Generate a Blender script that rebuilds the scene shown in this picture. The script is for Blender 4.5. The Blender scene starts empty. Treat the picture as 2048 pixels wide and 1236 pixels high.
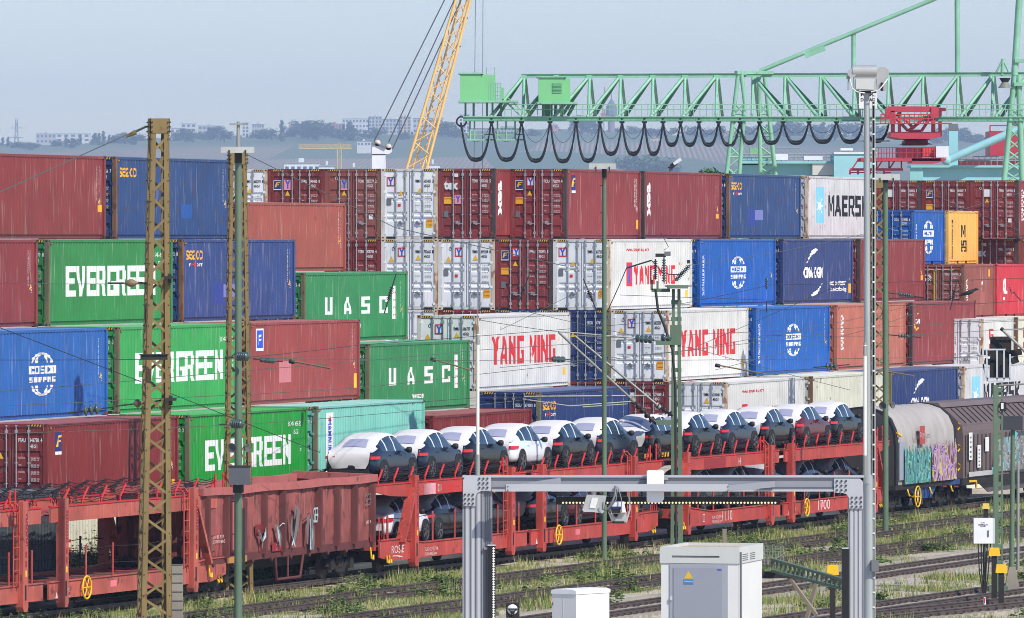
import bpy, math, random
from mathutils import Vector, Matrix, Quaternion
from mathutils.geometry import tessellate_polygon
rad = math.radians
# ---------------------------------------------------------------- camera, sky, sun
F, CX, HZ, HC = 15400.0, 1024.0, 476.0, 11.63
SC = bpy.context.scene
cam_d = bpy.data.cameras.new('camera'); cam = bpy.data.objects.new('camera', cam_d); SC.collection.objects.link(cam)
cam.location = (0, 0, HC); cam.rotation_euler = (rad(90), 0, 0)
cam_d.sensor_width = 36; cam_d.lens = 36 * F / 2048; cam_d.shift_y = -(618 - HZ) / 2048
cam_d.clip_start = 1; cam_d.clip_end = 30000; SC.camera = cam
SUN_DIR = Vector((0.54, -0.60, 0.76)).normalized()      # towards the sun
world = bpy.data.worlds.new('World'); SC.world = world; world.use_nodes = True
wn = world.node_tree.nodes; bg = wn['Background']
sky = wn.new('ShaderNodeTexSky'); sky.sky_type = 'NISHITA'; sky.sun_disc = False
sky.sun_elevation = math.asin(SUN_DIR.z); sky.sun_rotation = math.atan2(SUN_DIR.x, SUN_DIR.y)
sky.air_density = 1.0; sky.dust_density = 0.3; sky.ozone_density = 2.0; sky.altitude = 200
tint = wn.new('ShaderNodeMix'); tint.data_type = 'RGBA'; tint.blend_type = 'MULTIPLY'; tint.inputs['Factor'].default_value = 1; tint.inputs['B'].default_value = (.92, .96, 1.16, 1)
world.node_tree.links.new(sky.outputs[0], tint.inputs['A']); world.node_tree.links.new(tint.outputs['Result'], bg.inputs[0]); bg.inputs[1].default_value = 0.118
sun_d = bpy.data.lights.new('sun', 'SUN'); sun = bpy.data.objects.new('sun', sun_d); SC.collection.objects.link(sun)
sun_d.energy = 4.4; sun_d.angle = rad(0.5); sun_d.color = (1.0, 0.945, 0.84)
sun.rotation_euler = (-SUN_DIR).to_track_quat('-Z', 'Y').to_euler(); sun.location = (60, -60, 200)
SC.view_settings.view_transform = 'Standard'; SC.view_settings.look = 'None'
SC.view_settings.exposure = 0.10; SC.view_settings.gamma = 1.0
SC.render.engine = 'CYCLES'
cy = SC.cycles; cy.max_bounces = 6; cy.diffuse_bounces = 2; cy.glossy_bounces = 2; cy.transmission_bounces = 3
cy.volume_bounces = 0; cy.transparent_max_bounces = 6; cy.caustics_reflective = False; cy.caustics_refractive = False
cy.use_denoising = True; cy.filter_width = 0.95

# ---------------------------------------------------------------- helpers
def W(px, py, Y): return Vector(((px - CX) / F * Y, Y, HC + (HZ - py) / F * Y))
def lin(c):
    return tuple((v / 255 / 12.92 if v <= 10 else ((v / 255 + .055) / 1.055) ** 2.4) for v in c)
MATS = {}
def mat(name, rgb, rough=.55, metal=0.0, var=.12, streak=0.0, rust=0.0, rustc=(92, 58, 40), spec=.5, scale=1.0, bump=0.0, coat=0.0, bleach=0.0, runs=0.0, emit=0.0, streak_scale=(9, 9, .45)):
    """procedural paint: base colour broken up by noise, vertical streaks and rust patches"""
    if name in MATS: return MATS[name]
    m = bpy.data.materials.new(name); m.use_nodes = True; MATS[name] = m
    nt = m.node_tree; N = nt.nodes; Lk = nt.links; b = N['Principled BSDF']
    c = lin(rgb) if max(rgb) > 1.01 else tuple(rgb)
    b.inputs['Roughness'].default_value = rough; b.inputs['Metallic'].default_value = metal
    b.inputs['Specular IOR Level'].default_value = spec
    if coat: b.inputs['Coat Weight'].default_value = coat; b.inputs['Coat Roughness'].default_value = .06
    if emit: b.inputs['Emission Color'].default_value = (*c, 1); b.inputs['Emission Strength'].default_value = emit
    tc = N.new('ShaderNodeTexCoord'); oi = N.new('ShaderNodeObjectInfo')
    ad = N.new('ShaderNodeVectorMath'); ad.operation = 'ADD'
    ml = N.new('ShaderNodeVectorMath'); ml.operation = 'SCALE'; ml.inputs['Scale'].default_value = 37.0
    cb = N.new('ShaderNodeCombineXYZ')
    for i in range(3): Lk.new(oi.outputs['Random'], cb.inputs[i])
    Lk.new(cb.outputs[0], ml.inputs[0]); Lk.new(tc.outputs['Object'], ad.inputs[0]); Lk.new(ml.outputs[0], ad.inputs[1])
    def noise(sc, det=3.0, scv=None):
        n = N.new('ShaderNodeTexNoise'); n.inputs['Scale'].default_value = sc; n.inputs['Detail'].default_value = det
        if scv:
            mp = N.new('ShaderNodeMapping'); mp.inputs['Scale'].default_value = scv
            Lk.new(ad.outputs[0], mp.inputs[0]); Lk.new(mp.outputs[0], n.inputs['Vector'])
        else: Lk.new(ad.outputs[0], n.inputs['Vector'])
        return n.outputs['Fac']
    def mix(fac, a, bb, lo=None, hi=None):
        if lo is not None:
            mr = N.new('ShaderNodeMapRange'); mr.inputs['From Min'].default_value = lo; mr.inputs['From Max'].default_value = hi
            Lk.new(fac, mr.inputs['Value']); fac = mr.outputs[0]
        x = N.new('ShaderNodeMix'); x.data_type = 'RGBA'
        Lk.new(fac, x.inputs['Factor'])
        for s, v in ((x.inputs['A'], a), (x.inputs['B'], bb)):
            if hasattr(v, 'links'): Lk.new(v, s)
            else: s.default_value = (*v, 1)
        return x.outputs['Result']
    k = var
    out = mix(noise(.9 * scale, 4), tuple(v * (1 - k) for v in c), tuple(min(1, v * (1 + k)) for v in c), .3, .7)
    if streak:
        st = noise(1, 3, streak_scale)
        dk = tuple(v * .62 + .02 for v in c)
        mm = N.new('ShaderNodeMath'); mm.operation = 'MULTIPLY'; mm.inputs[1].default_value = streak
        mr = N.new('ShaderNodeMapRange'); mr.inputs['From Min'].default_value = .52; mr.inputs['From Max'].default_value = .78
        Lk.new(st, mr.inputs['Value']); Lk.new(mr.outputs[0], mm.inputs[0]); out = mix(mm.outputs[0], out, dk)
    if bleach:
        mr = N.new('ShaderNodeMapRange'); mr.inputs['From Min'].default_value = .6; mr.inputs['From Max'].default_value = .8; mr.inputs['To Max'].default_value = bleach
        Lk.new(noise(1, 2, (14, 14, .7)), mr.inputs['Value']); out = mix(mr.outputs[0], out, (.60, .54, .47))
    if runs:
        mr = N.new('ShaderNodeMapRange'); mr.inputs['From Min'].default_value = .63; mr.inputs['From Max'].default_value = .74; mr.inputs['To Max'].default_value = runs
        Lk.new(noise(1, 2, (17, 17, .55)), mr.inputs['Value']); out = mix(mr.outputs[0], out, lin(rustc))
    if rust:
        mr = N.new('ShaderNodeMapRange'); mr.inputs['From Min'].default_value = .72 - .22 * rust; mr.inputs['From Max'].default_value = .78 - .2 * rust
        mr.inputs['To Max'].default_value = .85
        Lk.new(noise(2.6 * scale, 6, (1.5, 1.5, .8)), mr.inputs['Value']); out = mix(mr.outputs[0], out, lin(rustc))
    Lk.new(out, b.inputs['Base Color'])
    if bump:
        bp = N.new('ShaderNodeBump'); bp.inputs['Strength'].default_value = bump; bp.inputs['Distance'].default_value = .02
        Lk.new(noise(6 * scale, 4), bp.inputs['Height']); Lk.new(bp.outputs[0], b.inputs['Normal'])
    return m
def tag(o, label=None, cat=None, group=None, kind=None):
    for k, v in (('label', label), ('category', cat), ('group', group), ('kind', kind)):
        if v: o[k] = v
    return o
def empty(name, loc=(0, 0, 0), rz=0, label=None, cat=None, group=None, kind=None):
    o = bpy.data.objects.new(name, None); SC.collection.objects.link(o)
    o.location = loc; o.rotation_euler = (0, 0, rz); o.empty_display_size = .5
    return tag(o, label, cat, group, kind)
def place(name, me, parent=None, loc=(0, 0, 0), rz=0, label=None):
    o = bpy.data.objects.new(name, me); SC.collection.objects.link(o); o.parent = parent
    o.location = loc; o.rotation_euler = (0, 0, rz)
    if label: o['label'] = label
    return o
def copy_tree(o, parent=None):
    c = o.copy(); SC.collection.objects.link(c); c.parent = parent
    for ch in list(o.children): copy_tree(ch, c)
    return c
class MB:
    def __init__(s): s.v = []; s.f = []; s.mi = []; s.mats = []; s.sm = []
    def idx(s, m):
        if m not in s.mats: s.mats.append(m)
        return s.mats.index(m)
    def add(s, vs, fs, m, smooth=False):
        o = len(s.v); s.v.extend([tuple(v) for v in vs]); i = s.idx(m)
        for f in fs: s.f.append(tuple(k + o for k in f)); s.mi.append(i); s.sm.append(smooth)
    def box(s, x0, y0, z0, x1, y1, z1, m):
        s.add([(x0, y0, z0), (x1, y0, z0), (x1, y1, z0), (x0, y1, z0), (x0, y0, z1), (x1, y0, z1), (x1, y1, z1), (x0, y1, z1)],
              [(0, 3, 2, 1), (4, 5, 6, 7), (0, 1, 5, 4), (1, 2, 6, 5), (2, 3, 7, 6), (3, 0, 4, 7)], m)
    def basis(s, p, q, up=(0, 0, 1)):
        d = (Vector(q) - Vector(p)).normalized(); up = Vector(up)
        if abs(d.dot(up)) > .985: up = Vector((1, 0, 0))
        a = d.cross(up).normalized(); return d, a, a.cross(d).normalized()
    def bar(s, p, q, w, h, m, up=(0, 0, 1)):
        p, q = Vector(p), Vector(q); d, a, b = s.basis(p, q, up); a = a * (w / 2); b = b * (h / 2)
        s.add([p - a - b, p + a - b, p + a + b, p - a + b, q - a - b, q + a - b, q + a + b, q - a + b],
              [(0, 1, 2, 3), (7, 6, 5, 4), (4, 5, 1, 0), (5, 6, 2, 1), (6, 7, 3, 2), (7, 4, 0, 3)], m)
    def lbar(s, p, q, w, t, m, a, b):
        """angle-section bar: leg plates run along directions a and b from the heel line p-q"""
        p, q, a, b = Vector(p), Vector(q), Vector(a), Vector(b)
        for (u, v) in ((a, b), (b, a)):
            vs = [p, p + u * w, p + u * w + v * t, p + v * t, q, q + u * w, q + u * w + v * t, q + v * t]
            s.add(vs, [(0, 1, 2, 3), (7, 6, 5, 4), (4, 5, 1, 0), (5, 6, 2, 1), (6, 7, 3, 2), (7, 4, 0, 3)], m)
    def tube(s, p, q, r, m, n=8, r2=None, caps=True):
        p, q = Vector(p), Vector(q); r2 = r if r2 is None else r2; d, a, b = s.basis(p, q)
        vs = []
        for k in range(n):
            t = 2 * math.pi * k / n; e = a * math.cos(t) + b * math.sin(t); vs += [p + e * r, q + e * r2]
        fs = [(2 * k, 2 * k + 1, (2 * k + 3) % (2 * n), (2 * k + 2) % (2 * n)) for k in range(n)]
        s.add(vs, [f[::-1] for f in fs], m, True)
        if caps:
            s.add([vs[2 * k] for k in range(n)], [tuple(range(n))], m); s.add([vs[2 * k + 1] for k in range(n)], [tuple(range(n))[::-1]], m)
    def path(s, pts, r, m, n=6):
        pts = [Vector(p) for p in pts]; rings = []
        for i, p in enumerate(pts):
            d = (pts[min(i + 1, len(pts) - 1)] - pts[max(i - 1, 0)]).normalized(); up = Vector((0, 0, 1))
            if abs(d.z) > .985: up = Vector((1, 0, 0))
            a = d.cross(up).normalized(); b = a.cross(d)
            rings.append([p + (a * math.cos(2 * math.pi * k / n) + b * math.sin(2 * math.pi * k / n)) * r for k in range(n)])
        vs = [v for rg in rings for v in rg]
        fs = [(i * n + k, i * n + (k + 1) % n, (i + 1) * n + (k + 1) % n, (i + 1) * n + k) for i in range(len(pts) - 1) for k in range(n)]
        s.add(vs, fs, m, True)
    def lathe(s, c, prof, m, n=16, axis=(0, 0, 1)):
        d, a, b = s.basis((0, 0, 0), axis, (0, 0, 1)) if abs(Vector(axis).z) < .98 else (Vector((0, 0, 1)), Vector((1, 0, 0)), Vector((0, 1, 0)))
        c = Vector(c); vs = []
        for (r, h) in prof:
            for k in range(n):
                t = 2 * math.pi * k / n; vs.append(c + d * h + (a * math.cos(t) + b * math.sin(t)) * r)
        fs = [(i * n + k, i * n + (k + 1) % n, (i + 1) * n + (k + 1) % n, (i + 1) * n + k) for i in range(len(prof) - 1) for k in range(n)]
        s.add(vs, fs, m, True)
    def prism(s, poly, axis, a0, a1, m):
        """closed 2-D outline swept along an axis ('x','y','z'); outline gives the other two coordinates in order"""
        def P(u, v, t): return {'x': (t, u, v), 'y': (u, t, v), 'z': (u, v, t)}[axis]
        n = len(poly); vs = [P(u, v, a0) for u, v in poly] + [P(u, v, a1) for u, v in poly]
        tri = tessellate_polygon([[Vector((u, v, 0)) for u, v in poly]])
        fs = [tuple(t) for t in tri] + [tuple(k + n for k in t[::-1]) for t in tri] + [(k, (k + 1) % n, (k + 1) % n + n, k + n) for k in range(n)]
        s.add(vs, fs, m)
    def torus(s, c, R, r, m, axis=(1, 0, 0), n=20, k=6):
        d = Vector(axis).normalized(); a = d.orthogonal().normalized(); b = d.cross(a); c = Vector(c)
        vs = []; fs = []
        for i in range(n):
            t = 2 * math.pi * i / n; e = a * math.cos(t) + b * math.sin(t)
            for j in range(k):
                u = 2 * math.pi * j / k; vs.append(c + e * (R + r * math.cos(u)) + d * (r * math.sin(u)))
        for i in range(n):
            for j in range(k): fs.append((i * k + j, ((i + 1) % n) * k + j, ((i + 1) % n) * k + (j + 1) % k, i * k + (j + 1) % k))
        s.add(vs, fs, m, True)
    def mesh(s, name):
        me = bpy.data.meshes.new(name); me.from_pydata(s.v, [], s.f)
        for m in s.mats: me.materials.append(m)
        me.polygons.foreach_set('material_index', s.mi); me.polygons.foreach_set('use_smooth', s.sm); me.update(); return me
    def build(s, name, parent=None, loc=(0, 0, 0), rz=0, label=None, fix=True):
        me = s.mesh(name)
        if fix:
            import bmesh
            bm = bmesh.new(); bm.from_mesh(me); bmesh.ops.recalc_face_normals(bm, faces=bm.faces); bm.to_mesh(me); bm.free()
        return place(name, me, parent, loc, rz, label)
# text as flat triangles from the built-in font, cached
_TX = {}
def text_tris(t, bold=0.0, space=1.0):
    key = (t, bold, space)
    if key in _TX: return _TX[key]
    cu = bpy.data.curves.new('txt', 'FONT'); cu.body = t; cu.resolution_u = 2; cu.offset = bold; cu.space_character = space
    o = bpy.data.objects.new('txt', cu); SC.collection.objects.link(o); bpy.context.view_layer.update()
    me = bpy.data.meshes.new_from_object(o.evaluated_get(bpy.context.evaluated_depsgraph_get()))
    me.calc_loop_triangles(); vs = [(v.co.x, v.co.y) for v in me.vertices]
    tr = [[vs[i] for i in l.vertices] for l in me.loop_triangles]
    bpy.data.objects.remove(o); bpy.data.curves.remove(cu); bpy.data.meshes.remove(me)
    _TX[key] = norm(tr); return _TX[key]
def norm(tr):
    """scale a triangle list to the unit box"""
    xs = [p[0] for t in tr for p in t]; ys = [p[1] for t in tr for p in t]
    x0, x1, y0, y1 = min(xs), max(xs), min(ys), max(ys)
    return [[((p[0] - x0) / (x1 - x0), (p[1] - y0) / max(1e-6, y1 - y0)) for p in t] for t in tr]
G = {  # block capitals on a 6 x 10 cell, pieces do not overlap
 'E': [(0,0,2,10), (2,0,6,2), (2,4,5.6,6), (2,8,6,10)], 'F': [(0,0,2,10), (2,4,5.4,6), (2,8,6,10)],
 'V': [[(0,10),(2,10),(3,3.2),(4,10),(6,10),(4.1,0),(1.9,0)]],
 'R': [(0,0,2,10), (2,8.4,5.6,10), (4,5.4,6,8.4), (2,4.1,5.4,5.4), [(2.6,4.1),(4.6,4.1),(6.2,0),(4.2,0)]],
 'G': [(0,0,2,10), (2,8,6,10), (2,0,6,1.9), (4,1.9,6,4.9), (3.2,3.6,4,4.9)],
 'N': [(0,0,1.7,10), (4.3,0,6,10), [(1.7,10),(1.7,5.6),(4.3,0),(4.3,4.4)]],
 'Y': [[(0,10),(2,10),(3,6.6),(4,10),(6,10),(4,4.4),(4,0),(2,0),(2,4.4)]],
 'A': [[(0,0),(1.7,0),(3,7.4),(3,10),(2,10)], [(6,0),(4.3,0),(3,7.4),(3,10),(4,10)], [(2.05,2),(3.95,2),(3.7,3.6),(2.3,3.6)]],
 'M': [(0,0,1.4,10), (4.6,0,6,10), [(1.4,10),(1.4,6.5),(3,2),(3,5.5)], [(4.6,10),(4.6,6.5),(3,2),(3,5.5)]],
 'I': [(2,0,4,10)], 'U': [(0,0,2,10), (4,0,6,10), (2,0,4,1.9)],
 'S': [(0,8,6,10), (0,5.9,2,8), (0,4.1,6,5.9), (4,2,6,4.1), (0,0,6,2)],
 'C': [(0,0,2,10), (2,8,6,10), (2,0,6,2), (4.2,6.6,6,8), (4.2,2,6,3.4)], 'O': [(0,0,2,10), (4,0,6,10), (2,8,4,10), (2,0,4,2)],
 'K': [(0,0,2,10), [(2,6.2),(4,10),(6,10),(3.4,5),(6,0),(4,0),(2,3.8)]], 'H': [(0,0,2,10), (4,0,6,10), (2,4,4,6)],
 'P': [(0,0,2,10), (2,8,6,10), (4,5.4,6,8), (2,3.6,6,5.4)], 'L': [(0,0,2,10), (2,0,6,2)],
 'D': [(0,0,2,10), (2,8.2,5,10), (2,0,5,1.8), (4,1.8,6,8.2)], 'B': [(0,0,2,10), (2,8.2,6,10), (2,4.2,6,5.8), (2,0,6,1.8), (4.2,1.8,6,4.2), (4.2,5.8,6,8.2)],
 'T': [(0,8,6,10), (2,0,4,8)], 'X': [[(0,10),(2,10),(3,6.5),(4,10),(6,10),(4.2,5),(6,0),(4,0),(3,3.5),(2,0),(0,0),(1.8,5)]]}
def block_tris(word, gap=.8, wid=None):
    x = 0; out = []
    for ch in word:
        if ch == ' ': x += 3.5; continue
        w = 6 if ch != 'I' else 2; dx = x - (2 if ch == 'I' else 0)
        for g in G[ch]:
            poly = [(g[0], g[1]), (g[2], g[1]), (g[2], g[3]), (g[0], g[3])] if not isinstance(g, list) else g
            for t in tessellate_polygon([[Vector((u, v, 0)) for u, v in poly]]): out.append([(poly[i][0] + dx, poly[i][1]) for i in t])
        x += w + gap
    return norm(out)
def strip_tris(pts, w):
    """thick open curve as triangles"""
    out = []
    L = []
    for i, p in enumerate(pts):
        a = Vector(pts[max(0, i - 1)]); b = Vector(pts[min(len(pts) - 1, i + 1)]); d = (b - a).normalized(); n = Vector((-d.y, d.x)) * (w[i] if isinstance(w, list) else w) / 2
        L.append(((p[0] + n.x, p[1] + n.y), (p[0] - n.x, p[1] - n.y)))
    for i in range(len(L) - 1): out += [[L[i][0], L[i][1], L[i + 1][1]], [L[i][0], L[i + 1][1], L[i + 1][0]]]
    return out
def quad(x0, y0, x1, y1): return [[(x0, y0), (x1, y0), (x1, y1)], [(x0, y0), (x1, y1), (x0, y1)]]
def poly_tris(poly): return [[poly[i] for i in t] for t in tessellate_polygon([[Vector((u, v, 0)) for u, v in poly]])]
# ---------------------------------------------------------------- shipping containers
AX = Vector((.2961, .9551, 0)); CRZ = math.atan2(AX.y, AX.x)
HCZ, STD, L40, L20, CW = 2.896, 2.591, 12.192, 6.058, 2.438
C_STEEL = mat('galvanised bar', (176, 178, 180), .45, .55, .1)
C_POSTR = mat('rusty corner steel', (118, 84, 62), .8, 0, .3, rust=.7)
C_POSTW = mat('rust stained white steel', (206, 188, 164), .7, 0, .15, .3, .9, (150, 96, 62)); C_POSTD = mat('dark corner steel', (70, 60, 58), .8, 0, .3, rust=.4)
C_POSTG = mat('olive corner steel', (112, 108, 80), .8, 0, .3, rust=.4)
C_HOLE = mat('rubber and hole black', (22, 22, 24), .8, 0, .05)
C_BLK = mat('black print', (24, 26, 32), .6, 0, .05); C_WHT = mat('white print', (226, 226, 224), .5, 0, .05, streak=.25)
C_YEL = mat('yellow print', (232, 182, 48), .5, 0, .06); C_ORG = mat('orange sticker', (238, 168, 36), .5, 0, .06); C_RED = mat('red print', (206, 44, 50), .5, 0, .06)
C_BLU = mat('blue print', (58, 86, 196), .5, 0, .06); C_DBL = mat('navy print', (40, 48, 118), .5, 0, .06); C_LBL = mat('pale blue print', (128, 198, 226), .5, 0, .06); C_GRY = mat('grey plate', (120, 122, 124), .45, .3, .1)
C_PNK = mat('faded pink print', (236, 150, 160), .5, 0, .06)
PC = {  # paint: colour, streak, rust, post material
 'maroon': ((132, 50, 50), .35, .04, C_POSTD), 'red': ((140, 52, 50), .35, .04, None), 'dkred': ((124, 40, 38), .3, .04, None),
 'rose': ((150, 64, 60), .35, .05, C_POSTR), 'brick': ((158, 78, 66), .3, .06, None), 'orange': ((184, 106, 86), .3, .04, None),
 'navy': ((42, 70, 116), .4, .2, C_POSTR), 'indigo': ((46, 68, 124), .3, .05, C_POSTR), 'blue2': ((38, 58, 108), .4, .06, None),
 'cosco': ((18, 88, 168), .22, .03, None), 'cosco2': ((36, 96, 170), .22, .05, C_POSTR), 'cmablue': ((44, 62, 114), .3, .04, None), 'royal': ((34, 56, 108), .3, .04, C_POSTG),
 'green': ((48, 128, 66), .3, .05, C_POSTG), 'lgreen': ((54, 156, 78), .22, .04, C_POSTG), 'vgreen': ((28, 146, 48), .22, .04, C_POSTG),
 'uasc': ((48, 132, 78), .28, .04, C_POSTG), 'teal': ((124, 196, 180), .3, .1, C_POSTG), 'white': ((208, 207, 203), .16, .06, C_POSTW),
 'wdoor': ((232, 234, 235), .15, .03, C_POSTR), 'grey': ((196, 196, 198), .2, .16, C_POSTW), 'cream': ((212, 210, 192), .3, .12, C_POSTR),
 'yellow': ((226, 178, 88), .25, .08, None), 'brown': ((142, 76, 66), .4, .08, C_POSTR), 'scarlet': ((198, 50, 62), .3, .03, None), 'dark': ((62, 70, 74), .2, .03, None)}
def paint(k):
    c, st, ru, po = PC[k]; return mat('paint ' + k, c, .5, 0, .11, min(.6, st * 1.5), min(.5, ru * 1.8), bleach=.38 if k not in ('white', 'grey', 'cream', 'wdoor') else 0, runs=.5 if k in ('white', 'grey', 'cream') else .4)
# corrugation of a side wall
PIT, DEP = .278, .036
def corr_pts(L):
    n = int((L - .34) / PIT); x = (L - n * PIT) / 2; pts = [(.15, .048), (x, .048)]
    for i in range(n):
        b = x + i * PIT; pts += [(b + .035, .048), (b + .103, .048 - DEP), (b + .175, .048 - DEP), (b + .243, .048)]
    pts += [(L - .15, .048)]; return pts
def clip_u(poly, a, b):
    for (k, sgn) in ((a, 1), (b, -1)):
        out = []
        for i in range(len(poly)):
            p, q = poly[i - 1], poly[i]; dp, dq = (p[0] - k) * sgn, (q[0] - k) * sgn
            if (dp >= 0) != (dq >= 0): t = dp / (dp - dq); out.append((p[0] + (q[0] - p[0]) * t, p[1] + (q[1] - p[1]) * t))
            if dq >= 0: out.append(q)
        poly = out
        if len(poly) < 3: return None
    return poly
def on_side(mb, tris, x0, z0, w, h, m, L, rot=False, off=.005):
    """print a figure (unit box) on the corrugated wall so that it follows the steel"""
    cp = corr_pts(L); ys = cp
    for t in tris:
        P = [(x0 + (p[1] if rot else p[0]) * w, z0 + ((1 - p[0]) if rot else p[1]) * h) for p in t]
        lo = min(p[0] for p in P); hi = max(p[0] for p in P)
        for (a, b) in zip(ys, ys[1:]):
            if b[0] - a[0] < 1e-4 or b[0] < lo or a[0] > hi: continue
            q = clip_u(P, a[0], b[0])
            if not q: continue
            vs = [(u, a[1] + (b[1] - a[1]) * (u - a[0]) / (b[0] - a[0]) - off, z) for u, z in q]
            mb.add(vs, [tuple(range(len(vs)))], m)
def on_door(mb, tris, y1, z0, w, h, m, off=.012, x=.03):
    """print on a door leaf; y1 = local y of the left edge as seen"""
    for t in tris: mb.add([(x - off, y1 - p[0] * w, z0 + p[1] * h) for p in t], [(0, 1, 2)], m)
_CM = {}
def door_bands(H):
    return [(.16 * H, .07), (.33 * H, .07), (.50 * H, .07), (.67 * H, .07), (.86 * H, .07)]
def cont_meshes(L, H, k, ply):
    key = (L, H, k, ply)
    if key in _CM: return _CM[key]
    p = paint(k); dp = paint('wdoor') if k == 'white' else p; post = PC[k][3] or p; R_ = {}
    # frame
    b = MB()
    for x in (0, L - .16):
        for y in (0, CW - .15): b.box(x, y, .118, x + .16, y + .15, H - .118, p if (y > 0 or PC[k][3] is None) else (post if x == 0 else p))
    for x in (-.003, L - .175):
        for y in (-.003, CW - .159):
            for z in (0, H - .118):
                b.box(x, y, z, x + .178, y + .162, z + .118, post)
                if y < 0: b.box(x + .05, y - .002, z + .035, x + .125, y + .02, z + .085, C_HOLE)  # casting holes: black boxes stand for the shade inside
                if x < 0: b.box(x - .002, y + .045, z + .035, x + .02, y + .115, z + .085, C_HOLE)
    for y in (0.004, CW - .064): b.box(.178, y, H - .1, L - .178, y + .06, H - .022, p)
    ys = .085
    segs = [(.178, L - .178)] if L > 8 else [(.178, 1.98), (2.34, 3.70), (4.06, L - .178)]
    for (x0, x1) in segs:
        b.box(x0, ys, .03, x1, ys + .012, .17, p); b.box(x0, .035, .028, x1, ys, .04, p)
    b.box(.178, CW - .05, .03, L - .178, CW - .03, .17, p)
    b.box(.17, .1, .12, L - .17, CW - .05, .15, C_HOLE)
    b.box(.01, .16, H - .118, .1, CW - .16, H - .004, p); b.box(.02, .16, .012, .12, CW - .16, .115, p)
    b.box(.012, .22, .012, .019, .62, .1, C_HOLE); b.box(.012, CW - .62, .012, .019, CW - .22, .1, C_HOLE)
    b.box(L - .1, .16, H - .118, L - .01, CW - .16, H - .004, p); b.box(L - .12, .16, .012, L - .02, CW - .16, .15, p)
    if H > 2.7:
        for y in (.2, CW - .58):
            b.box(.004, y, H - .1, .0095, y + .38, H - .02, C_BLK)
            for i in range(4): b.prism([(y + .03 + i * .095, H - .098), (y + .075 + i * .095, H - .098), (y + .04 + i * .095, H - .022), (y - .005 + i * .095, H - .022)] if i else [(y + .03, H - .098), (y + .075, H - .098), (y + .04, H - .022), (y + .005, H - .022)], 'x', .0, .0035, C_YEL)
        b.add([(.2, -.002, H - .17), (.42, -.002, H - .17), (.42, -.002, H - .11), (.2, -.002, H - .11)], [(0, 1, 2, 3)], C_BLK)
        for i in range(3): b.add([(.21 + i * .07, -.004, H - .165), (.24 + i * .07, -.004, H - .165), (.27 + i * .07, -.004, H - .115), (.24 + i * .07, -.004, H - .115)], [(0, 1, 2, 3)], C_YEL)
    R_['frame'] = b.mesh('frame')
    # side wall
    b = MB(); cp = corr_pts(L); vs = []
    for (x, y) in cp: vs += [(x, y, .165), (x, y, H - .09)]
    b.add(vs, [(2 * i, 2 * i + 2, 2 * i + 3, 2 * i + 1) for i in range(len(cp) - 1)], p)
    b.add([(x, y, .165) for x, y in cp] + [(cp[-1][0], .1, .165), (cp[0][0], .1, .165)], [tuple(range(len(cp) + 2))], p)
    R_['side_wall'] = b.mesh('side_wall')
    b = MB(); vs = []; fs = []
    for i in range(8):
        y = .15 + i * .267
        for (dy, dx) in ((0, .06), (.06, .09), (.13, .09), (.2, .06)): vs += [(L - dx, y + dy, .15), (L - dx, y + dy, H - .1)]
    vs += [(L - .06, CW - .15, .15), (L - .06, CW - .15, H - .1)]
    b.add(vs, [(2 * i, 2 * i + 2, 2 * i + 3, 2 * i + 1) for i in range(len(vs) // 2 - 1)], p); R_['end_wall'] = b.mesh('end_wall')
    b = MB(); vs = []; n = int(L / .42)
    rp = mat('roof ' + k, tuple(min(255, int(c * .8 + 58)) for c in PC[k][0]), .6, 0, .1, 0, .05)
    for i in range(n + 1):
        x = .1 + (L - .2) * i / n; z = H - .012 - (.018 if i % 2 else 0); vs += [(x, .05, z), (x, CW - .05, z)]
    b.add(vs, [(2 * i, 2 * i + 2, 2 * i + 3, 2 * i + 1) for i in range(n)], rp); b.box(.1, .02, H - .02, L - .1, .07, H - .005, rp); R_['roof'] = b.mesh('roof')
    # door leaf (origin at container origin), s: 0 = right leaf, 1 = left leaf
    for s in (0, 1):
        b = MB(); y0, y1 = (.155, 1.212) if s == 0 else (1.226, CW - .155); z0, z1 = .125, H - .125
        prof = [(z0, .03)]
        if ply: bands = [(.28 * H, .05), (.36 * H, .05), (.56 * H, .05), (.64 * H, .05)]
        else: bands = door_bands(H)
        for (zc, hw) in bands: prof += [(zc - hw - .035, .03), (zc - hw, .068), (zc + hw, .068), (zc + hw + .035, .03)]
        prof += [(z1, .03)]; vs = []
        for (z, x) in prof: vs += [(x, y0 + .09, z), (x, y1 - .09, z)]
        b.add(vs, [(2 * i, 2 * i + 1, 2 * i + 3, 2 * i + 2) for i in range(len(prof) - 1)], dp)
        b.box(.028, y0, z0, .08, y0 + .092, z1, dp); b.box(.028, y1 - .092, z0, .08, y1, z1, dp); b.box(.02, 1.213, z0, .07, 1.225, z1, C_HOLE)
        b.box(.018, y0 + .02, z1 - .004, .06, y1 - .02, z1 + .009, C_HOLE); b.box(.022, y0 - .006, z0, .06, y0 + .0, z1, C_HOLE) if s == 0 else b.box(.022, y1, z0, .06, y1 + .006, z1, C_HOLE)
        for z in (.2, .9, H - 1.0, H - .32):
            if s == 0: b.box(-.004, .1, z, .027, .2, z + .09, dp)
            else: b.box(-.004, CW - .2, z, .027, CW - .1, z + .09, dp)
        R_['door', s] = b.mesh('door')
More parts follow.
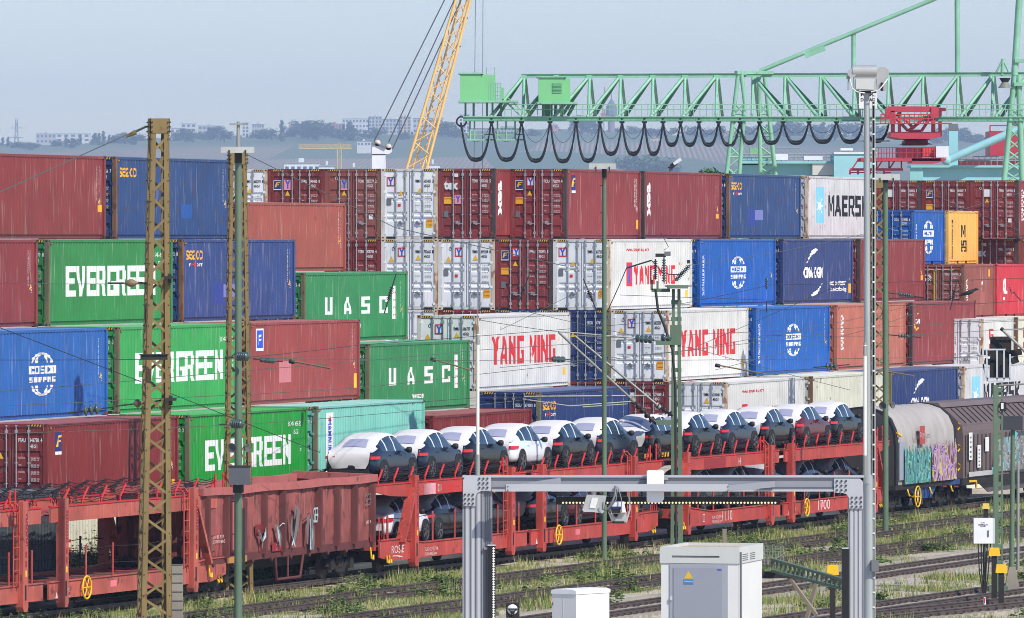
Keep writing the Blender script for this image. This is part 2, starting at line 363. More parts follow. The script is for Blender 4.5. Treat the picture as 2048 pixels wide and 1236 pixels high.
    for i, y in enumerate((.624, 1.046, 1.378, 1.785)):
        b = MB(); b.tube((-.012, y, .05), (-.012, y, H - .05), .021, C_STEEL, 6)
        for z in (.2, H - .3): b.box(-.03, y - .045, z, .027, y + .045, z + .11, C_STEEL)
        for z in (.06, H - .085): b.box(-.028, y - .035, z, .02, y + .035, z + .04, C_STEEL)
        for z in (1.0, 1.65): b.box(-.02, y - .05, z, .027, y + .05, z + .035, C_STEEL if not ply else dp)
        zz = .69 - (.0 if i % 2 else .07); d = -1 if i in (0, 2) else 1
        if i == 1: d = 1
        if i == 2: d = -1
        hm = C_STEEL if not ply else C_GRY
        b.box(-.04, min(y, y - d * .3), zz, -.02, max(y, y - d * .3), zz + .03, hm); b.box(-.045, y - d * .17 - .03, zz - .03, .027, y - d * .17 + .03, zz + .06, hm)
        R_['bar', i] = b.mesh('locking_bar')
    _CM[key] = R_; return R_
LOGO2 = [None]; EMB = set()
def kind_mb(coll, tr):
    """a sticker or plate is a part of its own; lettering and emblems gather in one mesh each"""
    nm = 'sticker' if tr is UNIT or tr is TRI else 'emblem' if id(tr) in EMB else 'lettering'
    if nm != 'sticker':
        for n_, b_ in coll:
            if n_ == nm: return b_
    b_ = MB(); coll.append((nm, b_)); return b_
def ring_logo():
    """striped globe of two bulging ends"""
    o = []
    for s in (1, -1):
        for k, (a, r) in enumerate(((1.0, 1), (.55, .8))):
            for d in (1, -1):
                pts = [(math.sin(t) * a * d * (.5), s * (.30 + .7 * math.cos(t) ** .8)) for t in [i * .13 for i in range(0, 11)]]
                for j in range(0, 9, 2): o += strip_tris(pts[j:j + 3], .10)
    return norm(o)
SWOOSH = norm(strip_tris([(0, 0), (.12, .25), (.3, .55), (.5, .75), (.75, .92)], [.02, .06, .14, .28, .16]))
STAR = [t for k in range(7) for t in [[(math.cos(2 * math.pi * k / 7) * 1, math.sin(2 * math.pi * k / 7) * 1), (math.cos(2 * math.pi * (k + .5) / 7) * .35, math.sin(2 * math.pi * (k + .5) / 7) * .35), (0, 0)], [(math.cos(2 * math.pi * k / 7) * 1, math.sin(2 * math.pi * k / 7) * 1), (math.cos(2 * math.pi * (k - .5) / 7) * .35, math.sin(2 * math.pi * (k - .5) / 7) * .35), (0, 0)]]]
STAR = norm(STAR); UNIT = quad(0, 0, 1, 1); TRI = [[(0, 0), (1, 0), (.5, 1)]]
FF = poly_tris([(0.1, .15), (.35, .15), (.45, .4), (.8, .45), (.75, .55), (.42, .52), (.5, .68), (.95, .75), (.9, .88), (.3, .8)])
RING = ring_logo(); EMB |= {id(RING), id(STAR), id(SWOOSH), id(FF)}
def side_logo(mb, kind, L, H):
    S = lambda tr, x, z, w, h, m, rot=False, off=.005: on_side(kind_mb(mb, tr), tr, x, z, w, h, m, L, rot, off)
    def numbers(m=C_WHT):
        for i, (xx, hh, t) in enumerate(((L - .62, .95, 'TCNU 867 4451'), (L - .86, 1.2, 'CAUTION MAX GROSS'))): S(text_tris(t), xx, H - .35 - hh, .09, hh, m, True)
        S(text_tris('45G1'), L - .6, H - 1.75, .12, .25, m, True); S(TRI, L - .75, H * .43, .2, .22, C_YEL)
    if kind == 'plain': numbers()
    elif kind == 'vplain': numbers(); S(UNIT, L - .75, .95, .35, .24, C_ORG)
    elif kind == 'seaco':
        S(text_tris('seaco', .012), .45, H - .72, 1.7, .34, C_ORG); numbers()
        S(UNIT, L * .56, .75, 1.1, .5, mat('repainted blue', (36, 84, 152), .5, 0, .05), off=.003)
    elif kind == 'seaco2':
        S(text_tris('seaco', .012), .45, H - .72, 1.7, .34, C_ORG); S(text_tris('Hi', .03), .95, H - .96, .5, .17, C_RED); S(text_tris('.com', .03), 1.5, H - .95, .65, .11, C_WHT); S(text_tris('f', .03), .8, H - .95, .1, .11, C_WHT); numbers()
        S(UNIT, L * .27, .6, 1.2, .75, mat('repainted indigo', (48, 66, 142), .5, 0, .05), off=.003); S(UNIT, L * .36, .85, 1.3, .45, mat('faded indigo', (116, 122, 176), .5, 0, .05), off=.0035)
    elif kind == 'evergreen':
        S(block_tris('EVERGREEN', .55), 1.7, .98, 8.8, 1.02, C_WHT); S(text_tris('824566 2'), L - 2.0, H - .62, 1.3, .17, C_WHT); S(text_tris('45 G1'), L - 1.5, H - .9, .6, .15, C_WHT)
        S(text_tris('2 G'), L - .75, H - 1.5, .12, .25, C_WHT, True)
    elif kind == 'cosco':
        lk = 'cosco2' if mb is LOGO2[0] else 'cosco'
        S(RING, 5.1, .75, 2.0, 1.4, C_WHT); S(UNIT, 4.9, 1.24, 2.5, .46, paint(lk), off=.0062)
        S(block_tris('COSCO', .7), 4.95, 1.46, 2.4, .26, C_WHT, off=.009); S(block_tris('SHIPPING', .9), 5.0, 1.19, 2.3, .17, C_WHT, off=.009); numbers()
    elif kind == 'cosco2':
        side_logo(mb, 'cosco', L, H); S(text_tris('CHINA SHIPPING LINE', .02), .55, .5, .26, 1.7, C_WHT, True)
    elif kind == 'cosco20':
        S(RING, 2.1, .5, 1.7, 1.6, C_WHT); S(UNIT, 1.9, 1.02, 2.2, .56, paint('cosco'), off=.0062)
        S(block_tris('COSCO', .7), 1.95, 1.33, 2.0, .3, C_WHT, off=.009); S(block_tris('SHIPPING', .9), 1.97, .95, 1.9, .24, C_WHT, off=.009); S(text_tris('CHINA SHIPPING LINE', .02), .4, .45, .22, 1.5, C_WHT, True)
    elif kind in ('uasc', 'uasc2'):
        for i, ch in enumerate('UASC'): S(block_tris(ch), 2.4 + i * 2.15, 1.03, .95, .64, C_WHT)
        S(UNIT, L - 1.85, .8, .45, 1.25, C_WHT); [S(text_tris('www'), L - 1.77, .92 + i * .28, .3, .07, C_RED, off=.008) for i in range(4)]
        numbers(); S(text_tris('www.uasc.net', .03), 5.1, .5, 1.5, .2, C_WHT)
    elif kind in ('ym', 'ymlogo', 'ymweb'):
        if kind == 'ym': S(block_tris('YANG MING', .7), 1.9, .98, 8.4, 1.08, C_RED)
        else:
            S(block_tris('YANG MING', .9), 3.5, 1.02, 6.2, .78, C_RED); S(UNIT, 2.4, .96, .9, .98, C_RED)
            S([t for t in poly_tris([(0, 1), (.35, 1), (.5, .7), (.65, 1), (1, 1), (.65, .5), (.65, 0), (.35, 0), (.35, .5)])], 2.5, 1.08, .68, .74, C_BLU, off=.008)
            S(text_tris('www.yangming.com', .02), 2.4, H - .54, 3.4, .19, C_RED)
        S(UNIT, L - 1.0, .45, .35, .3, C_YEL); S(TRI, L - 1.6, H - 1.1, .2, .2, C_YEL)
    elif kind == 'flor':
        S(UNIT, .75, H - .98, .62, .72, C_DBL); S(FF, .8, H - .82, .52, .52, C_YEL, off=.008); S(UNIT, .75, H - .99, .62, .1, C_WHT, off=.008)
        numbers(); S(UNIT, L - .55, .42, .3, .4, C_ORG)
    elif kind == 'flor2':
        S(UNIT, .8, H - 1.0, .72, .78, C_WHT); S(UNIT, .86, H - .9, .6, .62, C_BLU, off=.007); S(FF, .9, H - .85, .5, .5, C_WHT, off=.009)
        numbers(); S(UNIT, L - .7, .42, .42, .52, C_YEL); S(UNIT, L * .26, .75, 1.35, .75, mat('pale rose patch', (196, 116, 122), .5, 0, .05), off=.003)
    elif kind == 'tex': S(text_tris('tex', .04), .55, .95, .55, 1.45, C_WHT, True); numbers(); S(UNIT, L - .8, .9, .35, .2, C_ORG)
    elif kind == 'vtext': S(text_tris('CRONOS', .03), .75, .9, .45, 1.55, C_WHT, True); numbers()
    elif kind == 'vtext20': S(text_tris('CRONOS', .03), .5, .3, .35, 1.6, C_WHT, True); S(SWOOSH, 3.4, 1.3, .35, .5, C_WHT); S(UNIT, 5.0, 2.0, .2, .35, C_ORG); S(UNIT, 3.2, .65, 1.0, .62, mat('pale brick patch', (160, 90, 84), .5, 0, .05), off=.003)
    elif kind == 'maersk':
        S(UNIT, 1.5, .74, 1.5, 1.65, C_LBL); S(STAR, 1.6, 1.05, 1.3, .95, C_WHT, off=.008); S(block_tris('MAERSK', .8), 3.7, 1.05, 7.3, .98, C_BLK)
    elif kind == 'cma':
        S(text_tris('CMA CGM', .05), 3.6, 1.15, 3.3, .5, C_WHT); S(SWOOSH, 4.1, 1.8, 1.9, .7, C_WHT); S([[(1 - a, 1 - b) for a, b in t] for t in SWOOSH], 4.9, .32, 1.9, .6, C_WHT)
        S(text_tris('eco container', .02), 8.1, .8, 2.9, .26, C_WHT); S(text_tris('bamboo flooring', .02), 8.3, .48, 2.7, .26, C_WHT); S(UNIT, L - .75, .45, .4, .42, C_ORG); S(TRI, L - .75, 1.0, .25, .2, C_YEL)
    elif kind == 'cai': S(text_tris('CAI', .03), .75, H - .98, .75, .22, C_WHT); S(strip_tris([(0, .5), (.1, .2), (.4, 0), (.9, .15)], .18), .55, H - 1.25, .8, .5, C_YEL); S(SWOOSH, .85, H - .65, .6, .18, C_YEL); numbers()
    elif kind == 'dal': S(UNIT, 2.0, .95, .9, .75, C_RED); S(text_tris('DAL', .04), 2.1, 1.2, .75, .25, C_WHT, off=.008); S(strip_tris([(0, 0), (.1, .2), (.3, .1), (.5, .3), (.8, .2), (1, .4)], .25), 2.9, 1.0, .9, .5, C_RED)
    elif kind == 'msc': S(block_tris('M'), 2.6, 1.3, 1.0, .6, C_BLK); S(block_tris('SC', .8), 2.6, .6, 1.1, .55, C_BLK, True); S(text_tris('MEDITERRANEAN SHIPPING', .02), .8, .25, .2, 1.9, C_BLK, True)
    elif kind == 'hamb': S(UNIT, 1.1, .3, .75, 2.35, C_WHT); S(text_tris('HAMBURG SUD', .03), 1.25, .5, .45, 1.9, C_BLU, True, .009); S(STAR, 1.3, 2.3, .4, .25, C_RED, off=.009)
    elif kind == 'kline': S(block_tris('KL', .8), 1.2, 1.15, .9, .75, C_WHT); S(UNIT, 1.2, .85, .5, .14, C_WHT); S(strip_tris([(0, .9), (.2, .5), (.4, .6), (.7, .3), (1, .1)], .07), 2.6, .75, 2.3, .8, C_BLK)
    elif kind == 'ored': S(block_tris('G'), 1.2, .9, .9, .5, C_RED); S(block_tris('G'), 1.2, 1.6, .9, .5, C_RED)

def door_print(mb, H, spec, num, k):
    """spec: tuple of marks on the left leaf"""
    lt = k in ('white', 'grey', 'cream', 'wdoor'); ink = C_BLK if lt else C_WHT; D = lambda tr, y, z, w, h, m, off=.012: on_door(kind_mb(mb, tr), tr, y, z, w, h, m, off)
    if num:
        a, b, c, g = num; D(text_tris(a, .02), .98, .80 * H, .24, .13, ink); D(text_tris(b, .02), .6, .80 * H, .3, .13, ink); D(text_tris(c, .02), .24, .80 * H, .06, .13, ink); D(text_tris(g, .02), .59, .735 * H, .24, .12, ink)
    for i in range(4):
        z = (.62 - i * .075) * H
        D(text_tris('MAX GROSS' if i % 2 == 0 else 'TARE'), .98, z, .22 if i % 2 == 0 else .1, .045, ink); D(text_tris('30.480 KG'), .56, z, .28, .045, ink); D(text_tris('67.200 LB'), .56, z - .06, .26, .045, ink)
    for s in spec:
        if s in ('ym1', 'ym2'):
            y = 2.2 if s == 'ym1' else 1.72; z = .75 * H
            D(UNIT, y, z, .34, .38, C_RED); D(UNIT, y - .04, z + .05, .26, .28, C_WHT, .015); D(poly_tris([(0, 1), (.35, 1), (.5, .72), (.65, 1), (1, 1), (.64, .5), (.64, 0), (.36, 0), (.36, .5)]), y - .05, z + .03, .24, .3, C_BLU, .018)
        elif s == 'ymp': D(UNIT, 1.74, .7 * H, .32, .42, C_PNK); D(poly_tris([(0, 1), (.35, 1), (.5, .72), (.65, 1), (1, 1), (.64, .5), (.64, 0), (.36, 0), (.36, .5)]), 1.7, .72 * H, .24, .34, C_BLU, .015)
        elif s == 'ympl': D(UNIT, 1.74, .5 * H, .3, .36, C_PNK); D(poly_tris([(0, 1), (.35, 1), (.5, .72), (.65, 1), (1, 1), (.64, .5), (.64, 0), (.36, 0), (.36, .5)]), 1.7, .52 * H, .22, .28, C_BLU, .015)
        elif s == 'ff': D(UNIT, 2.2, .7 * H, .34, .4, C_WHT); D(UNIT, 2.18, .7 * H + .04, .3, .34, C_DBL, .015); D(FF, 2.17, .7 * H + .07, .28, .3, C_YEL, .018)
        elif s == 'tri': D(TRI, 1.7, .62 * H, .22, .2, C_YEL); D(TRI, .88, .66 * H, .22, .2, C_YEL) if lt else None
        elif s == 'tri2': D(TRI, 2.12, .68 * H, .24, .23, C_YEL); D(TRI, .96, .7 * H, .24, .23, C_YEL)
        elif s == 'cau': D(UNIT, 2.2, .5 * H, .34, .28, C_ORG); D(text_tris('CAUTION'), 2.18, .5 * H + .18, .3, .06, C_BLK, .015)
        elif s == 'caur': D(UNIT, .5, .17 * H, .28, .34, C_ORG); D(text_tris('CAUTION'), .48, .17 * H + .22, .24, .06, C_BLK, .015); D(text_tris('9 6 HIGH'), .48, .17 * H + .06, .24, .06, C_BLK, .015)
        elif s == 'plate': D(UNIT, 2.2, .31 * H, .2, .26, C_GRY, .02)
        elif s == 'plate2': D(UNIT, 2.2, .48 * H, .2, .28, C_GRY, .02); D(UNIT, 1.72, .46 * H, .12, .12, C_RED)
        elif s == 'tex': D(text_tris('tex', .05), 2.2, .70 * H, .62, .36, C_WHT); D(UNIT, 1.74, .88 * H, .16, .14, C_WHT)
        elif s == 'sq': D(UNIT, 1.74, .72 * H, .34, .36, C_WHT); D(UNIT, .52, .28 * H, .17, .2, C_WHT)
        elif s == 'o': D(strip_tris([(.5 + .4 * math.cos(t * .628), .5 + .5 * math.sin(t * .628)) for t in range(11)], .16), 1.98, .84 * H, .12, .13, ink)
        elif s == 'dot': D(UNIT, 1.45, .84 * H, .08, .1, C_YEL)
        elif s == 'yb': D(UNIT, 1.5, .3 * H, .09, 1.6, C_YEL, .03); D(UNIT, 2.1, .9 * H, 1.6, .05, C_YEL, .03)
        elif s == 'txe': D(text_tris('TEX', .02), 2.1, .7 * H, .5, .14, C_WHT); D(strip_tris([(0, 0), (.2, .6), (.8, .6), (1, 0)], .3), 2.05, .76 * H, .4, .2, C_WHT)
def container(X, Y, zb, L, H, k, logo, label, spec=('plate',), num=None, ply=None, supp=False, open_door=False):
    ply = (k == 'white') if ply is None else ply
    M_ = cont_meshes(L if L in (L40, L20) else L, H, k, ply)
    t = empty('shipping_container', (X, Y, zb), CRZ, label, 'shipping container', 'shipping containers stacked in the yard')
    place('frame', M_['frame'], t); place('roof', M_['roof'], t)
    sw = place('side_wall', M_['side_wall'], t); place('side_wall', M_['side_wall'], t, (L, CW, 0), math.pi); place('end_wall', M_['end_wall'], t)
    dl = [place('door', M_['door', s], t) for s in (0, 1)]
    for i in range(4): place('locking_bar', M_['bar', i], dl[0 if i < 2 else 1])
    if logo:
        b = []; LOGO2[0] = b if k == 'cosco2' else None; side_logo(b, logo, L, H)
        for n_, q in b:
            if q.f: place(n_, q.mesh(n_), t)
    b = []; door_print(b, H, spec, num, k)
    for n_, q in b:
        if q.f: place(n_, q.mesh(n_), t)
    return t
def g1(i, r): return (-13.03 + i * 3.909 + r * 2.36, 255 + i * 12.607 - r * .731)
def g2(k, r): return (4.0 + k * 3.967 + r * 2.35, 313.6 + k * 12.8 - r * .728)
LV = [i * HCZ for i in range(5)]; LS = [i * STD for i in range(5)]
def c1(i, r, z, k, logo, label, H=HCZ, **kw): x, y = g1(i, r); return container(x, y, z, L40, H, k, logo, label, **kw)
def c2(i, r, z, k, logo, label, H=HCZ, **kw): x, y = g2(i, r); return container(x, y, z, L40, H, k, logo, label, **kw)
# left block, top row first
c1(0, -2, LV[4], 'maroon', 'vplain', 'maroon container at the top left corner of the stacks')
c1(1, -2, LV[4], 'navy', 'seaco', 'scratched navy container with yellow lettering on the top tier, rust along its foot', num=('SEGU', '419966', '7', '45G1'))
c1(2, -2, LS[4], 'brick', 'plain', 'faded brick red container ending before the wall of doors, top of its stack', H=STD)
c1(-1, -1, LV[3], 'maroon', 'plain', 'maroon container cut by the left frame edge beside the upper green one')
c1(0, -1, LV[3], 'green', 'evergreen', 'mid green container with big white capitals under the scratched navy one', num=('EGHU', '835577', '8', '45G1'), spec=('plate', 'tri2'))
c1(1, -1, LV[3], 'indigo', 'seaco2', 'indigo container with yellow and small red lettering behind the second lattice mast', num=('SEGU', '638272', '8', '45G1'))
c1(2, -1, LS[3], 'uasc', 'uasc', 'upper dark green container with four spaced white capitals', H=STD, num=('UACU', '388123', '4', '42G1'))
c1(-1, 0, LV[2], 'cosco2', 'cosco', 'blue container with white globe emblem at the left frame edge')
c1(0, 0, LV[2], 'lgreen', 'evergreen', 'light green container with big white capitals behind the tall lattice mast', num=('EGHU', '895142', '2', '45G1'), spec=('plate', 'tri2'))
c1(1, 0, LV[2], 'rose', 'flor2', 'rose red container with a paler square patch and blue white sticker')
c1(2, 0, LS[2], 'uasc', 'uasc2', 'lower dark green container with four spaced white capitals', H=STD, num=('UACU', '388123', '0', '42G1'))
c1(3, 0, LV[2], 'white', 'ym', 'white container with red capitals right of the lower dark green one', spec=('ym2', 'tri2', 'plate2', 'dot', 'o'), num=('YMMU', '686737', '8', '45G1'))
c1(-1, 1, LV[1], 'dkred', 'flor', 'dark red container with doors and small blue yellow sticker, above the empty car transporter', spec=('ff', 'cau', 'tri', 'plate'), num=('FFAU', '346758', '4', '45G1'))
c1(0, 1, LV[1], 'vgreen', 'evergreen', 'bright green container with big white capitals above the gondola wagon', num=('EGHU', '882682', '2', '45G1'), spec=('plate', 'tri2'))
c1(1, 1, LV[1], 'teal', 'hamb', 'pale teal container with a white strip of vertical lettering', num=('SUDU', '867033', '8', '45G1'))
c1(2, 1, LS[1], 'dkred', 'plain', 'low dark red container behind the white covered cars', H=STD)
c1(3, 1, LV[1], 'royal', 'seaco2', 'dark blue container with yellow lettering below the white one with red capitals', num=('SEGU', '674081', '8', '45G1'), spec=('plate',))
for i, (k, lb) in enumerate((('cream', 'cream corrugated container seen through the empty car transporter'), ('dkred', 'ground tier dark red container under the bright green one'), ('cream', 'ground tier cream container under the pale teal one'), ('orange', 'ground tier orange container under the low dark red one'), ('dkred', 'ground tier red container under the dark blue one with yellow lettering'))):
    c1(i - 1, 1, 0, k, 'ored' if i == 0 else 'plain', lb)
container(-17.8, 229.4, .9, L40, HCZ, 'dark', None, 'charcoal container behind the left end of the empty car transporter')
# wall of doors and right block
WD = ('ym1', 'tri', 'plate2', 'caur', 'o', 'dot')
c2(0, -6, LV[4], 'white', 'ym', 'white container end just right of the second lattice mast, top tier', spec=WD, num=('YMMU', '663293', '8', '45G1'))
c2(0, -5, LV[4], 'dkred', None, 'dark red container doors with navy and pink stickers, first red one of the top tier', spec=('ff', 'ymp', 'tri', 'plate'), num=('FFAU', '140450', '0', '45G1'))
c2(0, -4, LV[4], 'brown', None, 'brownish red container doors with pink and white square stickers, left of the top white doors', spec=('ymp', 'sq', 'tri', 'o'), num=('TCNU', '357277', '2', '45G1'))
c2(0, -3, LV[4], 'white', None, 'white container doors of the top tier between two red pairs of doors', spec=WD, num=('YMMU', '633421', '3', '45G1'))
c2(0, -2, LV[4], 'maroon', 'tex', 'maroon container doors with large white serif lettering, top tier', spec=('tex', 'cau', 'ympl', 'plate'), num=('TEMU', '876302', '5', '45G1'))
container(109 / F * 316.4, 316.4, LV[4], 10.9, HCZ, 'maroon', 'flor', 'maroon container showing both doors and lit side on the top tier', spec=('ff', 'ym2', 'cau', 'tri', 'plate'), num=('FCIU', '756290', '4', '45G1'))
c2(1, -1, LV[4], 'maroon', 'tex', 'plain maroon container with vertical white lettering, left of the top navy one')
c2(2, -1, LV[4], 'navy', 'seaco2', 'navy container between the maroon and the pale grey ones on the top tier', num=('SEGU', '400183', '1', '45G1'))
c2(3, -1, LV[4], 'grey', 'maersk', 'pale grey container with black capitals and a white star on light blue, top tier', num=('MRKU', '411357', '6', '45G1'))
c2(0, -4, LV[3], 'dkred', None, 'dark red container doors left of the second tier white doors', num=('TGBU', '678705', '4', '45G1'))
c2(0, -3, LV[3], 'white', None, 'white container doors directly below the topmost white doors', spec=('ym2', 'tri2', 'o', 'dot'), num=('YMMU', '753665', '1', '45G1'))
c2(0, -2, LV[3], 'white', None, 'white container doors below the maroon ones with the serif lettering', spec=('ym2', 'tri2', 'plate2', 'caur', 'dot', 'o'), num=('YMMU', '699258', '0', '45G1'))
c2(0, -1, LV[3], 'maroon', None, 'maroon container doors between white ones on the second tier', spec=('ff', 'ym2', 'cau', 'tri', 'plate'), num=('FFAU', '700992', '8', '45G1'))
c2(0, 0, LV[3], 'white', 'ymlogo', 'white container with red logo and red capitals behind the switch mast top', spec=WD, num=('YMMU', '637257', '5', '45G1'))
c2(1, 0, LV[3], 'cosco', 'cosco2', 'bright blue container with white globe on the second tier', num=('CSNU', '614428', '9', '45G1'))
c2(2, 0, LV[3], 'cmablue', 'cma', 'dark blue container with white swoosh emblems and two lines of small lettering', num=('CMAU', '710338', '0', '45G1'))
c2(3, 0, LV[3], 'maroon', 'vplain', 'maroon container just right of the dark blue one with swooshes', num=('TCNU', '120056', '3', '45G1'))
c2(0, -3, LV[2], 'white', None, 'white container doors glimpsed under the second tier white doors')
c2(0, -2, LV[2], 'dkred', None, 'dark red container door head just above the roof of the white one')
c2(0, -1, LV[2], 'royal', None, 'blue container door head under the second tier maroon doors')
c2(0, 0, LV[2], 'royal', None, 'dark blue container doors between the two white containers with red capitals', spec=('tri', 'plate'), num=('SEGU', '674291', '7', '45G1'))
c2(0, 1, LV[2], 'white', 'ym', 'white container with red capitals behind the green switch mast', spec=('ym2', 'tri2', 'plate2', 'caur', 'dot', 'o'), num=('YMMU', '682200', '7', '45G1'))
c2(1, 1, LV[2], 'cosco', 'cosco2', 'bright blue container with white globe on the third tier', num=('CSNU', '633272', '0', '45G1'))
c2(2, 1, LV[2], 'orange', 'vtext', 'salmon container with vertical white lettering behind the steel ladder', num=('CRSU', '918221', '5', '45G1'))
c2(3, 1, LV[2], 'maroon', 'cai', 'maroon container with a small yellow crescent logo', num=('CAIU', '900034', '4', '45G1'))
c2(0, 0, LV[1], 'dkred', None, 'red container door head under the dark blue doors')
c2(0, 1, LV[1], 'dkred', None, 'dark red container doors behind the grey insulator tubes', num=('SEGU', '276660', '5', '45G1'), spec=('sq',))
c2(0, 2, LV[1], 'white', 'ymweb', 'white container with red lettering low behind the covered cars', spec=('tri2', 'dot', 'o'), num=('YMMU', '621048', '5', '45G1'))
c2(1, 2, LV[1], 'cream', 'dal', 'stained cream container with a ragged red logo', num=('DAYU', '451567', '8', '45G1'))
c2(2, 2, LV[1], 'royal', 'cma', 'dark blue container with white swoosh above the tarpaulin wagon', num=('CMAU', '540013', '6', '45G1'))
c2(3, 2, LV[1], 'grey', 'maersk', 'pale grey container with light blue panel behind the signal head', num=('MRKU', '377190', '8', '45G1'))
for i, (k, lb) in enumerate((('white', 'ground tier white container seen between the car decks'), ('cosco', 'ground tier blue container seen between the car decks'), ('dkred', 'ground tier red container behind the loaded lower deck'), ('cream', 'ground tier cream container behind the tarpaulin wagon'))):
    c2(i, 2, 0, k, 'plain', lb)
x3 = lambda px, Y: (px - CX) / F * Y
for i, (px, k, sp, nm, lb) in enumerate(((1841, 'maroon', ('sq',), ('MSMU', '528456', '5', '45G1'), 'dark red container doors nearest the third lattice mast, top tier'), (1937, 'dkred', ('ff', 'cau'), ('FBLU', '804887', '7', '45G1'), 'dark red container doors with a blue yellow sticker above the blue and yellow short containers'), (2033, 'maroon', ('o', 'sq', 'tri'), ('TRHU', '649428', '0', '45G1'), 'maroon container doors at the far right end of the top tier'))):
    container(x3(px, 381), 381 - i * .7, LV[4], L40, HCZ, k, 'vtext' if i == 2 else None, lb, spec=sp, num=nm)
for i, (px, k, sp, lb) in enumerate(((1937, 'dkred', (), 'dark red doors peeping out behind the short yellow container'), (2033, 'maroon', ('tex',), 'maroon doors with a white X right of the short yellow container'), (2129, 'brown', (), 'brown doors at the right frame edge, second tier'))):
    container(x3(px, 381), 381 - i * .7, LV[3], L40, HCZ, k, None, lb, spec=sp, num=('TEMU', '357590', '2', '45G1'))
container(19.1, 366, LS[4], L20, STD, 'cosco', 'cosco20', 'short blue container with white globe beside the short yellow one', num=('CCLU', '214980', '6', '22G1'), spec=())
container(21.1, 372.3, LS[4], L20, STD, 'yellow', 'msc', 'short mustard yellow container with black vertical letters', spec=())
container(21.46, 365.3, LS[3], L20, STD, 'brown', 'vtext20', 'short brown container with yellow painted door frame', spec=('txe', 'yb'), num=('TRHU', '246901', '3', '22G1'))
container(23.42, 371.6, LS[3], L20, STD, 'scarlet', 'kline', 'short scarlet container with black scribbles at the right edge', spec=())
container(21.93, 358.5, LS[2] + .1, L20, STD, 'white', 'ored', 'short white container beside the signal head', spec=())
container(23.95, 364.9, LS[2] + .1, L20, STD, 'cream', 'ored', 'short cream container with red logo at the right edge', spec=())
# ---------------------------------------------------------------- ground, tracks, hills, vegetation
random.seed(7)
def ground_mat():
    m = bpy.data.materials.new('ballast and dry soil'); m.use_nodes = True; nt = m.node_tree; N = nt.nodes; Lk = nt.links; b = N['Principled BSDF']; b.inputs['Roughness'].default_value = .95
    tc = N.new('ShaderNodeTexCoord')
    def vor(sc):
        v = N.new('ShaderNodeTexVoronoi'); v.inputs['Scale'].default_value = sc; Lk.new(tc.outputs['Object'], v.inputs['Vector']); return v
    def noi(sc, d=4):
        v = N.new('ShaderNodeTexNoise'); v.inputs['Scale'].default_value = sc; v.inputs['Detail'].default_value = d; Lk.new(tc.outputs['Object'], v.inputs['Vector']); return v.outputs['Fac']
    def rng(src, a, c):
        r = N.new('ShaderNodeMapRange'); r.inputs['From Min'].default_value = a; r.inputs['From Max'].default_value = c; Lk.new(src, r.inputs['Value']); return r.outputs[0]
    def mx(f, a, c):
        x = N.new('ShaderNodeMix'); x.data_type = 'RGBA'; Lk.new(f, x.inputs['Factor'])
        for s, v in ((x.inputs['A'], a), (x.inputs['B'], c)):
            if hasattr(v, 'links'): Lk.new(v, s)
            else: s.default_value = (*lin(v), 1)
        return x.outputs['Result']
    v1 = vor(9); cr = N.new('ShaderNodeValToRGB'); e = cr.color_ramp.elements; e[0].color = (*lin((112, 102, 94)), 1); e[1].color = (*lin((222, 212, 198)), 1); x = e.new(.55); x.color = (*lin((168, 156, 144)), 1)
    Lk.new(v1.outputs['Color'], cr.inputs[0])
    stones = mx(rng(vor(21).outputs['Distance'], .0, .5), cr.outputs[0], (188, 178, 164))
    soil = mx(noi(3.5, 6), (182, 166, 140), (206, 196, 176))
    c = mx(rng(noi(.35), .42, .56), stones, soil)
    c = mx(rng(noi(.22, 5), .54, .68), c, (140, 140, 96))
    c = mx(rng(noi(.9, 5), .62, .72), c, (96, 76, 62))
    Lk.new(c, b.inputs['Base Color'])
    bp = N.new('ShaderNodeBump'); bp.inputs['Distance'].default_value = .06; bp.inputs['Strength'].default_value = .8; Lk.new(v1.outputs['Distance'], bp.inputs['Height']); Lk.new(bp.outputs[0], b.inputs['Normal'])
    return m
M_GND = ground_mat()
b = MB(); GY = [-60, 60, 130] + [190 + 2.5 * i for i in range(66)] + [380, 450, 700, 1200, 2000, 3100, 4400]
GX = [-1200, -200, -60] + [-36 + 2.0 * i for i in range(41)] + [70, 200, 1200]; vs = []
def gz(x, y):
    if y > 2500: return .0
    d = x - (-95.5 + .353 * y) if 150 < y < 420 else 0
    base = .2 if d > -8 else .0
    return base + (.03 * math.sin(x * 1.3 + y * .7) + .025 * math.sin(x * .37 - y * .9) if -30 < x < 45 and 180 < y < 360 else 0)
for y in GY:
    for x in GX: vs.append((x, y, gz(x, y)))
n = len(GX); b.add(vs, [(j * n + i, j * n + i + 1, (j + 1) * n + i + 1, (j + 1) * n + i) for j in range(len(GY) - 1) for i in range(n - 1)], M_GND)
tag(b.build('ground'), kind='structure')
M_RAIL = mat('rusty rail', (84, 72, 66), .6, .2, .25, scale=2); M_RTOP = mat('polished rail head', (150, 142, 138), .3, .8, .1); M_CONC = mat('concrete sleeper', (168, 160, 146), .85, 0, .12, bump=.3); M_WOOD = mat('old wooden sleeper', (104, 90, 78), .9, 0, .3, bump=.4); M_CLIP = mat('rail fastening', (96, 66, 52), .7)
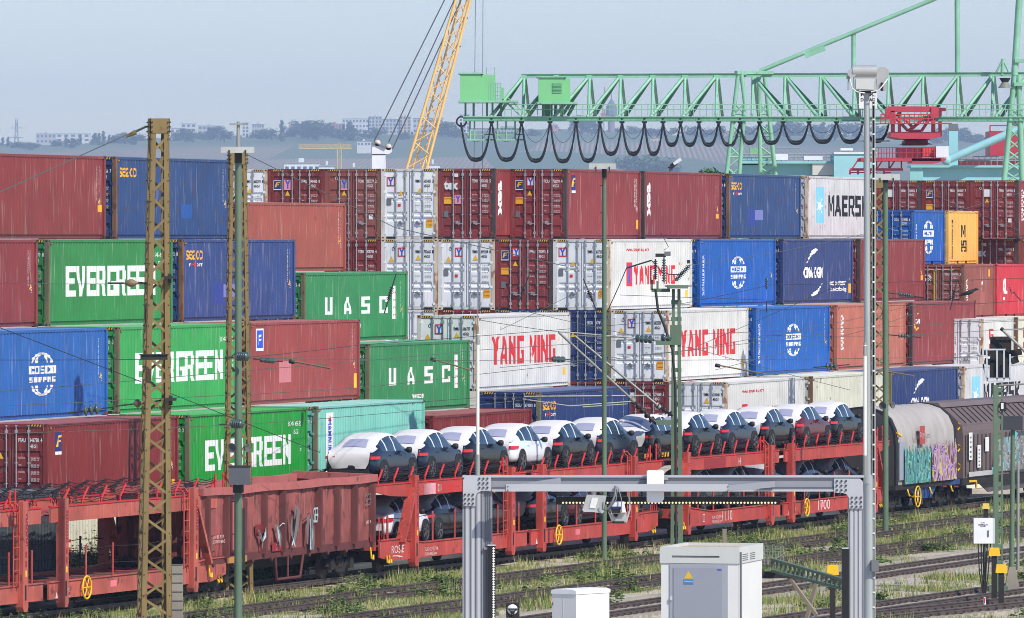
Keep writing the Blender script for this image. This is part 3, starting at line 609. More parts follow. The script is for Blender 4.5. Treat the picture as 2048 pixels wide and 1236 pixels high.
def track(c, slope, y0, y1, conc, shiny, nm, z=0.0):
    d = Vector((slope, 1, 0)); ln = d.length * (y1 - y0); d.normalize(); rz = math.atan2(d.y, d.x)
    t = empty('railway_track', (c + slope * y0, y0, z), rz, kind='structure'); t['label'] = nm
    for sy in (-.7525, .7525):
        b = MB(); b.prism([(sy - .07, .27), (sy + .07, .27), (sy + .02, .30), (sy + .012, .39), (sy + .036, .40), (sy + .036, .43), (sy - .036, .43), (sy - .036, .40), (sy - .012, .39), (sy - .02, .30)], 'x', 0, ln, M_RAIL)
        b.box(0, sy - .03, .43, ln, sy + .03, .433, M_RTOP if shiny else M_RAIL)
        for k in range(int(ln / .6)): b.box(k * .6 + .1, sy - .1, .265, k * .6 + .2, sy + .1, .285, M_CLIP); b.box(k * .6 + .12, sy - .1, .29, k * .6 + .18, sy + .1, .33, M_RAIL)
        b.build('rail', t)
    b = MB()
    for k in range(int(ln / .6)):
        x = k * .6; dz = random.uniform(-.012, .012)
        if conc: b.prism([(x + .05, .1), (x + .33, .1), (x + .29, .262 + dz), (x + .09, .262 + dz)], 'y', -1.3, 1.3, M_CONC)
        elif random.random() < .55: b.box(x + .05, -1.28 + random.uniform(-.06, .06), .1, x + .27, 1.28 + random.uniform(-.06, .06), .222 + dz, M_WOOD)
    b.build('sleepers', t)
track(-96.3, .353, 205, 400, False, True, 'farthest track under the freight train')
track(-90.4, .353, 205, 400, False, False, 'weedy track beside the freight train')
track(-85.1, .353, 200, 400, False, False, 'dark railed third track')
track(-79.4, .353, 200, 400, True, True, 'track with pale concrete sleepers')
track(-80.5 + 0.4, .388, 205, 330, True, True, 'nearer track with pale concrete sleepers')
track(-110.9, .53, 205, 250, True, True, 'nearest track merging at the lower right', .004)
b = MB()
for k in range(90): b.box(0, k * 1.0, 0, .32, k * 1.0 + .985, .1 + random.uniform(-.01, .01), M_CONC)
tr = b.build('cable_trough', None, (-82.0 + .353 * 225, 225, .2), -math.atan(.353)); tag(tr, 'pale concrete cable trough lying between the middle tracks', 'cable trough')
# ---- grass and weeds
def blades(name, cnt, cols, hmin, hmax, per, zone, wid=.03, leafy=False):
    mb = MB(); ms = [mat('grass %d' % i if not leafy else 'weed %d' % i, c, .8, 0, .25, scale=3, spec=.2) for i, c in enumerate(cols)]; k = 0; tries = 0
    while k < cnt and tries < cnt * 30:
        tries += 1; p = zone()
        if not p: continue
        x, y, q = p; k += 1; h0 = random.uniform(hmin, hmax) * (.5 + q)
        m = random.choices(range(len(ms)), [3, 2, 2, 2][:len(ms)])[0]
        for i in range(per):
            a = random.uniform(0, 6.283); l = random.uniform(.1, .55) * h0; h = h0 * random.uniform(.5, 1.1); ox, oy = random.gauss(0, .14 * (1 + q)), random.gauss(0, .14 * (1 + q)); w = wid * random.uniform(.7, 1.4)
            ca, sa = math.cos(a), math.sin(a); bx, by = x + ox, y + oy; mi = ms[m] if random.random() < .75 else random.choice(ms)
            if not leafy: mb.add([(bx - sa * w / 2, by + ca * w / 2, .16), (bx + sa * w / 2, by - ca * w / 2, .16), (bx + ca * l, by + sa * l, .2 + h)], [(0, 1, 2)], mi)
            else:
                z = .2 + h; mb.add([(bx, by, .15), (bx + .02, by + .01, .15), (bx + ca * l * .3, by + sa * l * .3, z)], [(0, 1, 2)], mi)
                for q2 in range(9):
                    f = .15 + .85 * q2 / 9; a2 = random.uniform(0, 6.283); e = random.uniform(.06, .15) * (1.25 - f) * 1.4; px, py, pz = bx + ca * l * .3 * f, by + sa * l * .3 * f, .2 + h * f
                    c2, s2 = math.cos(a2) * e, math.sin(a2) * e; mb.add([(px, py, pz), (px + c2 - s2 * .35, py + s2 + c2 * .35, pz + e * .3), (px + c2 * 1.6, py + s2 * 1.6, pz - .02), (px + c2 + s2 * .35, py + s2 - c2 * .35, pz + e * .1)], [(0, 1, 2, 3)], mi)
    o = mb.build(name, fix=False); return tag(o, kind='stuff')
from mathutils import noise as mn
TRK = [(-96.3, .353, 1.5), (-90.4, .353, .55), (-85.1, .353, .7), (-79.4, .353, 1.35), (-80.1, .388, 1.4), (-110.9, .53, 1.4)]
def gzone(th, sc=.28, seed=0.0, cmin=-94.6):
    def f():
        y = random.uniform(203, 345); x = random.uniform(-30, 26)
        if abs(x) > .0665 * y + 2: return None
        c = x - .353 * y
        if c < cmin: return None
        v = mn.noise(Vector((x * sc + seed, y * sc * .6, seed))) + .35 * mn.noise(Vector((x * 1.1, y * 1.1, seed + 4)))
        for i, (tc, sl, w) in enumerate(TRK):
            dd = abs(x - tc - sl * y)
            if dd < w: return None
            if i in (3, 4, 5) and dd < w + .5: v -= .3
        if -94.6 < c < -83.5: v += .18
        if v < th: return None
        return x, y, min(1, max(0, v - th) * 1.3)
    return f
GC = [(122, 140, 76), (98, 122, 58), (178, 166, 118), (150, 150, 92)]
blades('grass', 15000, GC, .08, .27, 8, gzone(.12), .022)
blades('grass', 6000, [(188, 172, 120), (168, 150, 100), (140, 140, 80)], .10, .26, 6, gzone(.02, .35, 9.0), .02)
blades('grass', 2600, GC, .3, .62, 8, gzone(.30, .45, 3.0), .035)
blades('weeds', 420, [(84, 108, 58), (106, 126, 70), (130, 138, 88)], .4, .85, 5, gzone(.42, .5, 15.0), .03, True)
def bzone():
    y = random.uniform(243, 262); x = -96.9 + .353 * y - random.uniform(2.6, 3.6); return x, y, .9
blades('weeds', 380, [(86, 132, 60), (120, 156, 88), (150, 150, 160)], 1.0, 1.9, 6, bzone, .03, True)
b = MB()
for k in range(90):
    y = random.uniform(215, 330); x = random.uniform(-12, 20); c = x - .353 * y
    if c < -94.5 or any(abs(x - tc - sl * y) < 1.0 for tc, sl, w in TRK): continue
    r = random.uniform(.05, .16); vv = [(x + r * random.uniform(.6, 1.3) * math.cos(a), y + r * random.uniform(.6, 1.3) * math.sin(a), .2 + (r * .9 if j else 0)) for j in (0, 1) for a in (0, 1.5, 3, 4.6)]
    b.add(vv, [(0, 1, 5, 4), (1, 2, 6, 5), (2, 3, 7, 6), (3, 0, 4, 7), (4, 5, 6, 7)], M_CONC)
tag(b.build('gravel'), kind='stuff')
# ---- hills
def hills_mat():
    m = bpy.data.materials.new('vineyard slopes'); m.use_nodes = True; nt = m.node_tree; N = nt.nodes; Lk = nt.links; b = N['Principled BSDF']; b.inputs['Roughness'].default_value = 1
    tc = N.new('ShaderNodeTexCoord')
    vo = N.new('ShaderNodeTexVoronoi'); vo.inputs['Scale'].default_value = .0047; mp0 = N.new('ShaderNodeMapping'); mp0.inputs['Scale'].default_value = (1, .32, 0); Lk.new(tc.outputs['Object'], mp0.inputs[0]); Lk.new(mp0.outputs[0], vo.inputs['Vector'])
    sp = N.new('ShaderNodeSeparateColor'); Lk.new(vo.outputs['Color'], sp.inputs[0])
    mp = N.new('ShaderNodeMapping'); mp.inputs['Rotation'].default_value = (0, 0, .014); Lk.new(tc.outputs['Object'], mp.inputs[0])
    wv = N.new('ShaderNodeTexWave'); wv.wave_type = 'BANDS'; wv.bands_direction = 'X'; wv.inputs['Scale'].default_value = .066; wv.inputs['Distortion'].default_value = .6; Lk.new(mp.outputs[0], wv.inputs['Vector'])
    ns = N.new('ShaderNodeTexNoise'); ns.inputs['Scale'].default_value = .013; ns.inputs['Detail'].default_value = 5; Lk.new(tc.outputs['Object'], ns.inputs['Vector'])
    def mx(f, a, c):
        x = N.new('ShaderNodeMix'); x.data_type = 'RGBA'; Lk.new(f, x.inputs['Factor'])
        for s, v in ((x.inputs['A'], a), (x.inputs['B'], c)):
            if hasattr(v, 'links'): Lk.new(v, s)
            else: s.default_value = (*lin(v), 1)
        return x.outputs['Result']
    soil = mx(sp.outputs[0], (150, 122, 108), (176, 146, 128)); green = mx(sp.outputs[1], (92, 112, 74), (118, 124, 90))
    rows = mx(wv.outputs['Fac'], green, soil)
    mr = N.new('ShaderNodeMapRange'); mr.inputs['From Min'].default_value = .45; mr.inputs['From Max'].default_value = .6; Lk.new(ns.outputs['Fac'], mr.inputs['Value'])
    st = N.new('ShaderNodeMath'); st.operation = 'GREATER_THAN'; st.inputs[1].default_value = .86; Lk.new(sp.outputs[2], st.inputs[0])
    c = mx(st.outputs[0], rows, green)
    sxyz = N.new('ShaderNodeSeparateXYZ'); Lk.new(tc.outputs['Object'], sxyz.inputs[0])
    hg = N.new('ShaderNodeMapRange'); hg.inputs['From Min'].default_value = 4640 * KF; hg.inputs['From Max'].default_value = 4760 * KF; Lk.new(sxyz.outputs['Y'], hg.inputs['Value'])
    c = mx(hg.outputs[0], c, green); Lk.new(c, b.inputs['Base Color']); return m
RID = [(-200, 300), (0, 288), (150, 285), (300, 276), (500, 270), (700, 266), (900, 262), (1100, 258), (1300, 262), (1500, 266), (1700, 270), (1900, 276), (2100, 285), (2300, 300)]
def ridge(px):
    for a, c in zip(RID, RID[1:]):
        if px <= c[0]: return a[1] + (c[1] - a[1]) * (px - a[0]) / (c[0] - a[0])
    return RID[-1][1]
KF = 1.6; YR = 5000.0 * KF
def hz_(x, y):
    px = CX + x / YR * F; top = HC + (HZ - ridge(max(-199, min(2299, px)))) / F * YR
    f = (y - 2600 * KF) / (YR - 2600 * KF)
    if f <= 0: return 0
    if f <= 1: return top * (f ** 1.25) + 2.2 * math.sin(x * .013 + y * .0025) * f * (1 - f) * 5
    return top + (y - YR) * .004
b = MB(); XS = [(-620 + 26 * i) * KF for i in range(48)]; YS = [(2600 + 80 * i) * KF for i in range(36)]; vs = [(x, y, hz_(x, y)) for y in YS for x in XS]; n = len(XS)
b.add(vs, [(j * n + i, j * n + i + 1, (j + 1) * n + i + 1, (j + 1) * n + i) for j in range(len(YS) - 1) for i in range(n - 1)], hills_mat(), True); tag(b.build('hills'), kind='structure')
# trees: scaled copies of five grown crowns
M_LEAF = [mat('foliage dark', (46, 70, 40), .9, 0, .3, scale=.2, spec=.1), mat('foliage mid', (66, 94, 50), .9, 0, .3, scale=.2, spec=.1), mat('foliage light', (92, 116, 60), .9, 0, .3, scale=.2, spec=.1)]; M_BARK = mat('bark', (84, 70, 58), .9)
def tree_meshes(kind, seed):
    rn = random.Random(seed); cr = MB(); tk = MB()
    tk.tube((0, 0, 0), (.05, 0, .5), .035, M_BARK, 7, .02)
    for k in range(6): a = k * 1.05; tk.tube((.03, 0, .25 + .05 * k), (math.cos(a) * .22, math.sin(a) * .22, .5 + .05 * k), .012, M_BARK, 5, .005)
    lumps = []
    if kind == 'round':
        for k in range(16): a = rn.uniform(0, 6.28); r = rn.uniform(0, .34); lumps.append((math.cos(a) * r, math.sin(a) * r, rn.uniform(.38, .86), rn.uniform(.10, .2)))
    elif kind == 'column':
        for k in range(12): lumps.append((rn.uniform(-.04, .04), rn.uniform(-.04, .04), .1 + .82 * k / 12, .11 * (1 - abs(k / 12 - .35) * .9)))
    else:
        for k in range(14): f = k / 14; lumps.append((rn.uniform(-.14, .14) * (1 - f), rn.uniform(-.14, .14) * (1 - f), .15 + .8 * f, .2 * (1 - f) + .05))
    for (x, y, z, r) in lumps:
        for i in range(46):
            v = Vector((rn.gauss(0, 1), rn.gauss(0, 1), rn.gauss(0, .9))).normalized(); p = Vector((x, y, z)) + v * r * rn.uniform(.65, 1.08); e = rn.uniform(.022, .05)
            a = Vector((rn.uniform(-1, 1), rn.uniform(-1, 1), rn.uniform(-1, 1))).normalized(); c_ = a.cross(v).normalized() * e; d_ = c_.cross(v).normalized() * e * .8
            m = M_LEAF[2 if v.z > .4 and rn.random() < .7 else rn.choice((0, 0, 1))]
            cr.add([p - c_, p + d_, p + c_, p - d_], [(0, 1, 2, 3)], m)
    return cr.mesh('crown'), tk.mesh('trunk')
TM = [tree_meshes('round', 1), tree_meshes('round', 2), tree_meshes('round', 3), tree_meshes('column', 4), tree_meshes('cone', 5)]
POS = ['left of the tall lattice mast', 'between the two left masts', 'left of the yellow boom', 'under the gantry girder', 'behind the red trolley', 'at the right edge']
def tree(px, ytop, h, k, Y, label, w=1.0, group='trees on the far hill'):
    if Y > 1500: Y = Y * KF; h = h * KF
    ztop = HC + (HZ - ytop) / F * Y; x = (px - CX) / F * Y
    t = empty('tree', (x, Y, ztop - h), random.uniform(0, 6.28), label, 'tree', group); t.scale = (h * w, h * w, h)
    place('crown', TM[k][0], t); place('trunk', TM[k][1], t); return t
# crown tops read off the skyline, left to right (px, y of the top, height in m, kind)
TL = [(5, 271, 9, 3), (16, 270, 9, 3), (30, 282, 7, 0), (46, 280, 7, 1), (62, 283, 7, 2), (78, 286, 6, 0), (112, 276, 8, 1), (132, 270, 8, 3), (148, 274, 8, 0), (161, 265, 7, 3), (190, 264, 9, 4), (198, 262, 11, 3), (207, 258, 10, 3), (218, 266, 9, 3), (232, 267, 9, 1), (246, 263, 9, 2), (262, 266, 9, 0), (280, 264, 9, 1),
      (352, 262, 9, 2), (372, 254, 10, 0), (386, 258, 9, 1), (402, 262, 8, 2), (418, 252, 10, 4), (434, 250, 10, 0), (450, 256, 9, 1), (508, 262, 8, 2), (524, 256, 9, 0), (541, 252, 10, 1), (564, 235, 13, 3), (584, 252, 10, 2), (601, 238, 14, 0), (616, 244, 12, 1), (634, 237, 14, 2), (650, 242, 12, 0), (664, 250, 10, 1), (682, 256, 9, 2), (700, 240, 14, 4), (716, 252, 11, 0), (734, 262, 8, 1), (750, 252, 11, 2), (808, 262, 8, 0), (826, 258, 9, 1), (884, 244, 11, 2), (900, 240, 12, 0), (908, 250, 10, 1), (914, 262, 8, 2),
      (980, 262, 7, 0), (1010, 258, 8, 1), (1064, 256, 8, 2), (1105, 252, 9, 0), (1152, 226, 13, 1), (1165, 228, 12, 2), (1184, 240, 10, 0), (1236, 252, 8, 1), (1262, 250, 9, 2), (1296, 254, 8, 0), (1322, 252, 8, 1), (1350, 254, 8, 2), (1384, 250, 9, 0), (1412, 252, 9, 1), (1440, 250, 9, 2),
      (1500, 250, 9, 0), (1530, 246, 10, 1), (1556, 244, 11, 2), (1580, 238, 13, 0), (1604, 242, 12, 1), (1628, 246, 11, 2), (1646, 242, 12, 4), (1668, 246, 11, 0), (1690, 238, 13, 1), (1712, 246, 11, 2), (1760, 248, 11, 0), (1870, 262, 10, 1), (1892, 254, 12, 2), (1920, 252, 12, 0), (1942, 262, 10, 1), (1960, 266, 9, 2)]
SIZE = ['low', 'small', 'middling', 'tall', 'lofty']
BLD_PX = [(45, 'the pale houses'), (120, 'the long pale houses'), (200, 'the poplars'), (340, 'the tall lattice mast'), (400, 'the white flats'), (475, 'the second lattice mast'), (565, 'the white gabled house'), (640, 'the dark copse'), (740, 'the terrace of flats'), (860, 'the yellow crane boom'), (930, 'the green cabin'), (1100, 'the first cable loops'), (1215, 'the slim domed tower'), (1330, 'the middle cable loops'), (1450, 'the crane leg'), (1580, 'the cyan hopper'), (1700, 'the floodlight mast'), (1830, 'the red trolley'), (1980, 'the red boxes')]
seen = {}
for i, (px, yt, h, k) in enumerate(TL):
    near = min(BLD_PX, key=lambda q: abs(q[0] - px)); shape = ['round crowned', 'broad crowned', 'uneven crowned', 'slim columnar', 'pointed'][k]
    key = (shape, near[1]); seen[key] = seen.get(key, 0) + 1
    sd = 'left' if px < near[0] - 6 else 'right' if px > near[0] + 6 else 'level with'
    lb = f'hazy {shape} tree on the ridge, ' + ('level with ' if sd == 'level with' else f'just {sd} of ') + near[1]
    if seen[key] > 1: lb = f'hazy {shape} {"taller" if h > 9 else "lower"} tree on the ridge, {ORDN[seen[key]]} one by {near[1]}' if False else f'hazy {shape} tree {int(h)} metres tall on the ridge by {near[1]}'
    tree(px, yt, h * 1.25, k, YR / KF - 40 - (i * 37) % 150, lb, 1.0 if k in (3,) else 1.35)
for (px, yt, h, Y, w) in ((1282, 303, 22, 3900, 1.3), (1310, 306, 20, 3880, 1.3), (1255, 312, 15, 3890, 1.2), (1335, 316, 14, 3870, 1.2)):
    tree(px, yt, h, (px // 7) % 3, Y, f'big hazy tree {h} metres tall standing alone in the vineyard under the cable loops', w, 'big trees in the vineyard')
for (px, yt, h, Y) in ((1400, 334, 5, 700), (1424, 332, 5, 705), (1444, 336, 5, 700)):
    tree(px, yt, h, (px // 5) % 3, Y, f'bright green tree top {["first", "second", "third"][(px > 1410) + (px > 1430)]} from the left behind the plain maroon container', 1.2, 'green trees behind the containers')
# buildings on the ridge
M_WIN = mat('window dark', (86, 100, 118), .3, 0, .05)
def house(px0, px1, ytop, ybot, wall, label, roof='flat', Y=None, rows=3, cols=5, rc=(150, 96, 84), name='apartment_building'):
    Y = (Y or 4940) * (KF if (Y or 4940) > 1500 else 1); x0, x1 = (px0 - CX) / F * Y, (px1 - CX) / F * Y; z1 = HC + (HZ - ytop) / F * Y; z0 = HC + (HZ - ybot) / F * Y - 6; w = x1 - x0; d = min(18, max(9, w * .5))
    t = empty(name, (x0, Y, z0), 0, label, 'building', 'houses on the far hill'); h = z1 - z0; wm = mat('wall %d %d %d' % wall, wall, .85, 0, .06)
    b = MB(); hb = h * (.72 if roof == 'gable' else 1)
    b.box(0, 0, 0, w, d, hb, wm)
    if roof == 'gable': b.prism([(-.0, hb), (w, hb), (w / 2, h)], 'y', .0, d, wm)
    b.build('wall', t); b = MB()
    if roof == 'gable':
        for s in (0, 1):
            p = [(w / 2, h + .1), (w / 2, h + .5), (-.6 if s == 0 else w + .6, hb - .1), (-.6 if s == 0 else w + .6, hb - .5)]
            b.prism(p, 'y', -.5, d + .5, mat('roof %d %d %d' % rc, rc, .8, 0, .1))
    else: b.box(-.3, -.3, h, w + .3, d + .3, h + .5, mat('flat roof', (150, 148, 146), .8)); b.box(w * .4, d * .3, h + .5, w * .55, d * .6, h + 2.2, wm)
    b.build('roof', t)
    for r in range(rows):
        for c in range(cols):
            b = MB(); cw = w / cols; zc = hb - (r + .65) * min(5.2, hb / rows); b.box(c * cw + cw * .22, -.1, zc, c * cw + cw * .78, .1, zc + 2.2, M_WIN); b.build('window', t)
    return t
WH, WG, WB, WP = (226, 224, 220), (196, 194, 190), (206, 186, 160), (204, 150, 150)
for a in ((72, 112, 268, 290, WG, 'long hazy building with stepped roof on the left ridge'), (112, 180, 268, 282, WH, 'low pale terrace right of the stepped building'), (340, 360, 257, 278, WH, 'white block touching the tall lattice mast', 'flat', None, 3, 2), (362, 392, 248, 270, WH, 'white flats right of the tall lattice mast', 'flat', None, 4, 3), (396, 440, 252, 268, WG, 'grey stepped flats left of the second lattice mast', 'flat', None, 3, 5),
          (484, 498, 246, 276, WH, 'narrow white high rise beside the second lattice mast', 'flat', None, 6, 2), (504, 528, 249, 264, WG, 'grey flats just right of the narrow white high rise'), (560, 580, 252, 276, WH, 'small white gabled house below the dark poplar', 'gable', None, 2, 2), (578, 592, 247, 262, WP, 'pink house with red roof on the ridge', 'gable', None, 2, 2),
          (650, 690, 248, 262, WP, 'long reddish roofed house amid the dark trees', 'flat', None, 2, 6), (684, 738, 238, 256, WH, 'white terrace of flats left of the crane cables', 'flat', None, 3, 8), (736, 764, 234, 264, WG, 'grey high rise left of the crane cables', 'flat', None, 6, 4), (764, 800, 239, 264, WG, 'wide grey flats behind the crane cables', 'flat', None, 5, 5), (798, 822, 234, 262, WB, 'beige high rise between crane cables and yellow boom', 'flat', None, 6, 3), (826, 886, 237, 258, WG, 'long grey flats behind the yellow boom', 'flat', None, 3, 8),
          (762, 778, 266, 278, WH, 'little white gabled house below the grey flats', 'gable', 4960, 2, 2), (778, 796, 268, 278, WH, 'second little white house right of the gabled one', 'gable', 4960, 1, 3), (714, 742, 283, 294, WH, 'low white shed on the slope below the flats', 'flat', 4500, 1, 4), (918, 940, 230, 262, WH, 'white tower block left of the green cabin', 'flat', None, 6, 3),
          (1000, 1030, 254, 268, WG, 'pale block under the left end of the girder', 'flat', None, 2, 4), (1100, 1116, 250, 270, WP, 'pink block between the first cable loops', 'flat', None, 3, 2), (1300, 1322, 272, 284, WB, 'brown roofed house among the cable loops', 'gable', 4700, 1, 3), (1340, 1368, 264, 274, WH, 'white house right of the brown roofed one', 'gable', 4900, 1, 3), (1440, 1470, 262, 274, WP, 'pink house left of the crane leg', 'gable', 4900, 1, 3)):
    house(*a)
for (px0, px1, yt, yb, lb) in ((568, 640, 327, 345, 'white factory hall with ribbon windows just above the red containers'), (640, 668, 333, 345, 'pale annex right of the white factory hall'), (694, 722, 337, 346, 'low white roof right of the annex'), (852, 880, 330, 346, 'pale shed behind the foot of the yellow boom')):
    house(px0, px1, yt, yb, (214, 222, 228), lb, 'flat', 1900, 1, 6, name='factory_building')
# slim domed tower and transmission mast
t = empty('tower', ((1223 - CX) / F * 4950 * KF, 4950 * KF, 60 * KF), 0, 'slim hazy tower with a dome above the cable loops', 'tower'); t.scale = (KF, KF, KF)
b = MB(); b.tube((0, 0, 0), (0, 0, 26), 2.6, mat('tower stone', (150, 130, 130), .9), 10, 2.2); b.build('shaft', t)
b = MB(); b.tube((0, 0, 26), (0, 0, 32), 3.8, mat('tower gallery', (110, 116, 130), .9), 10, 3.6); b.tube((0, 0, 32), (0, 0, 37), 3.4, MATS['tower gallery'], 10, .3); b.tube((0, 0, 37), (0, 0, 41), .25, MATS['tower gallery'], 5); b.build('dome', t)
t = empty('telecom_mast', ((1209 - CX) / F * 4980 * KF, 4980 * KF, 60 * KF), 0, 'thin red and white telecom mast beside the domed tower', 'mast'); t.scale = (KF, KF, KF)
b = MB()
for k in range(6): b.tube((0, 0, k * 7.5), (0, 0, k * 7.5 + 7.5), 1.2 - k * .15, mat('mast red', (200, 90, 90), .7) if k % 2 else C_WHT_ if False else mat('mast white', (220, 220, 220), .7), 6)
b.box(-2.5, -.5, 24, 2.5, .5, 28, MATS['mast red']); b.build('shaft', t)
t = empty('pylon', ((33 - CX) / F * 4950 * KF, 4950 * KF, 50 * KF), 0, 'faint lattice pylon at the far left of the ridge', 'pylon'); t.scale = (KF, KF, KF); b = MB(); PM = mat('pylon steel', (110, 120, 130), .7)
for s in (-1, 1):
    for q in (-1, 1): b.bar((s * 2.2, q * 2.2, 0), (s * .4, q * .4, 34), .4, .4, PM)
for k in range(8): w_ = 2.2 - k * .22; b.bar((-w_, -w_, k * 4), (w_ - .2, -w_, k * 4 + 4), .25, .25, PM); b.bar((w_, -w_, k * 4), (-w_ + .2, -w_, k * 4 + 4), .25, .25, PM)
for z in (22, 28): b.bar((-4.5, 0, z), (4.5, 0, z), .4, .4, PM)
b.build('lattice', t)
t = empty('tower_crane', ((679 - CX) / F * 3200, 3200, 10), 0, 'distant yellow tower crane standing in front of the vineyard', 'crane'); b = MB(); YC = mat('faded crane yellow', (206, 178, 110), .7)
zt = HC + (HZ - 283) / F * 3200 - 10; zj = HC + (HZ - 297) / F * 3200 - 10
for s in (-.8, .8):
    for q in (-.8, .8): b.bar((s, q, 0), (s, q, zj), .25, .25, YC)
for k in range(int(zj / 1.6)): b.bar((-.8 if k % 2 else .8, -.8, k * 1.6), (.8 if k % 2 else -.8, -.8, k * 1.6 + 1.6), .15, .15, YC)
b.build('tower', t); b = MB()
for z in (0, 1.5): b.bar((-17, 0, zj + z), (5, 0, zj + z), .3, .3, YC)
for k in range(22): b.bar((-17 + k, 0, zj), (-16.5 + k, 0, zj + 1.5), .18, .18, YC); b.bar((-16.5 + k, 0, zj + 1.5), (-16 + k, 0, zj), .18, .18, YC)
b.bar((-.7, 0, zj), (0, 0, zt), .3, .3, YC); b.bar((.7, 0, zj), (0, 0, zt), .3, .3, YC); b.build('jib', t)
# ---- haze
b = MB(); hz_m = bpy.data.materials.new('haze'); hz_m.use_nodes = True; nt = hz_m.node_tree
nt.nodes.remove(nt.nodes['Principled BSDF']); pv = nt.nodes.new('ShaderNodeVolumePrincipled'); pv.inputs['Color'].default_value = (.56, .72, 1.0, 1); pv.inputs['Density'].default_value = .000105; pv.inputs['Anisotropy'].default_value = -.12
nt.links.new(pv.outputs[0], nt.nodes['Material Output'].inputs['Volume'])
b.box(-1300, -120, -1.2, 1300, 9300, 200, hz_m); tag(b.build('haze'), kind='stuff')
# ---------------------------------------------------------------- the train on the far track (local x along the track, y to the left, z above rail top)
TU = Vector((.3329, .9430, 0)); TN = Vector((.9430, -.3329, 0)); TRZ = math.atan2(TU.y, TU.x); ZR = HC - 11.2
TO = Vector((3.82, 281.4, 0)) - TN * .75
def SP(px, n=1.45):
    t = (px - CX) / F; return (t * (TO.y + n * TN.y) - (TO.x + n * TN.x)) / (TU.x - t * TU.y)
def TP(s, n=0, z=0): return TO + TU * s + TN * n + Vector((0, 0, ZR + z))
M_RED = mat('wagon red', (180, 66, 56), .6, 0, .2, .65, .35, (108, 50, 42), bleach=.4); M_RED1 = mat('faded wagon red', (178, 88, 74), .65, 0, .22, .7, .5, (104, 52, 46), bleach=.4)
M_REDH = mat('fresh red', (200, 46, 42), .5, 0, .08, .2, .03); M_DKR = mat('dark red panel', (150, 34, 40), .5, 0, .1, .2)
M_UNDER = mat('underframe black', (34, 31, 30), .8, 0, .3); M_TYRE = mat('tyre', (24, 24, 26), .8, 0, .1)
M_CABLE = mat('dark cable', (34, 24, 26), .6, 0, .1); M_DECK = mat('deck plates', (96, 60, 58), .7, 0, .2, 0, .3); M_YEL = mat('handle yellow', (240, 190, 30), .45, 0, .06)
M_CREAM = mat('wagon white print', (228, 205, 200), .6, 0, .1); M_HAZ = mat('hazard black', (26, 24, 24), .6)
M_RUSTD = mat('rust brown steel', (118, 64, 56), .75, 0, .25, .4, .5)
M_WHEEL = mat('wheel steel', (52, 42, 38), .6, .3, .2)
def wheelset(par, s, r=.46, name='wheelset'):
    b = MB()
    for y in (-.75, .75):
        b.lathe((s, y - .07, r), [(.0, 0), (r * .55, 0), (r * .6, .03), (r * .92, .03), (r, 0), (r, .11), (r + .03, .12), (r + .03, .14), (r * .6, .1), (0, .12)], M_WHEEL, 20, (0, 1, 0))
    b.tube((s, -.8, r), (s, .8, r), .08, M_WHEEL)
    for y in (-1.0, 1.0): b.box(s - .16, y - .12, r - .16, s + .16, y + .12, r + .2, M_UNDER)
    b.build(name, par)
def bogie(par, s):
    b = MB()
    for y in (-1.0, 1.0):
        b.prism([(s - 1.3, .42), (s - 1.2, .62), (s - .5, .62), (s - .3, .35), (s + .3, .35), (s + .5, .62), (s + 1.2, .62), (s + 1.3, .42), (s + .6, .4), (s + .3, .2), (s - .3, .2), (s - .6, .4)], 'y', y - .05, y + .05, M_UNDER)
        for k in (-.18, 0, .18): b.lathe((s + k * 1.3, y, .36), [(.07, 0), (.075, .05), (.06, .1), (.075, .15), (.06, .2), (.075, .25)], M_WHEEL, 8)
    b.box(s - .25, -1.0, .5, s + .25, 1.0, .72, M_UNDER)
    bo = b.build('bogie', par)
    for k in (-.9, .9): wheelset(bo, s + k)
def handwheel(par, s, z, mm=None, r=.34):
    b = MB(); b.torus((s, -1.56, z), r, .03, mm or M_YEL, (0, 1, 0))
    for a in (0, 60, 120): c_, s_ = math.cos(rad(a)) * r, math.sin(rad(a)) * r; b.tube((s - c_, -1.56, z - s_), (s + c_, -1.56, z + s_), .018, mm or M_YEL, 5)
    b.tube((s, -1.6, z), (s, -1.3, z), .04, mm or M_YEL); b.build('handwheel', par)
def ladder(par, s, y, z0, z1, m, w=.42):
    b = MB()
    for k in (0, w): b.tube((s + k, y, z0), (s + k, y, z1), .028, m, 6)
    z = z0 + .15
    while z < z1 - .05: b.tube((s, y, z), (s + w, y, z), .02, m, 5); z += .34
    b.path([(s, y, z1 - .05), (s + .02, y + .15, z1 + .12), (s + w, y + .15, z1 + .12), (s + w, y, z1 - .05)], .025, m, 5)
    b.build('ladder', par)
def marks(par, items, y=-1.452, name='marking'):
    g = MB()
    for (tr, x, z, w, h, m) in items:
        b = g if name == 'graffiti' else MB()
        for k, t in enumerate(tr): b.add([(x + p[0] * w, y - .004, z + p[1] * h) for p in t], [(0, 1, 2)], m)
        if b is not g: b.build('plate' if tr is UNIT or tr is TRI else 'lettering', par, fix=False)
    if g.f: g.build(name, par, fix=False)
def tx(t, b=0.0): return text_tris(t, b)
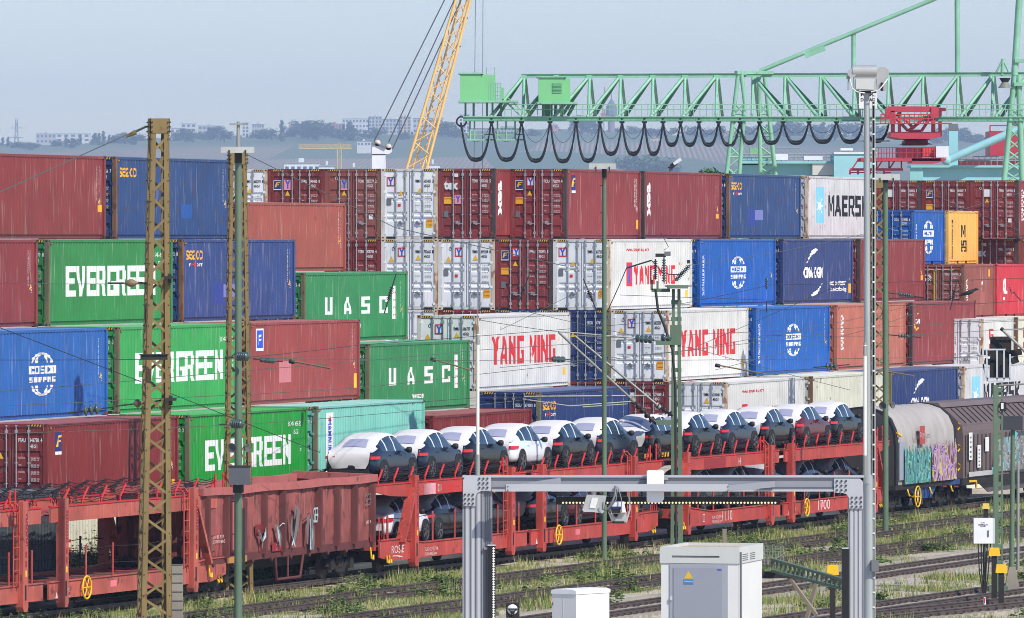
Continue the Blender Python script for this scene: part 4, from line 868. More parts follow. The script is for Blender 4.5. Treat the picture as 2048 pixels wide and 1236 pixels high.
def carrier(s0, s1, joint, posts, red, label, du=-.19, extra=(), loaded=True, xl=None):
    """double deck car transporter in two close-coupled halves"""
    t = empty('car_transporter_wagon', tuple(TP(0)), TRZ, label, 'car transporter wagon', 'freight wagons of the train')
    for (a, b_) in ((s0, joint - .22), (joint + .22, s1)):
        ln = b_ - a; b = MB()
        inner_r = b_ < s1 - .5
        # longitudinal side beams with cranked ends
        for y in (-1.45, 1.39):
            e = .55
            if inner_r: poly = [(a, .78), (a, .56), (a + 1.2, .42), (b_, .42), (b_, .92), (a + 4.2, .92), (a + 1.7, 1.12), (a, 1.12)]
            else: poly = [(a, .42), (b_ - 1.2, .42), (b_, .6), (b_, 1.12), (b_ - 1.7, 1.12), (b_ - 4.2, .92), (a, .92)]
            b.prism(poly, 'y', y, y + .06, red); 
            top = [(a, 1.12 if inner_r else .92), (a + 1.7 if inner_r else b_ - 4.2, 1.12 if inner_r else .92), (a + 4.2 if inner_r else b_ - 1.7, .92 if inner_r else 1.12), (b_, .92 if inner_r else 1.12)]
            for p, q in zip(top, top[1:]): b.bar((p[0], y + .03, p[1] + .02), (q[0], y + .03, q[1] + .02), .14, .035, red)
        for k in range(int(ln / 1.6)): b.box(a + .5 + k * 1.6, -1.38, .45, a + .62 + k * 1.6, 1.38, .75, M_UNDER)
        b.box(a + .3, -.5, .38, b_ - .3, .5, .7, M_UNDER)
        b.build('underframe', t)
        d = MB(); d.box(a + .1, -1.38, .80, b_ - .1, 1.38, .86, M_DECK)
        for y in (-.85, .85): d.box(a + .1, y - .28, .861, b_ - .1, y + .28, .878, M_RUSTD)
        for k in range(int(ln / .9)):
            if k % 2 == 0: d.box(a + .3 + k * .9, -1.25, .879, a + .36 + k * .9, 1.25, .9, M_RED1)
        d.build('lower_deck', t)
        # lower deck stanchions and cables
        b = MB(); st = [a + .8 + k * (ln - 1.6) / 6 for k in range(7)]
        for y in (-1.42, 1.42):
            m = M_RED if y < 0 else M_CABLE
            for s in st: b.tube((s, y, .92), (s, y, 1.95), .035, m, 6)
            for z in (1.35, 1.85): b.path([(st[0] + (st[-1] - st[0]) * i / 18, y, z - .05 * math.sin(math.pi * ((i * 3) % 18) / 18)) for i in range(19)], .012, M_CABLE, 4)
        b.build('lower_railing', t)
        # upper deck
        b = MB(); ua, ub = a - (.35 if not inner_r else 0.0) + (0 if inner_r else .35) + .15, b_ + (.75 if not inner_r else -.15)
        if inner_r: ua = a - .4
        for y in (-1.45, 1.39):
            if inner_r: poly = [(ua, 2.95), (ua, 3.16), (ub, 3.16), (ub, 2.71), (a + 2.6, 2.71), (a + .9, 2.78)]
            else: poly = [(ua, 2.71), (ua, 3.16), (ub, 3.16), (ub, 2.98), (b_ - .9, 2.71)]
            b.prism(poly, 'y', y, y + .06, red)
            b.bar((ua, y + .03, 3.18), (ub, y + .03, 3.18), .12, .04, M_REDH)
        b.build('upper_beam', t, (0, 0, du))
        d = MB(); d.box(ua, -1.38, 2.86, ub, 1.38, 2.9, M_DECK)
        for y in (-.85, .85): d.box(ua, y - .28, 2.901, ub, y + .28, 2.925, M_RUSTD if loaded else red)
        for k in range(int((ub - ua) / .7)): d.box(ua + .3 + k * .7, -.55, 2.902, ua + .36 + k * .7, .55, 2.93, M_RED1)
        e0 = ub - 1.1 if not inner_r else ua
        for k in range(7): d.prism([(e0 + k * .16, 3.0), (e0 + .08 + k * .16, 3.0), (e0 + .14 + k * .16, 3.16), (e0 + .06 + k * .16, 3.16)], 'y', -1.0, 1.3, M_YEL if k % 2 else M_HAZ)
        d.build('upper_deck', t, (0, 0, .075 if du else 0))
        b = MB(); n = max(3, int((ub - ua - 2.6) / 1.45)); g0 = ua + (.3 if inner_r else 1.0); step = (ub - ua - 3.0) / n
        st = [g0 + k * step for k in range(n + 1)]
        for y in (-1.42, 1.42):
            sg = 1 if y < 0 else -1; mm = M_REDH if y < 0 else M_CABLE
            for s in st:
                b.tube((s, y, 3.16), (s, y, 3.32), .035, mm, 6); b.tube((s, y, 3.32), (s + .88, y + sg * .18, 3.66), .038, mm, 6)
                
            b.path([(st[0], y, 3.24), (st[-1] + .9, y, 3.24)], .014, M_CABLE, 4)
            for j in range(5):
                f = j / 4
                pts = []
                for k, s in enumerate(st):
                    p = Vector((s + .88 * f, y + sg * .18 * f, 3.34 + .32 * f)); pts.append(p)
                    if k < n: pts.append(p + Vector((step / 2, 0, -.045 - .02 * ((j + k) % 3))))
                b.path(pts, .013, M_CABLE, 4)
        for k in range(7):
            s = (ub - 2.1 if inner_r else ua) + .26 * k
            b.path([(s, -1.42, 3.2), (s + .1, -1.44, 3.4 + .1 * (k % 2)), (s + .34, -1.4, 3.24), (s + .2, -1.3, 3.5 - .03 * k)], .016, M_CABLE if k % 2 else M_REDH, 4)
        for s in ((ub - 2.3, ub - 1.9) if inner_r else (ub - 1.6, ub - .9)): b.tube((s, -1.42, 3.16), (s, -1.42, 3.78), .035, M_REDH, 6)
        b.path([(ub - .95, -1.42, 3.72), (ub - .9, -1.42, 3.8), (ub - .3, -1.42, 3.4), (ub, -1.42, 3.35)], .03, M_REDH, 5) if not inner_r else None
        b.build('upper_railing', t, (0, 0, du))
    # posts with scale plates
    for (s, diag, lad) in posts:
        for y in (-1.0, 1.0):
            b = MB(); yy = -1.62 if y < 0 else 1.38
            b.box(s - .2, yy, .3, s + .2, yy + .24, 3.42 + du, red); b.prism([(s - .2, .3), (s + .2, .3), (s + .12, .16), (s - .12, .16)], 'y', yy, yy + .24, red)
            if y < 0:
                b.box(s - .055, yy - .004, .5, s + .055, yy - .001, .95, M_HAZ); b.box(s + .02, yy - .004, 2.1, s + .17, yy - .001, 3.05, M_DKR)
                for k in range(9): b.box(s + .04 + (k % 2) * .05, yy - .008, 2.15 + k * .1, s + .07 + (k % 2) * .05, yy - .005, 2.17 + k * .1, M_CREAM)
                for k in range(3): b.box(s - .02, yy - .004, 1.2 + k * .28, s + .1, yy - .001, 1.38 + k * .28, M_DKR if k else M_YEL)
            b.build('post', t)
            if diag:
                b = MB(); b.bar((s + diag * 1.25, yy + .12, 1.0), (s + diag * .15, yy + .12, 2.8), .12, .34, red, (0, 1, 0)); b.build('brace', t)
        if lad: ladder(t, s + lad, -1.55, .9, 3.3, M_RED)
    w = MB()
    for (a, b_) in ((s0, joint), (joint, s1)): pass
    for s in (s0 + 1.7, joint - 3.4, joint + 3.4, s1 - 1.7): wheelset(t, s, .42)
    for s in (joint,):
        b = MB(); b.tube((s - .8, 0, .55), (s + .8, 0, .55), .09, M_UNDER); b.box(s - .5, -.3, .2, s + .5, .3, .5, M_UNDER); b.build('coupling', t)
    for (s, d) in ((s0, -1), (s1, 1)):
        b = MB()
        for y in (-.87, .87): b.tube((s, y, 1.0), (s + d * .45, y, 1.0), .09, M_UNDER); b.lathe((s + d * .45, y, 1.0), [(0, .05), (.2, .04), (.22, 0), (0, 0)], M_UNDER, 14, (d, 0, 0))
        b.box(min(s, s + d * .12), -1.3, .8, max(s, s + d * .12), 1.3, 1.15, red); b.build('buffer_beam', t)
        h = MB()
        for k in (.5, .75): h.path([(s - d * k, -1.5, .62), (s - d * k, -1.52, .4), (s - d * (k + .12), -1.54, .36), (s - d * (k + .14), -1.52, .48)], .03, M_YEL, 5)
        for k in (.05, .5):
            h.path([(s - d * k, -1.4, 1.12), (s - d * k, -1.4, 1.9), (s - d * (k + .3), -1.4, 1.9), (s - d * (k + .3), -1.4, 1.45), (s - d * (k + .2), -1.4, 1.12)], .025, M_REDH, 5)
        h.build('grab_rail', t)
    handwheel(t, joint + 2.9, .68)
    for (tr, px, z, w_, h_, m) in extra: pass
    marks(t, [(tr, px, z, w_, h_, m) for (tr, px, z, w_, h_, m) in extra])
    return t
def lower_marks(a, j, b_):
    return [(tx('TLX 427-5714'), a + 4.3, .62, 1.3, .12, M_CREAM), (tx('750.0.455 xm'), a + 4.3, .47, 1.2, .1, M_CREAM), (UNIT, a + 3.2, .55, .25, .3, M_CREAM), (UNIT, a + 3.23, .58, .19, .24, M_RED),
            (tx('25 t'), j + 1.3, .6, .5, .16, M_CREAM), (tx('43 m'), j + 1.3, .42, .5, .12, M_CREAM), (TRI, j + .7, .44, .2, .2, M_CREAM), (UNIT, j + 5.0, .6, .5, .2, mat('salmon panel', (232, 120, 130), .6)), (UNIT, j + 3.25, .5, .3, .4, M_REDH), (UNIT, j + 3.3, .56, .2, .18, M_YEL),
            (tx('H'), a + 7.6, 2.58, .26, .26, M_CREAM)]
s_b = SP(450); s_j = SP(92)
LABT = {1: 'empty double deck car transporter in faded red at the left frame edge', 2: 'red double deck car transporter with a full load of new cars behind the grey portal', 3: 'red loaded car transporter ending at the tarpaulin wagon'}
carrier(s_j - 12.2, SP(452), s_j, [(SP(50, 1.6), 0, -.75), (SP(131, 1.6), 0, 0), (SP(391, 1.6), 1, -.85)], M_RED1, LABT[1], extra=lower_marks(s_j - 12, s_j, 0), loaded=False, du=0)
a2, j2, b2 = SP(760), SP(1058), SP(1316)
carrier(a2, b2, j2, [(SP(833, 1.6), -1, 0), (SP(1026, 1.6), 0, -.85), (SP(1088, 1.6), 0, 0), (SP(1272, 1.6), 0, -.85)], M_RED, LABT[2],
        extra=lower_marks(a2, j2, b2) + [(UNIT, a2 + 4.2, 2.53, 4.6, .38, M_REDH), (UNIT, a2 + 4.2, 2.53, 1.2, .37, mat('pale pink lettering panel', (236, 170, 176), .6)), (block_tris('DB'), a2 + 5.6, 2.6, .4, .24, M_CREAM), (tx('ROSIE'), a2 + 1.1, .66, 1.2, .26, M_CREAM), (strip_tris([(0, .6), (.5, .5), (1, 0)], .3), a2 + 1.2, .52, .9, .1, M_CREAM)])
a3, j3, b3 = SP(1352), SP(1564), SP(1768)
carrier(a3, b3, j3, [(SP(1378, 1.6), -1, 0), (SP(1545, 1.6), 0, -.8), (SP(1587, 1.6), 0, 0), (SP(1752, 1.6), 1, -.8)], M_RED, LABT[3],
        extra=lower_marks(a3, j3, b3) + [(UNIT, a3 + 3.4, 2.53, 2.6, .38, M_DKR), (tx('11.10'), a3 + 5.6, .5, 1.2, .4, M_CREAM), (tx('1700'), j3 + 4.7, .5, 1.6, .4, M_CREAM)])
# ---------------------------------------------------------------- gondola wagon
def gondola(s0, s1):
    t = empty('gondola_wagon', tuple(TP(0)), TRZ, 'weathered open gondola wagon with ribbed walls and grey graffiti', 'gondola wagon', 'freight wagons of the train')
    gm = mat('gondola paint', (146, 76, 70), .75, 0, .34, .7, .75, (92, 50, 44), bleach=.3); gr = mat('shaded gondola rib', (96, 46, 44), .75, 0, .25, .5, .5, (80, 46, 42)); gp = mat('gondola pink rim', (176, 98, 92), .75, 0, .2, .4, .4, (120, 60, 52)); gi = mat('gondola inside', (128, 72, 56), .85, 0, .3, .3, .6)  # rib paint darkened to carry the ribs' shade; other trim shares it
    ln = s1 - s0; zt = 3.25
    for y, nm in ((-1.42, 'side_wall'), (1.36, 'side_wall')):
        b = MB(); n = 40; vs = []
        for i in range(n + 1):
            x = s0 + ln * i / n; d = .035 * math.sin(i * 2.1) * (1 if y < 0 else 0)
            for z in (1.15, 1.9, 2.6, zt): vs.append((x, y - d * (1 if 1.5 < z < 3 else .2) - .03 * (1 if z > 1.5 and i % 4 < 2 else 0), z))
        b.add(vs, [(4 * i + j, 4 * i + 4 + j, 4 * i + 5 + j, 4 * i + 1 + j) for i in range(n) for j in range(3)], gm)
        yi = y + .06
        b.add([(s0, yi, 1.15), (s1, yi, 1.15), (s1, yi, zt), (s0, yi, zt)], [(0, 1, 2, 3)], gi); b.build(nm, t)
        b = MB(); yo = y - .19 if y < 0 else y + .1
        for k in range(10):
            x = s0 + .3 + (ln - .7) * k / 9
            if k in (2, 5): continue
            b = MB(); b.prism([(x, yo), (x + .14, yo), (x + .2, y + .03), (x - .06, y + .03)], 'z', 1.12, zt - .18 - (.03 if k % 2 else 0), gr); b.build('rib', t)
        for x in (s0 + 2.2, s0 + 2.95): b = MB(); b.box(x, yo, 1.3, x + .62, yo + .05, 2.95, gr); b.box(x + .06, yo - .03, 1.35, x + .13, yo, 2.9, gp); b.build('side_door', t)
        b = MB()   # bent top rim
        pts = [(s0 - .1 + (ln + .2) * i / 30, y - .02 + .025 * math.sin(i * .9), zt - .02 + .016 * math.sin(i * .63 + 1)) for i in range(31)]
        for p, q in zip(pts, pts[1:]): b.bar(p, q, .26, .24, gp)
        b.build('top_rim', t)
    b = MB()
    for x in (s0, s1 - .06): b.box(x, -1.36, 1.15, x + .06, 1.36, zt, gm); b.bar((x + .03, -1.4, zt), (x + .03, 1.4, zt + .08), .26, .24, gp)
    for x, d in ((s0, -1), (s1, 1)):
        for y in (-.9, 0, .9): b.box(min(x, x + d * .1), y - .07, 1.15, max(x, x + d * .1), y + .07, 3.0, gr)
    b.build('end_wall', t)
    b = MB(); b.box(s0, -1.4, .98, s1, 1.4, 1.16, gi)
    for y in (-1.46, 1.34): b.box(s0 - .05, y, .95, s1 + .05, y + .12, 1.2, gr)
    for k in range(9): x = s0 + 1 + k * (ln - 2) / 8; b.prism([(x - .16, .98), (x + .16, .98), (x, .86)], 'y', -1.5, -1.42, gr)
    b.box(s0 + .6, -.45, .55, s1 - .6, .45, .95, M_UNDER)
    b.box(s0 + 2.2, -1.51, .93, s0 + 3.8, -1.465, 1.13, mat('rusty ochre plate', (176, 122, 66), .7, 0, .25, 0, .5)); b.build('underframe', t)
    b = MB()
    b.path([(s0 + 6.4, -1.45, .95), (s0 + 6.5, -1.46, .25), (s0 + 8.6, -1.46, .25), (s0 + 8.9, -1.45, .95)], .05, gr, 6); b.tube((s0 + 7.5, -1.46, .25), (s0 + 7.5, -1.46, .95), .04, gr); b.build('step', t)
    for s in (s0 + 2.1, s1 - 2.1): bogie(t, s)
    for (s, d) in ((s0, -1), (s1, 1)):
        b = MB()
        for y in (-.87, .87): b.tube((s, y, 1.02), (s + d * .5, y, 1.02), .09, M_UNDER); b.lathe((s + d * .5, y, 1.02), [(0, .05), (.22, .04), (.24, 0), (0, 0)], M_UNDER, 14, (d, 0, 0))
        b.build('buffer', t)
    b = MB()
    for s in (s0 + .5, s1 - .5): b.path([(s, -1.5, .95), (s, -1.55, .6), (s + .12, -1.57, .55), (s + .16, -1.55, .7)], .035, M_YEL, 5)
    b.path([(s1 + .2, -1.1, 1.9), (s1 + .3, -1.15, 1.7), (s1 + .15, -1.1, 1.55), (s1 + .3, -1.1, 1.3)], .03, M_YEL, 5); b.build('grab_rail', t)
    pale = mat('graffiti pale blue', (188, 208, 214), .6, 0, .15, .3); gg = mat('graffiti grey', (112, 108, 106), .7, 0, .2, .3); gk = mat('graffiti outline', (52, 44, 44), .7)
    it = [(UNIT, s0 + 4.5, 1.75, .95, .32, mat('dark patch', (122, 34, 34), .6, 0, .1)), (UNIT, s0 + 6.0, 1.16, .95, .28, M_DKR), (tx('Mimi'), s0 + 2.45, 2.0, .55, .2, M_CREAM), (tx('SER'), s0 + 9.7, 1.95, .5, .5, pale),
          (tx('UIC 91'), s1 - .9, 1.75, .5, .1, M_CREAM), (tx('31 80 537'), s0 + .9, 1.75, .9, .1, M_CREAM), (tx('5374 014.8-5'), s0 + .9, 1.6, 1.0, .1, M_CREAM), (tx('2098'), s0 + 6.35, 1.2, .25, .2, M_CREAM), (UNIT, s1 - .5, 1.15, .42, .2, M_REDH),
          (tx('SER'), s1 - 1.0, 2.35, .7, .4, gg)]
    marks(t, it, -1.505)
    it = []
    def st(pts, w, m): it.append(([[(p[0], p[1]) for p in q] for q in strip_tris(pts, w)], s0, 0, 1, 1, m))
    a = s0; K = lambda x, z, L_: [(x + p, z + q) for p, q in L_]
    st(K(4.55, 1.3, [(0, .62), (.2, .4), (.36, .22), (.36, 0)]), [.05, .16, .12, .05], gg); st(K(4.9, 1.52, [(0, 0), (.25, .2), (.45, .55)]), [.05, .2, .1], pale); st(K(4.6, 1.3, [(0, .55), (.3, .2), (.62, .62)]), .045, gk)
    st(K(6.0, 1.3, [(0, .75), (.2, .6), (.45, .3), (.5, .0)]), [.05, .22, .3, .08], gg); st(K(6.2, 1.35, [(0, .6), (.15, .3), (.25, 0)]), [.06, .16, .05], pale); st(K(6.4, 1.95, [(0, 0), (.3, .1), (.6, .04)]), .03, pale)
    st(K(7.35, 1.25, [(.1, 1.0), (.15, .5), (.35, .2), (.6, .6), (.75, 1.15), (.5, 1.3), (.4, .9)]), [.1, .25, .2, .3, .26, .2, .08], gg); st(K(7.4, 1.25, [(.05, 1.1), (.2, .4), (.45, .05), (.62, .5)]), .05, gk); st(K(7.5, 1.2, [(0, .1), (.2, .3), (.3, .05)]), [.05, .2, .05], pale)
    st(K(8.85, 1.1, [(.05, .2), (.1, 1.0), (.4, 1.1), (.5, .6), (.5, .0)]), [.12, .26, .2, .3, .3], gg); st(K(9.1, 1.1, [(.1, 1.0), (.2, .5), (.1, 0)]), [.1, .24, .14], pale); st(K(8.85, 1.1, [(0, 1.15), (.3, 1.2), (.42, .8), (.4, .1)]), .04, gk)
    marks(t, it, -1.60, 'graffiti')
gondola(SP(402), SP(748))
# ---------------------------------------------------------------- covered wagons
def graffiti_mat(name, cols, base, seed):
    m = bpy.data.materials.new(name); m.use_nodes = True; nt = m.node_tree; N = nt.nodes; Lk = nt.links; b = N['Principled BSDF']; b.inputs['Roughness'].default_value = .55
    tc = N.new('ShaderNodeTexCoord'); mp = N.new('ShaderNodeMapping'); mp.inputs['Scale'].default_value = (1.5, 1, .55); mp.inputs['Location'].default_value = (seed, 0, seed)
    Lk.new(tc.outputs['Object'], mp.inputs[0])
    ns = N.new('ShaderNodeTexNoise'); ns.inputs['Scale'].default_value = 1.3; ns.inputs['Detail'].default_value = .6; ns.inputs['Distortion'].default_value = 1.6; Lk.new(mp.outputs[0], ns.inputs['Vector'])
    cr = N.new('ShaderNodeValToRGB'); cr.color_ramp.interpolation = 'CONSTANT'; e = cr.color_ramp.elements
    stops = [.0, .36, .40, .45, .475, .52, .545, .60, .64]
    while len(e) < len(cols): e.new(.5)
    for i, c in enumerate(cols): e[i].position = stops[i]; e[i].color = (*lin(c), 1)
    Lk.new(ns.outputs['Fac'], cr.inputs[0]); Lk.new(cr.outputs[0], b.inputs['Base Color']); return m
def covered(s0, s1):
    t = empty('tarpaulin_wagon', tuple(TP(0)), TRZ, 'covered freight wagon with grey tarpaulin hood and turquoise and pink graffiti', 'covered wagon', 'freight wagons of the train')
    tp = mat('grey tarpaulin', (168, 162, 158), .75, 0, .1, .35, 0, bump=.15); ln = s1 - s0
    prof = [(-1.46, 1.15), (-1.48, 2.0), (-1.47, 2.75), (-1.40, 3.35), (-1.2, 3.8), (-.85, 4.1), (-.4, 4.25), (0, 4.3), (.4, 4.25), (.85, 4.1), (1.2, 3.8), (1.4, 3.35), (1.46, 2.6), (1.46, 1.15)]
    b = MB(); n = 110; vs = []
    for i in range(n + 1):
        x = s0 + .35 + (ln - .7) * i / n
        ph = (x - s0) / ((ln - .7) / 9)
        fold = abs(math.sin(math.pi * ph)) ** .6
        for (y, z) in prof:
            k = max(0, (z - 1.1) / 3.2)
            sag = .10 * (1 - fold) * (1 if z < 3.9 else .35) - .02
            wr = .028 * math.sin(x * 17 + z * 3) * (1 if z < 3.4 else .3) + .03 * math.sin(x * 6.3 + z * 1.7)
            q = Vector((y, z - 2.6)); d = q.normalized() if q.length > 0 else q
            vs.append((x, y - d.x * (sag * .5 + wr * .6), z - max(0, d.y) * (sag + wr * .3)))
    m = len(prof)
    b.add(vs, [(i * m + j, (i + 1) * m + j, (i + 1) * m + j + 1, i * m + j + 1) for i in range(n) for j in range(m - 1)], tp, True); b.build('tarpaulin', t)
    for x in (s0, s1 - .35):
        b = MB(); pr = [(y * 1.02, z + (.05 if z > 3 else 0)) for y, z in prof]; b.prism(pr, 'x', x, x + .35, M_HAZ if x == s0 else M_UNDER); b.build('end_wall', t)
    b = MB(); b.prism([(y * .95, z - .04) for y, z in prof], 'x', s0 - .03, s0, mat('dark end sheet', (66, 62, 64), .6, 0, .15, .2)); b.build('end_panel', t)
    b = MB(); b.box(s0 + .4, -1.54, 1.35, s0 + 1.2, -1.49, 2.9, mat('pale steel door', (150, 156, 170), .5, 0, .1, .3)); b.build('end_door', t)
    M_GT = graffiti_mat('turquoise graffiti', [(60, 120, 120), (40, 50, 60), (88, 170, 168), (120, 196, 190), (52, 118, 106), (148, 200, 160), (36, 60, 66), (100, 170, 200), (70, 140, 120)], None, 3.1)
    M_GP = graffiti_mat('pink graffiti', [(96, 52, 50), (200, 160, 208), (74, 58, 96), (208, 164, 210), (182, 140, 196), (60, 46, 70), (206, 190, 60), (190, 150, 200), (110, 70, 60)], None, 8.4)
    for (x0, x1, zt, mm) in ((s0 + .9, s0 + ln * .53, 2.55, M_GT), (s0 + ln * .55, s1 - .4, 2.65, M_GP)):
        b = MB(); n = 60; vs = []
        for i in range(n + 1):
            x = x0 + (x1 - x0) * i / n; top = zt + .14 * math.sin(i * .8) + .12 * math.sin(i * 1.9)
            for z in (1.17, 1.8, top): vs.append((x, -1.60, z))
        b.add(vs, [(3 * i + j, 3 * i + 3 + j, 3 * i + 4 + j, 3 * i + 1 + j) for i in range(n) for j in range(2)], mm); b.build('graffiti', t)
    marks(t, [(UNIT, s0 + 3.0, 2.75, .75, .75, mat('muted red logo', (172, 66, 62), .6)), (tx('Rail'), s0 + 2.4, 2.98, .55, .24, mat('grey lettering', (92, 90, 92), .6)), (tx('Cargo'), s0 + 3.05, 3.0, .65, .26, C_WHT), (tx('Austria'), s0 + 3.8, 2.98, .75, .24, MATS['grey lettering'])], -1.605, 'logo')
    b = MB(); bl = mat('underframe blue', (36, 66, 122), .6, 0, .2, .2, .15)
    b.box(s0 - .1, -1.5, .95, s1 + .1, 1.5, 1.14, M_UNDER); b.prism([(s0 + 2.2, .95), (s0 + 6.2, .95), (s0 + 5.4, .5), (s0 + 3.4, .5)], 'y', -1.4, -1.34, bl); b.prism([(s1 - 1.4, .95), (s1 + .2, .95), (s1 + .2, 1.14), (s1 - .3, 1.2)], 'y', -1.56, -1.5, bl)
    for k in (3.6, 4.3, 5.0): b.box(s0 + k, -1.46, .52, s0 + k + .06, -1.4, .95, bl)
    b.box(s0 + .5, -.5, .55, s1 - .5, .5, .95, M_UNDER); b.build('underframe', t)
    for s in (s0 + .9, s1 - .9): bogie(t, s)
    handwheel(t, s0 + 2.9, .62, r=.42)
    b = MB()
    for s in (s0 + 1.6, s0 + 4.8, s1 - 1.0): b.path([(s, -1.5, .95), (s, -1.56, .72), (s + .12, -1.57, .68)], .04, M_YEL, 5)
    for z in (1.5, 2.3, 3.2): b.path([(s1 - .12, -1.55, z), (s1 + .12, -1.62, z + .15), (s1 - .05, -1.6, z + .3)], .04, M_YEL, 5)
    b.path([(s0 + .1, -1.5, 3.3), (s0 + .25, -1.62, 3.15), (s0 + .45, -1.55, 3.2)], .05, M_YEL, 5); b.build('grab_rail', t)
covered(SP(1790), SP(1912))
def sliding(s0, s1):
    t = empty('sliding_wall_wagon', tuple(TP(0)), TRZ, 'brown sliding wall wagon with flat roof and white graffiti at the right edge', 'sliding wall wagon', 'freight wagons of the train')
    br = mat('wagon brown', (104, 88, 86), .65, 0, .12, .3, .05); br2 = mat('wagon roof brown', (112, 98, 98), .65, 0, .1, .2); ln = s1 - s0
    b = MB()
    b.prism([(-1.5, 1.15), (-1.5, 2.95), (-1.42, 3.4), (-.62, 4.12), (.62, 4.12), (1.42, 3.4), (1.5, 2.95), (1.5, 1.15)], 'x', s0, s1, br)
    b.build('body', t)
    b = MB(); b.prism([(-.72, 4.12), (-.6, 4.32), (.6, 4.32), (.72, 4.12)], 'x', s0 - .6, s1, br2)
    for k in range(26): x = s0 + .8 + k * .8; b.bar((x, -1.40, 3.45), (x + .02, -.72, 4.06), .03, .03, M_UNDER)
    b.box(s0, -1.47, 3.0, s1, -1.44, 3.35, br2); b.build('roof', t)
    b = MB()
    for k in range(24): b.box(s0 + .3 + k * .62, -1.53, 1.2, s0 + .36 + k * .62, -1.501, 2.95, M_UNDER)
    for k in range(6): b.box(s0 + 7 + k * 2.6, -1.56, 1.2, s0 + 9.5 + k * 2.6, -1.535, 2.9, mat('panel blue grey', (66, 68, 76), .6, 0, .1)) if k == 0 else None
    b.build('sliding_wall', t)
    GW = graffiti_mat('white graffiti', [(112, 104, 100), (190, 188, 186), (66, 60, 60), (170, 168, 168), (100, 92, 92), (200, 200, 200), (80, 74, 74), (120, 186, 190), (150, 146, 144)], None, 14.0)
    b = MB(); b.add([(s0 + 4.4, -1.57, 1.3), (s1, -1.57, 1.3), (s1, -1.57, 2.7), (s0 + 5.2, -1.57, 2.75)], [(0, 1, 2, 3)], GW); b.build('graffiti', t)
    tq = mat('turquoise print', (96, 180, 184), .6); items = [(UNIT, s0 + .6, 1.9, .55, 1.15, C_WHT), (UNIT, s0 + 1.9, 1.55, .55, .95, C_WHT), (UNIT, s0 + 3.1, 2.2, .55, .6, C_WHT), (UNIT, s0 + .6, 1.2, 3.6, .2, mat('grey smear', (180, 178, 178), .6)), (UNIT, s0 + 4.1, 1.22, .9, .3, tq),
              (poly_tris([(0, 0), (.6, 0), (1, 1), (.3, .6)]), s0 + 4.3, 1.3, .8, 1.1, tq), (poly_tris([(0, .6), (.4, 1), (1, .7), (.5, 0)]), s0 + 7.0, 2.5, 1.2, .5, tq)]
    for k in range(5): items.append((UNIT, s0 + .75, 2.0 + k * .2, .25, .08, C_GRY)); items.append((UNIT, s0 + 2.05, 1.62 + k * .16, .25, .06, C_GRY))
    marks(t, items, -1.575, 'panel')
    b = MB(); b.box(s0 - .1, -1.5, .85, s1, 1.5, 1.14, M_UNDER); b.prism([(s0 + 3.2, .85), (s1, .85), (s1, .45), (s0 + 4.6, .45)], 'y', -1.3, -1.24, mat('underframe grey', (84, 78, 78), .6, 0, .2)); b.build('underframe', t)
    for s in (s0 + 1.6, s1 - 3.0): bogie(t, s)
    b = MB(); b.path([(s0 + .8, -1.5, 1.0), (s0 + 1.6, -1.6, 1.0), (s0 + 1.65, -1.6, .72)], .05, M_YEL, 5); b.build('grab_rail', t)
sliding(SP(1924), SP(1924) + 20)
# ---------------------------------------------------------------- cars
def lerp_keys(keys, x):
    for a, b in zip(keys, keys[1:]):
        if x <= b[0]:
            f = (x - a[0]) / (b[0] - a[0]); f = f * f * (3 - 2 * f) * .5 + f * .5
            return [p + (q - p) * f for p, q in zip(a[1:], b[1:])]
    return list(keys[-1][1:])
#        x     halfw  zbot  zshould zbelt  wtop  ztop
CK = [(0.00, .76, .46, .72, .92, .66, .97), (.08, .86, .36, .76, .98, .70, 1.04), (.30, .92, .32, .80, 1.03, .70, 1.10), (.75, .94, .30, .82, 1.06, .66, 1.33), (1.25, .94, .25, .82, 1.06, .62, 1.53),
      (1.8, .94, .22, .82, 1.04, .62, 1.61), (2.3, .94, .22, .81, 1.02, .62, 1.62), (2.75, .94, .22, .80, 1.01, .61, 1.54), (3.15, .935, .24, .79, 1.00, .66, 1.27), (3.5, .93, .28, .78, .97, .74, 1.04), (4.0, .91, .3, .74, .90, .68, .96), (4.35, .84, .32, .66, .78, .58, .82), (4.52, .66, .4, .56, .64, .45, .66)]
def car_ring(x, out=0.0):
    w, zb, zs, zl, wt, zt = lerp_keys(CK, x)
    if out: w += out; wt += out; zt += out; zl += out * .5
    return [(.0, zb), (.6 * w, zb), (.93 * w, zb + .03), (w, zb + .16), (w * 1.0, (zb + zs) / 2 + .06), (w * .985, zs), (w * .93, zl), ((w * .93 + wt) / 2 + .02, (zl + zt) / 2 + .0), (wt, zt - .05), (wt * .7, zt - .005), (0, zt + .012)]
M_GLASS = mat('car glass', (40, 62, 84), .1, 0, .05, spec=.9); M_CHROME = mat('pillar film', (214, 220, 226), .4, .1, .05)
M_COVER = mat('white protective cover', (216, 214, 214), .8, 0, .03, bump=.35); M_CWIN = mat('cover window', (158, 160, 186), .5, 0, .05); M_COVG = mat('greyer cover', (176, 168, 174), .8, 0, .05, bump=.3)
M_TAIL = mat('tail lamp', (214, 30, 52), .15, 0, .05, spec=.8); M_RIM = mat('alloy rim', (150, 152, 156), .3, .8, .05)
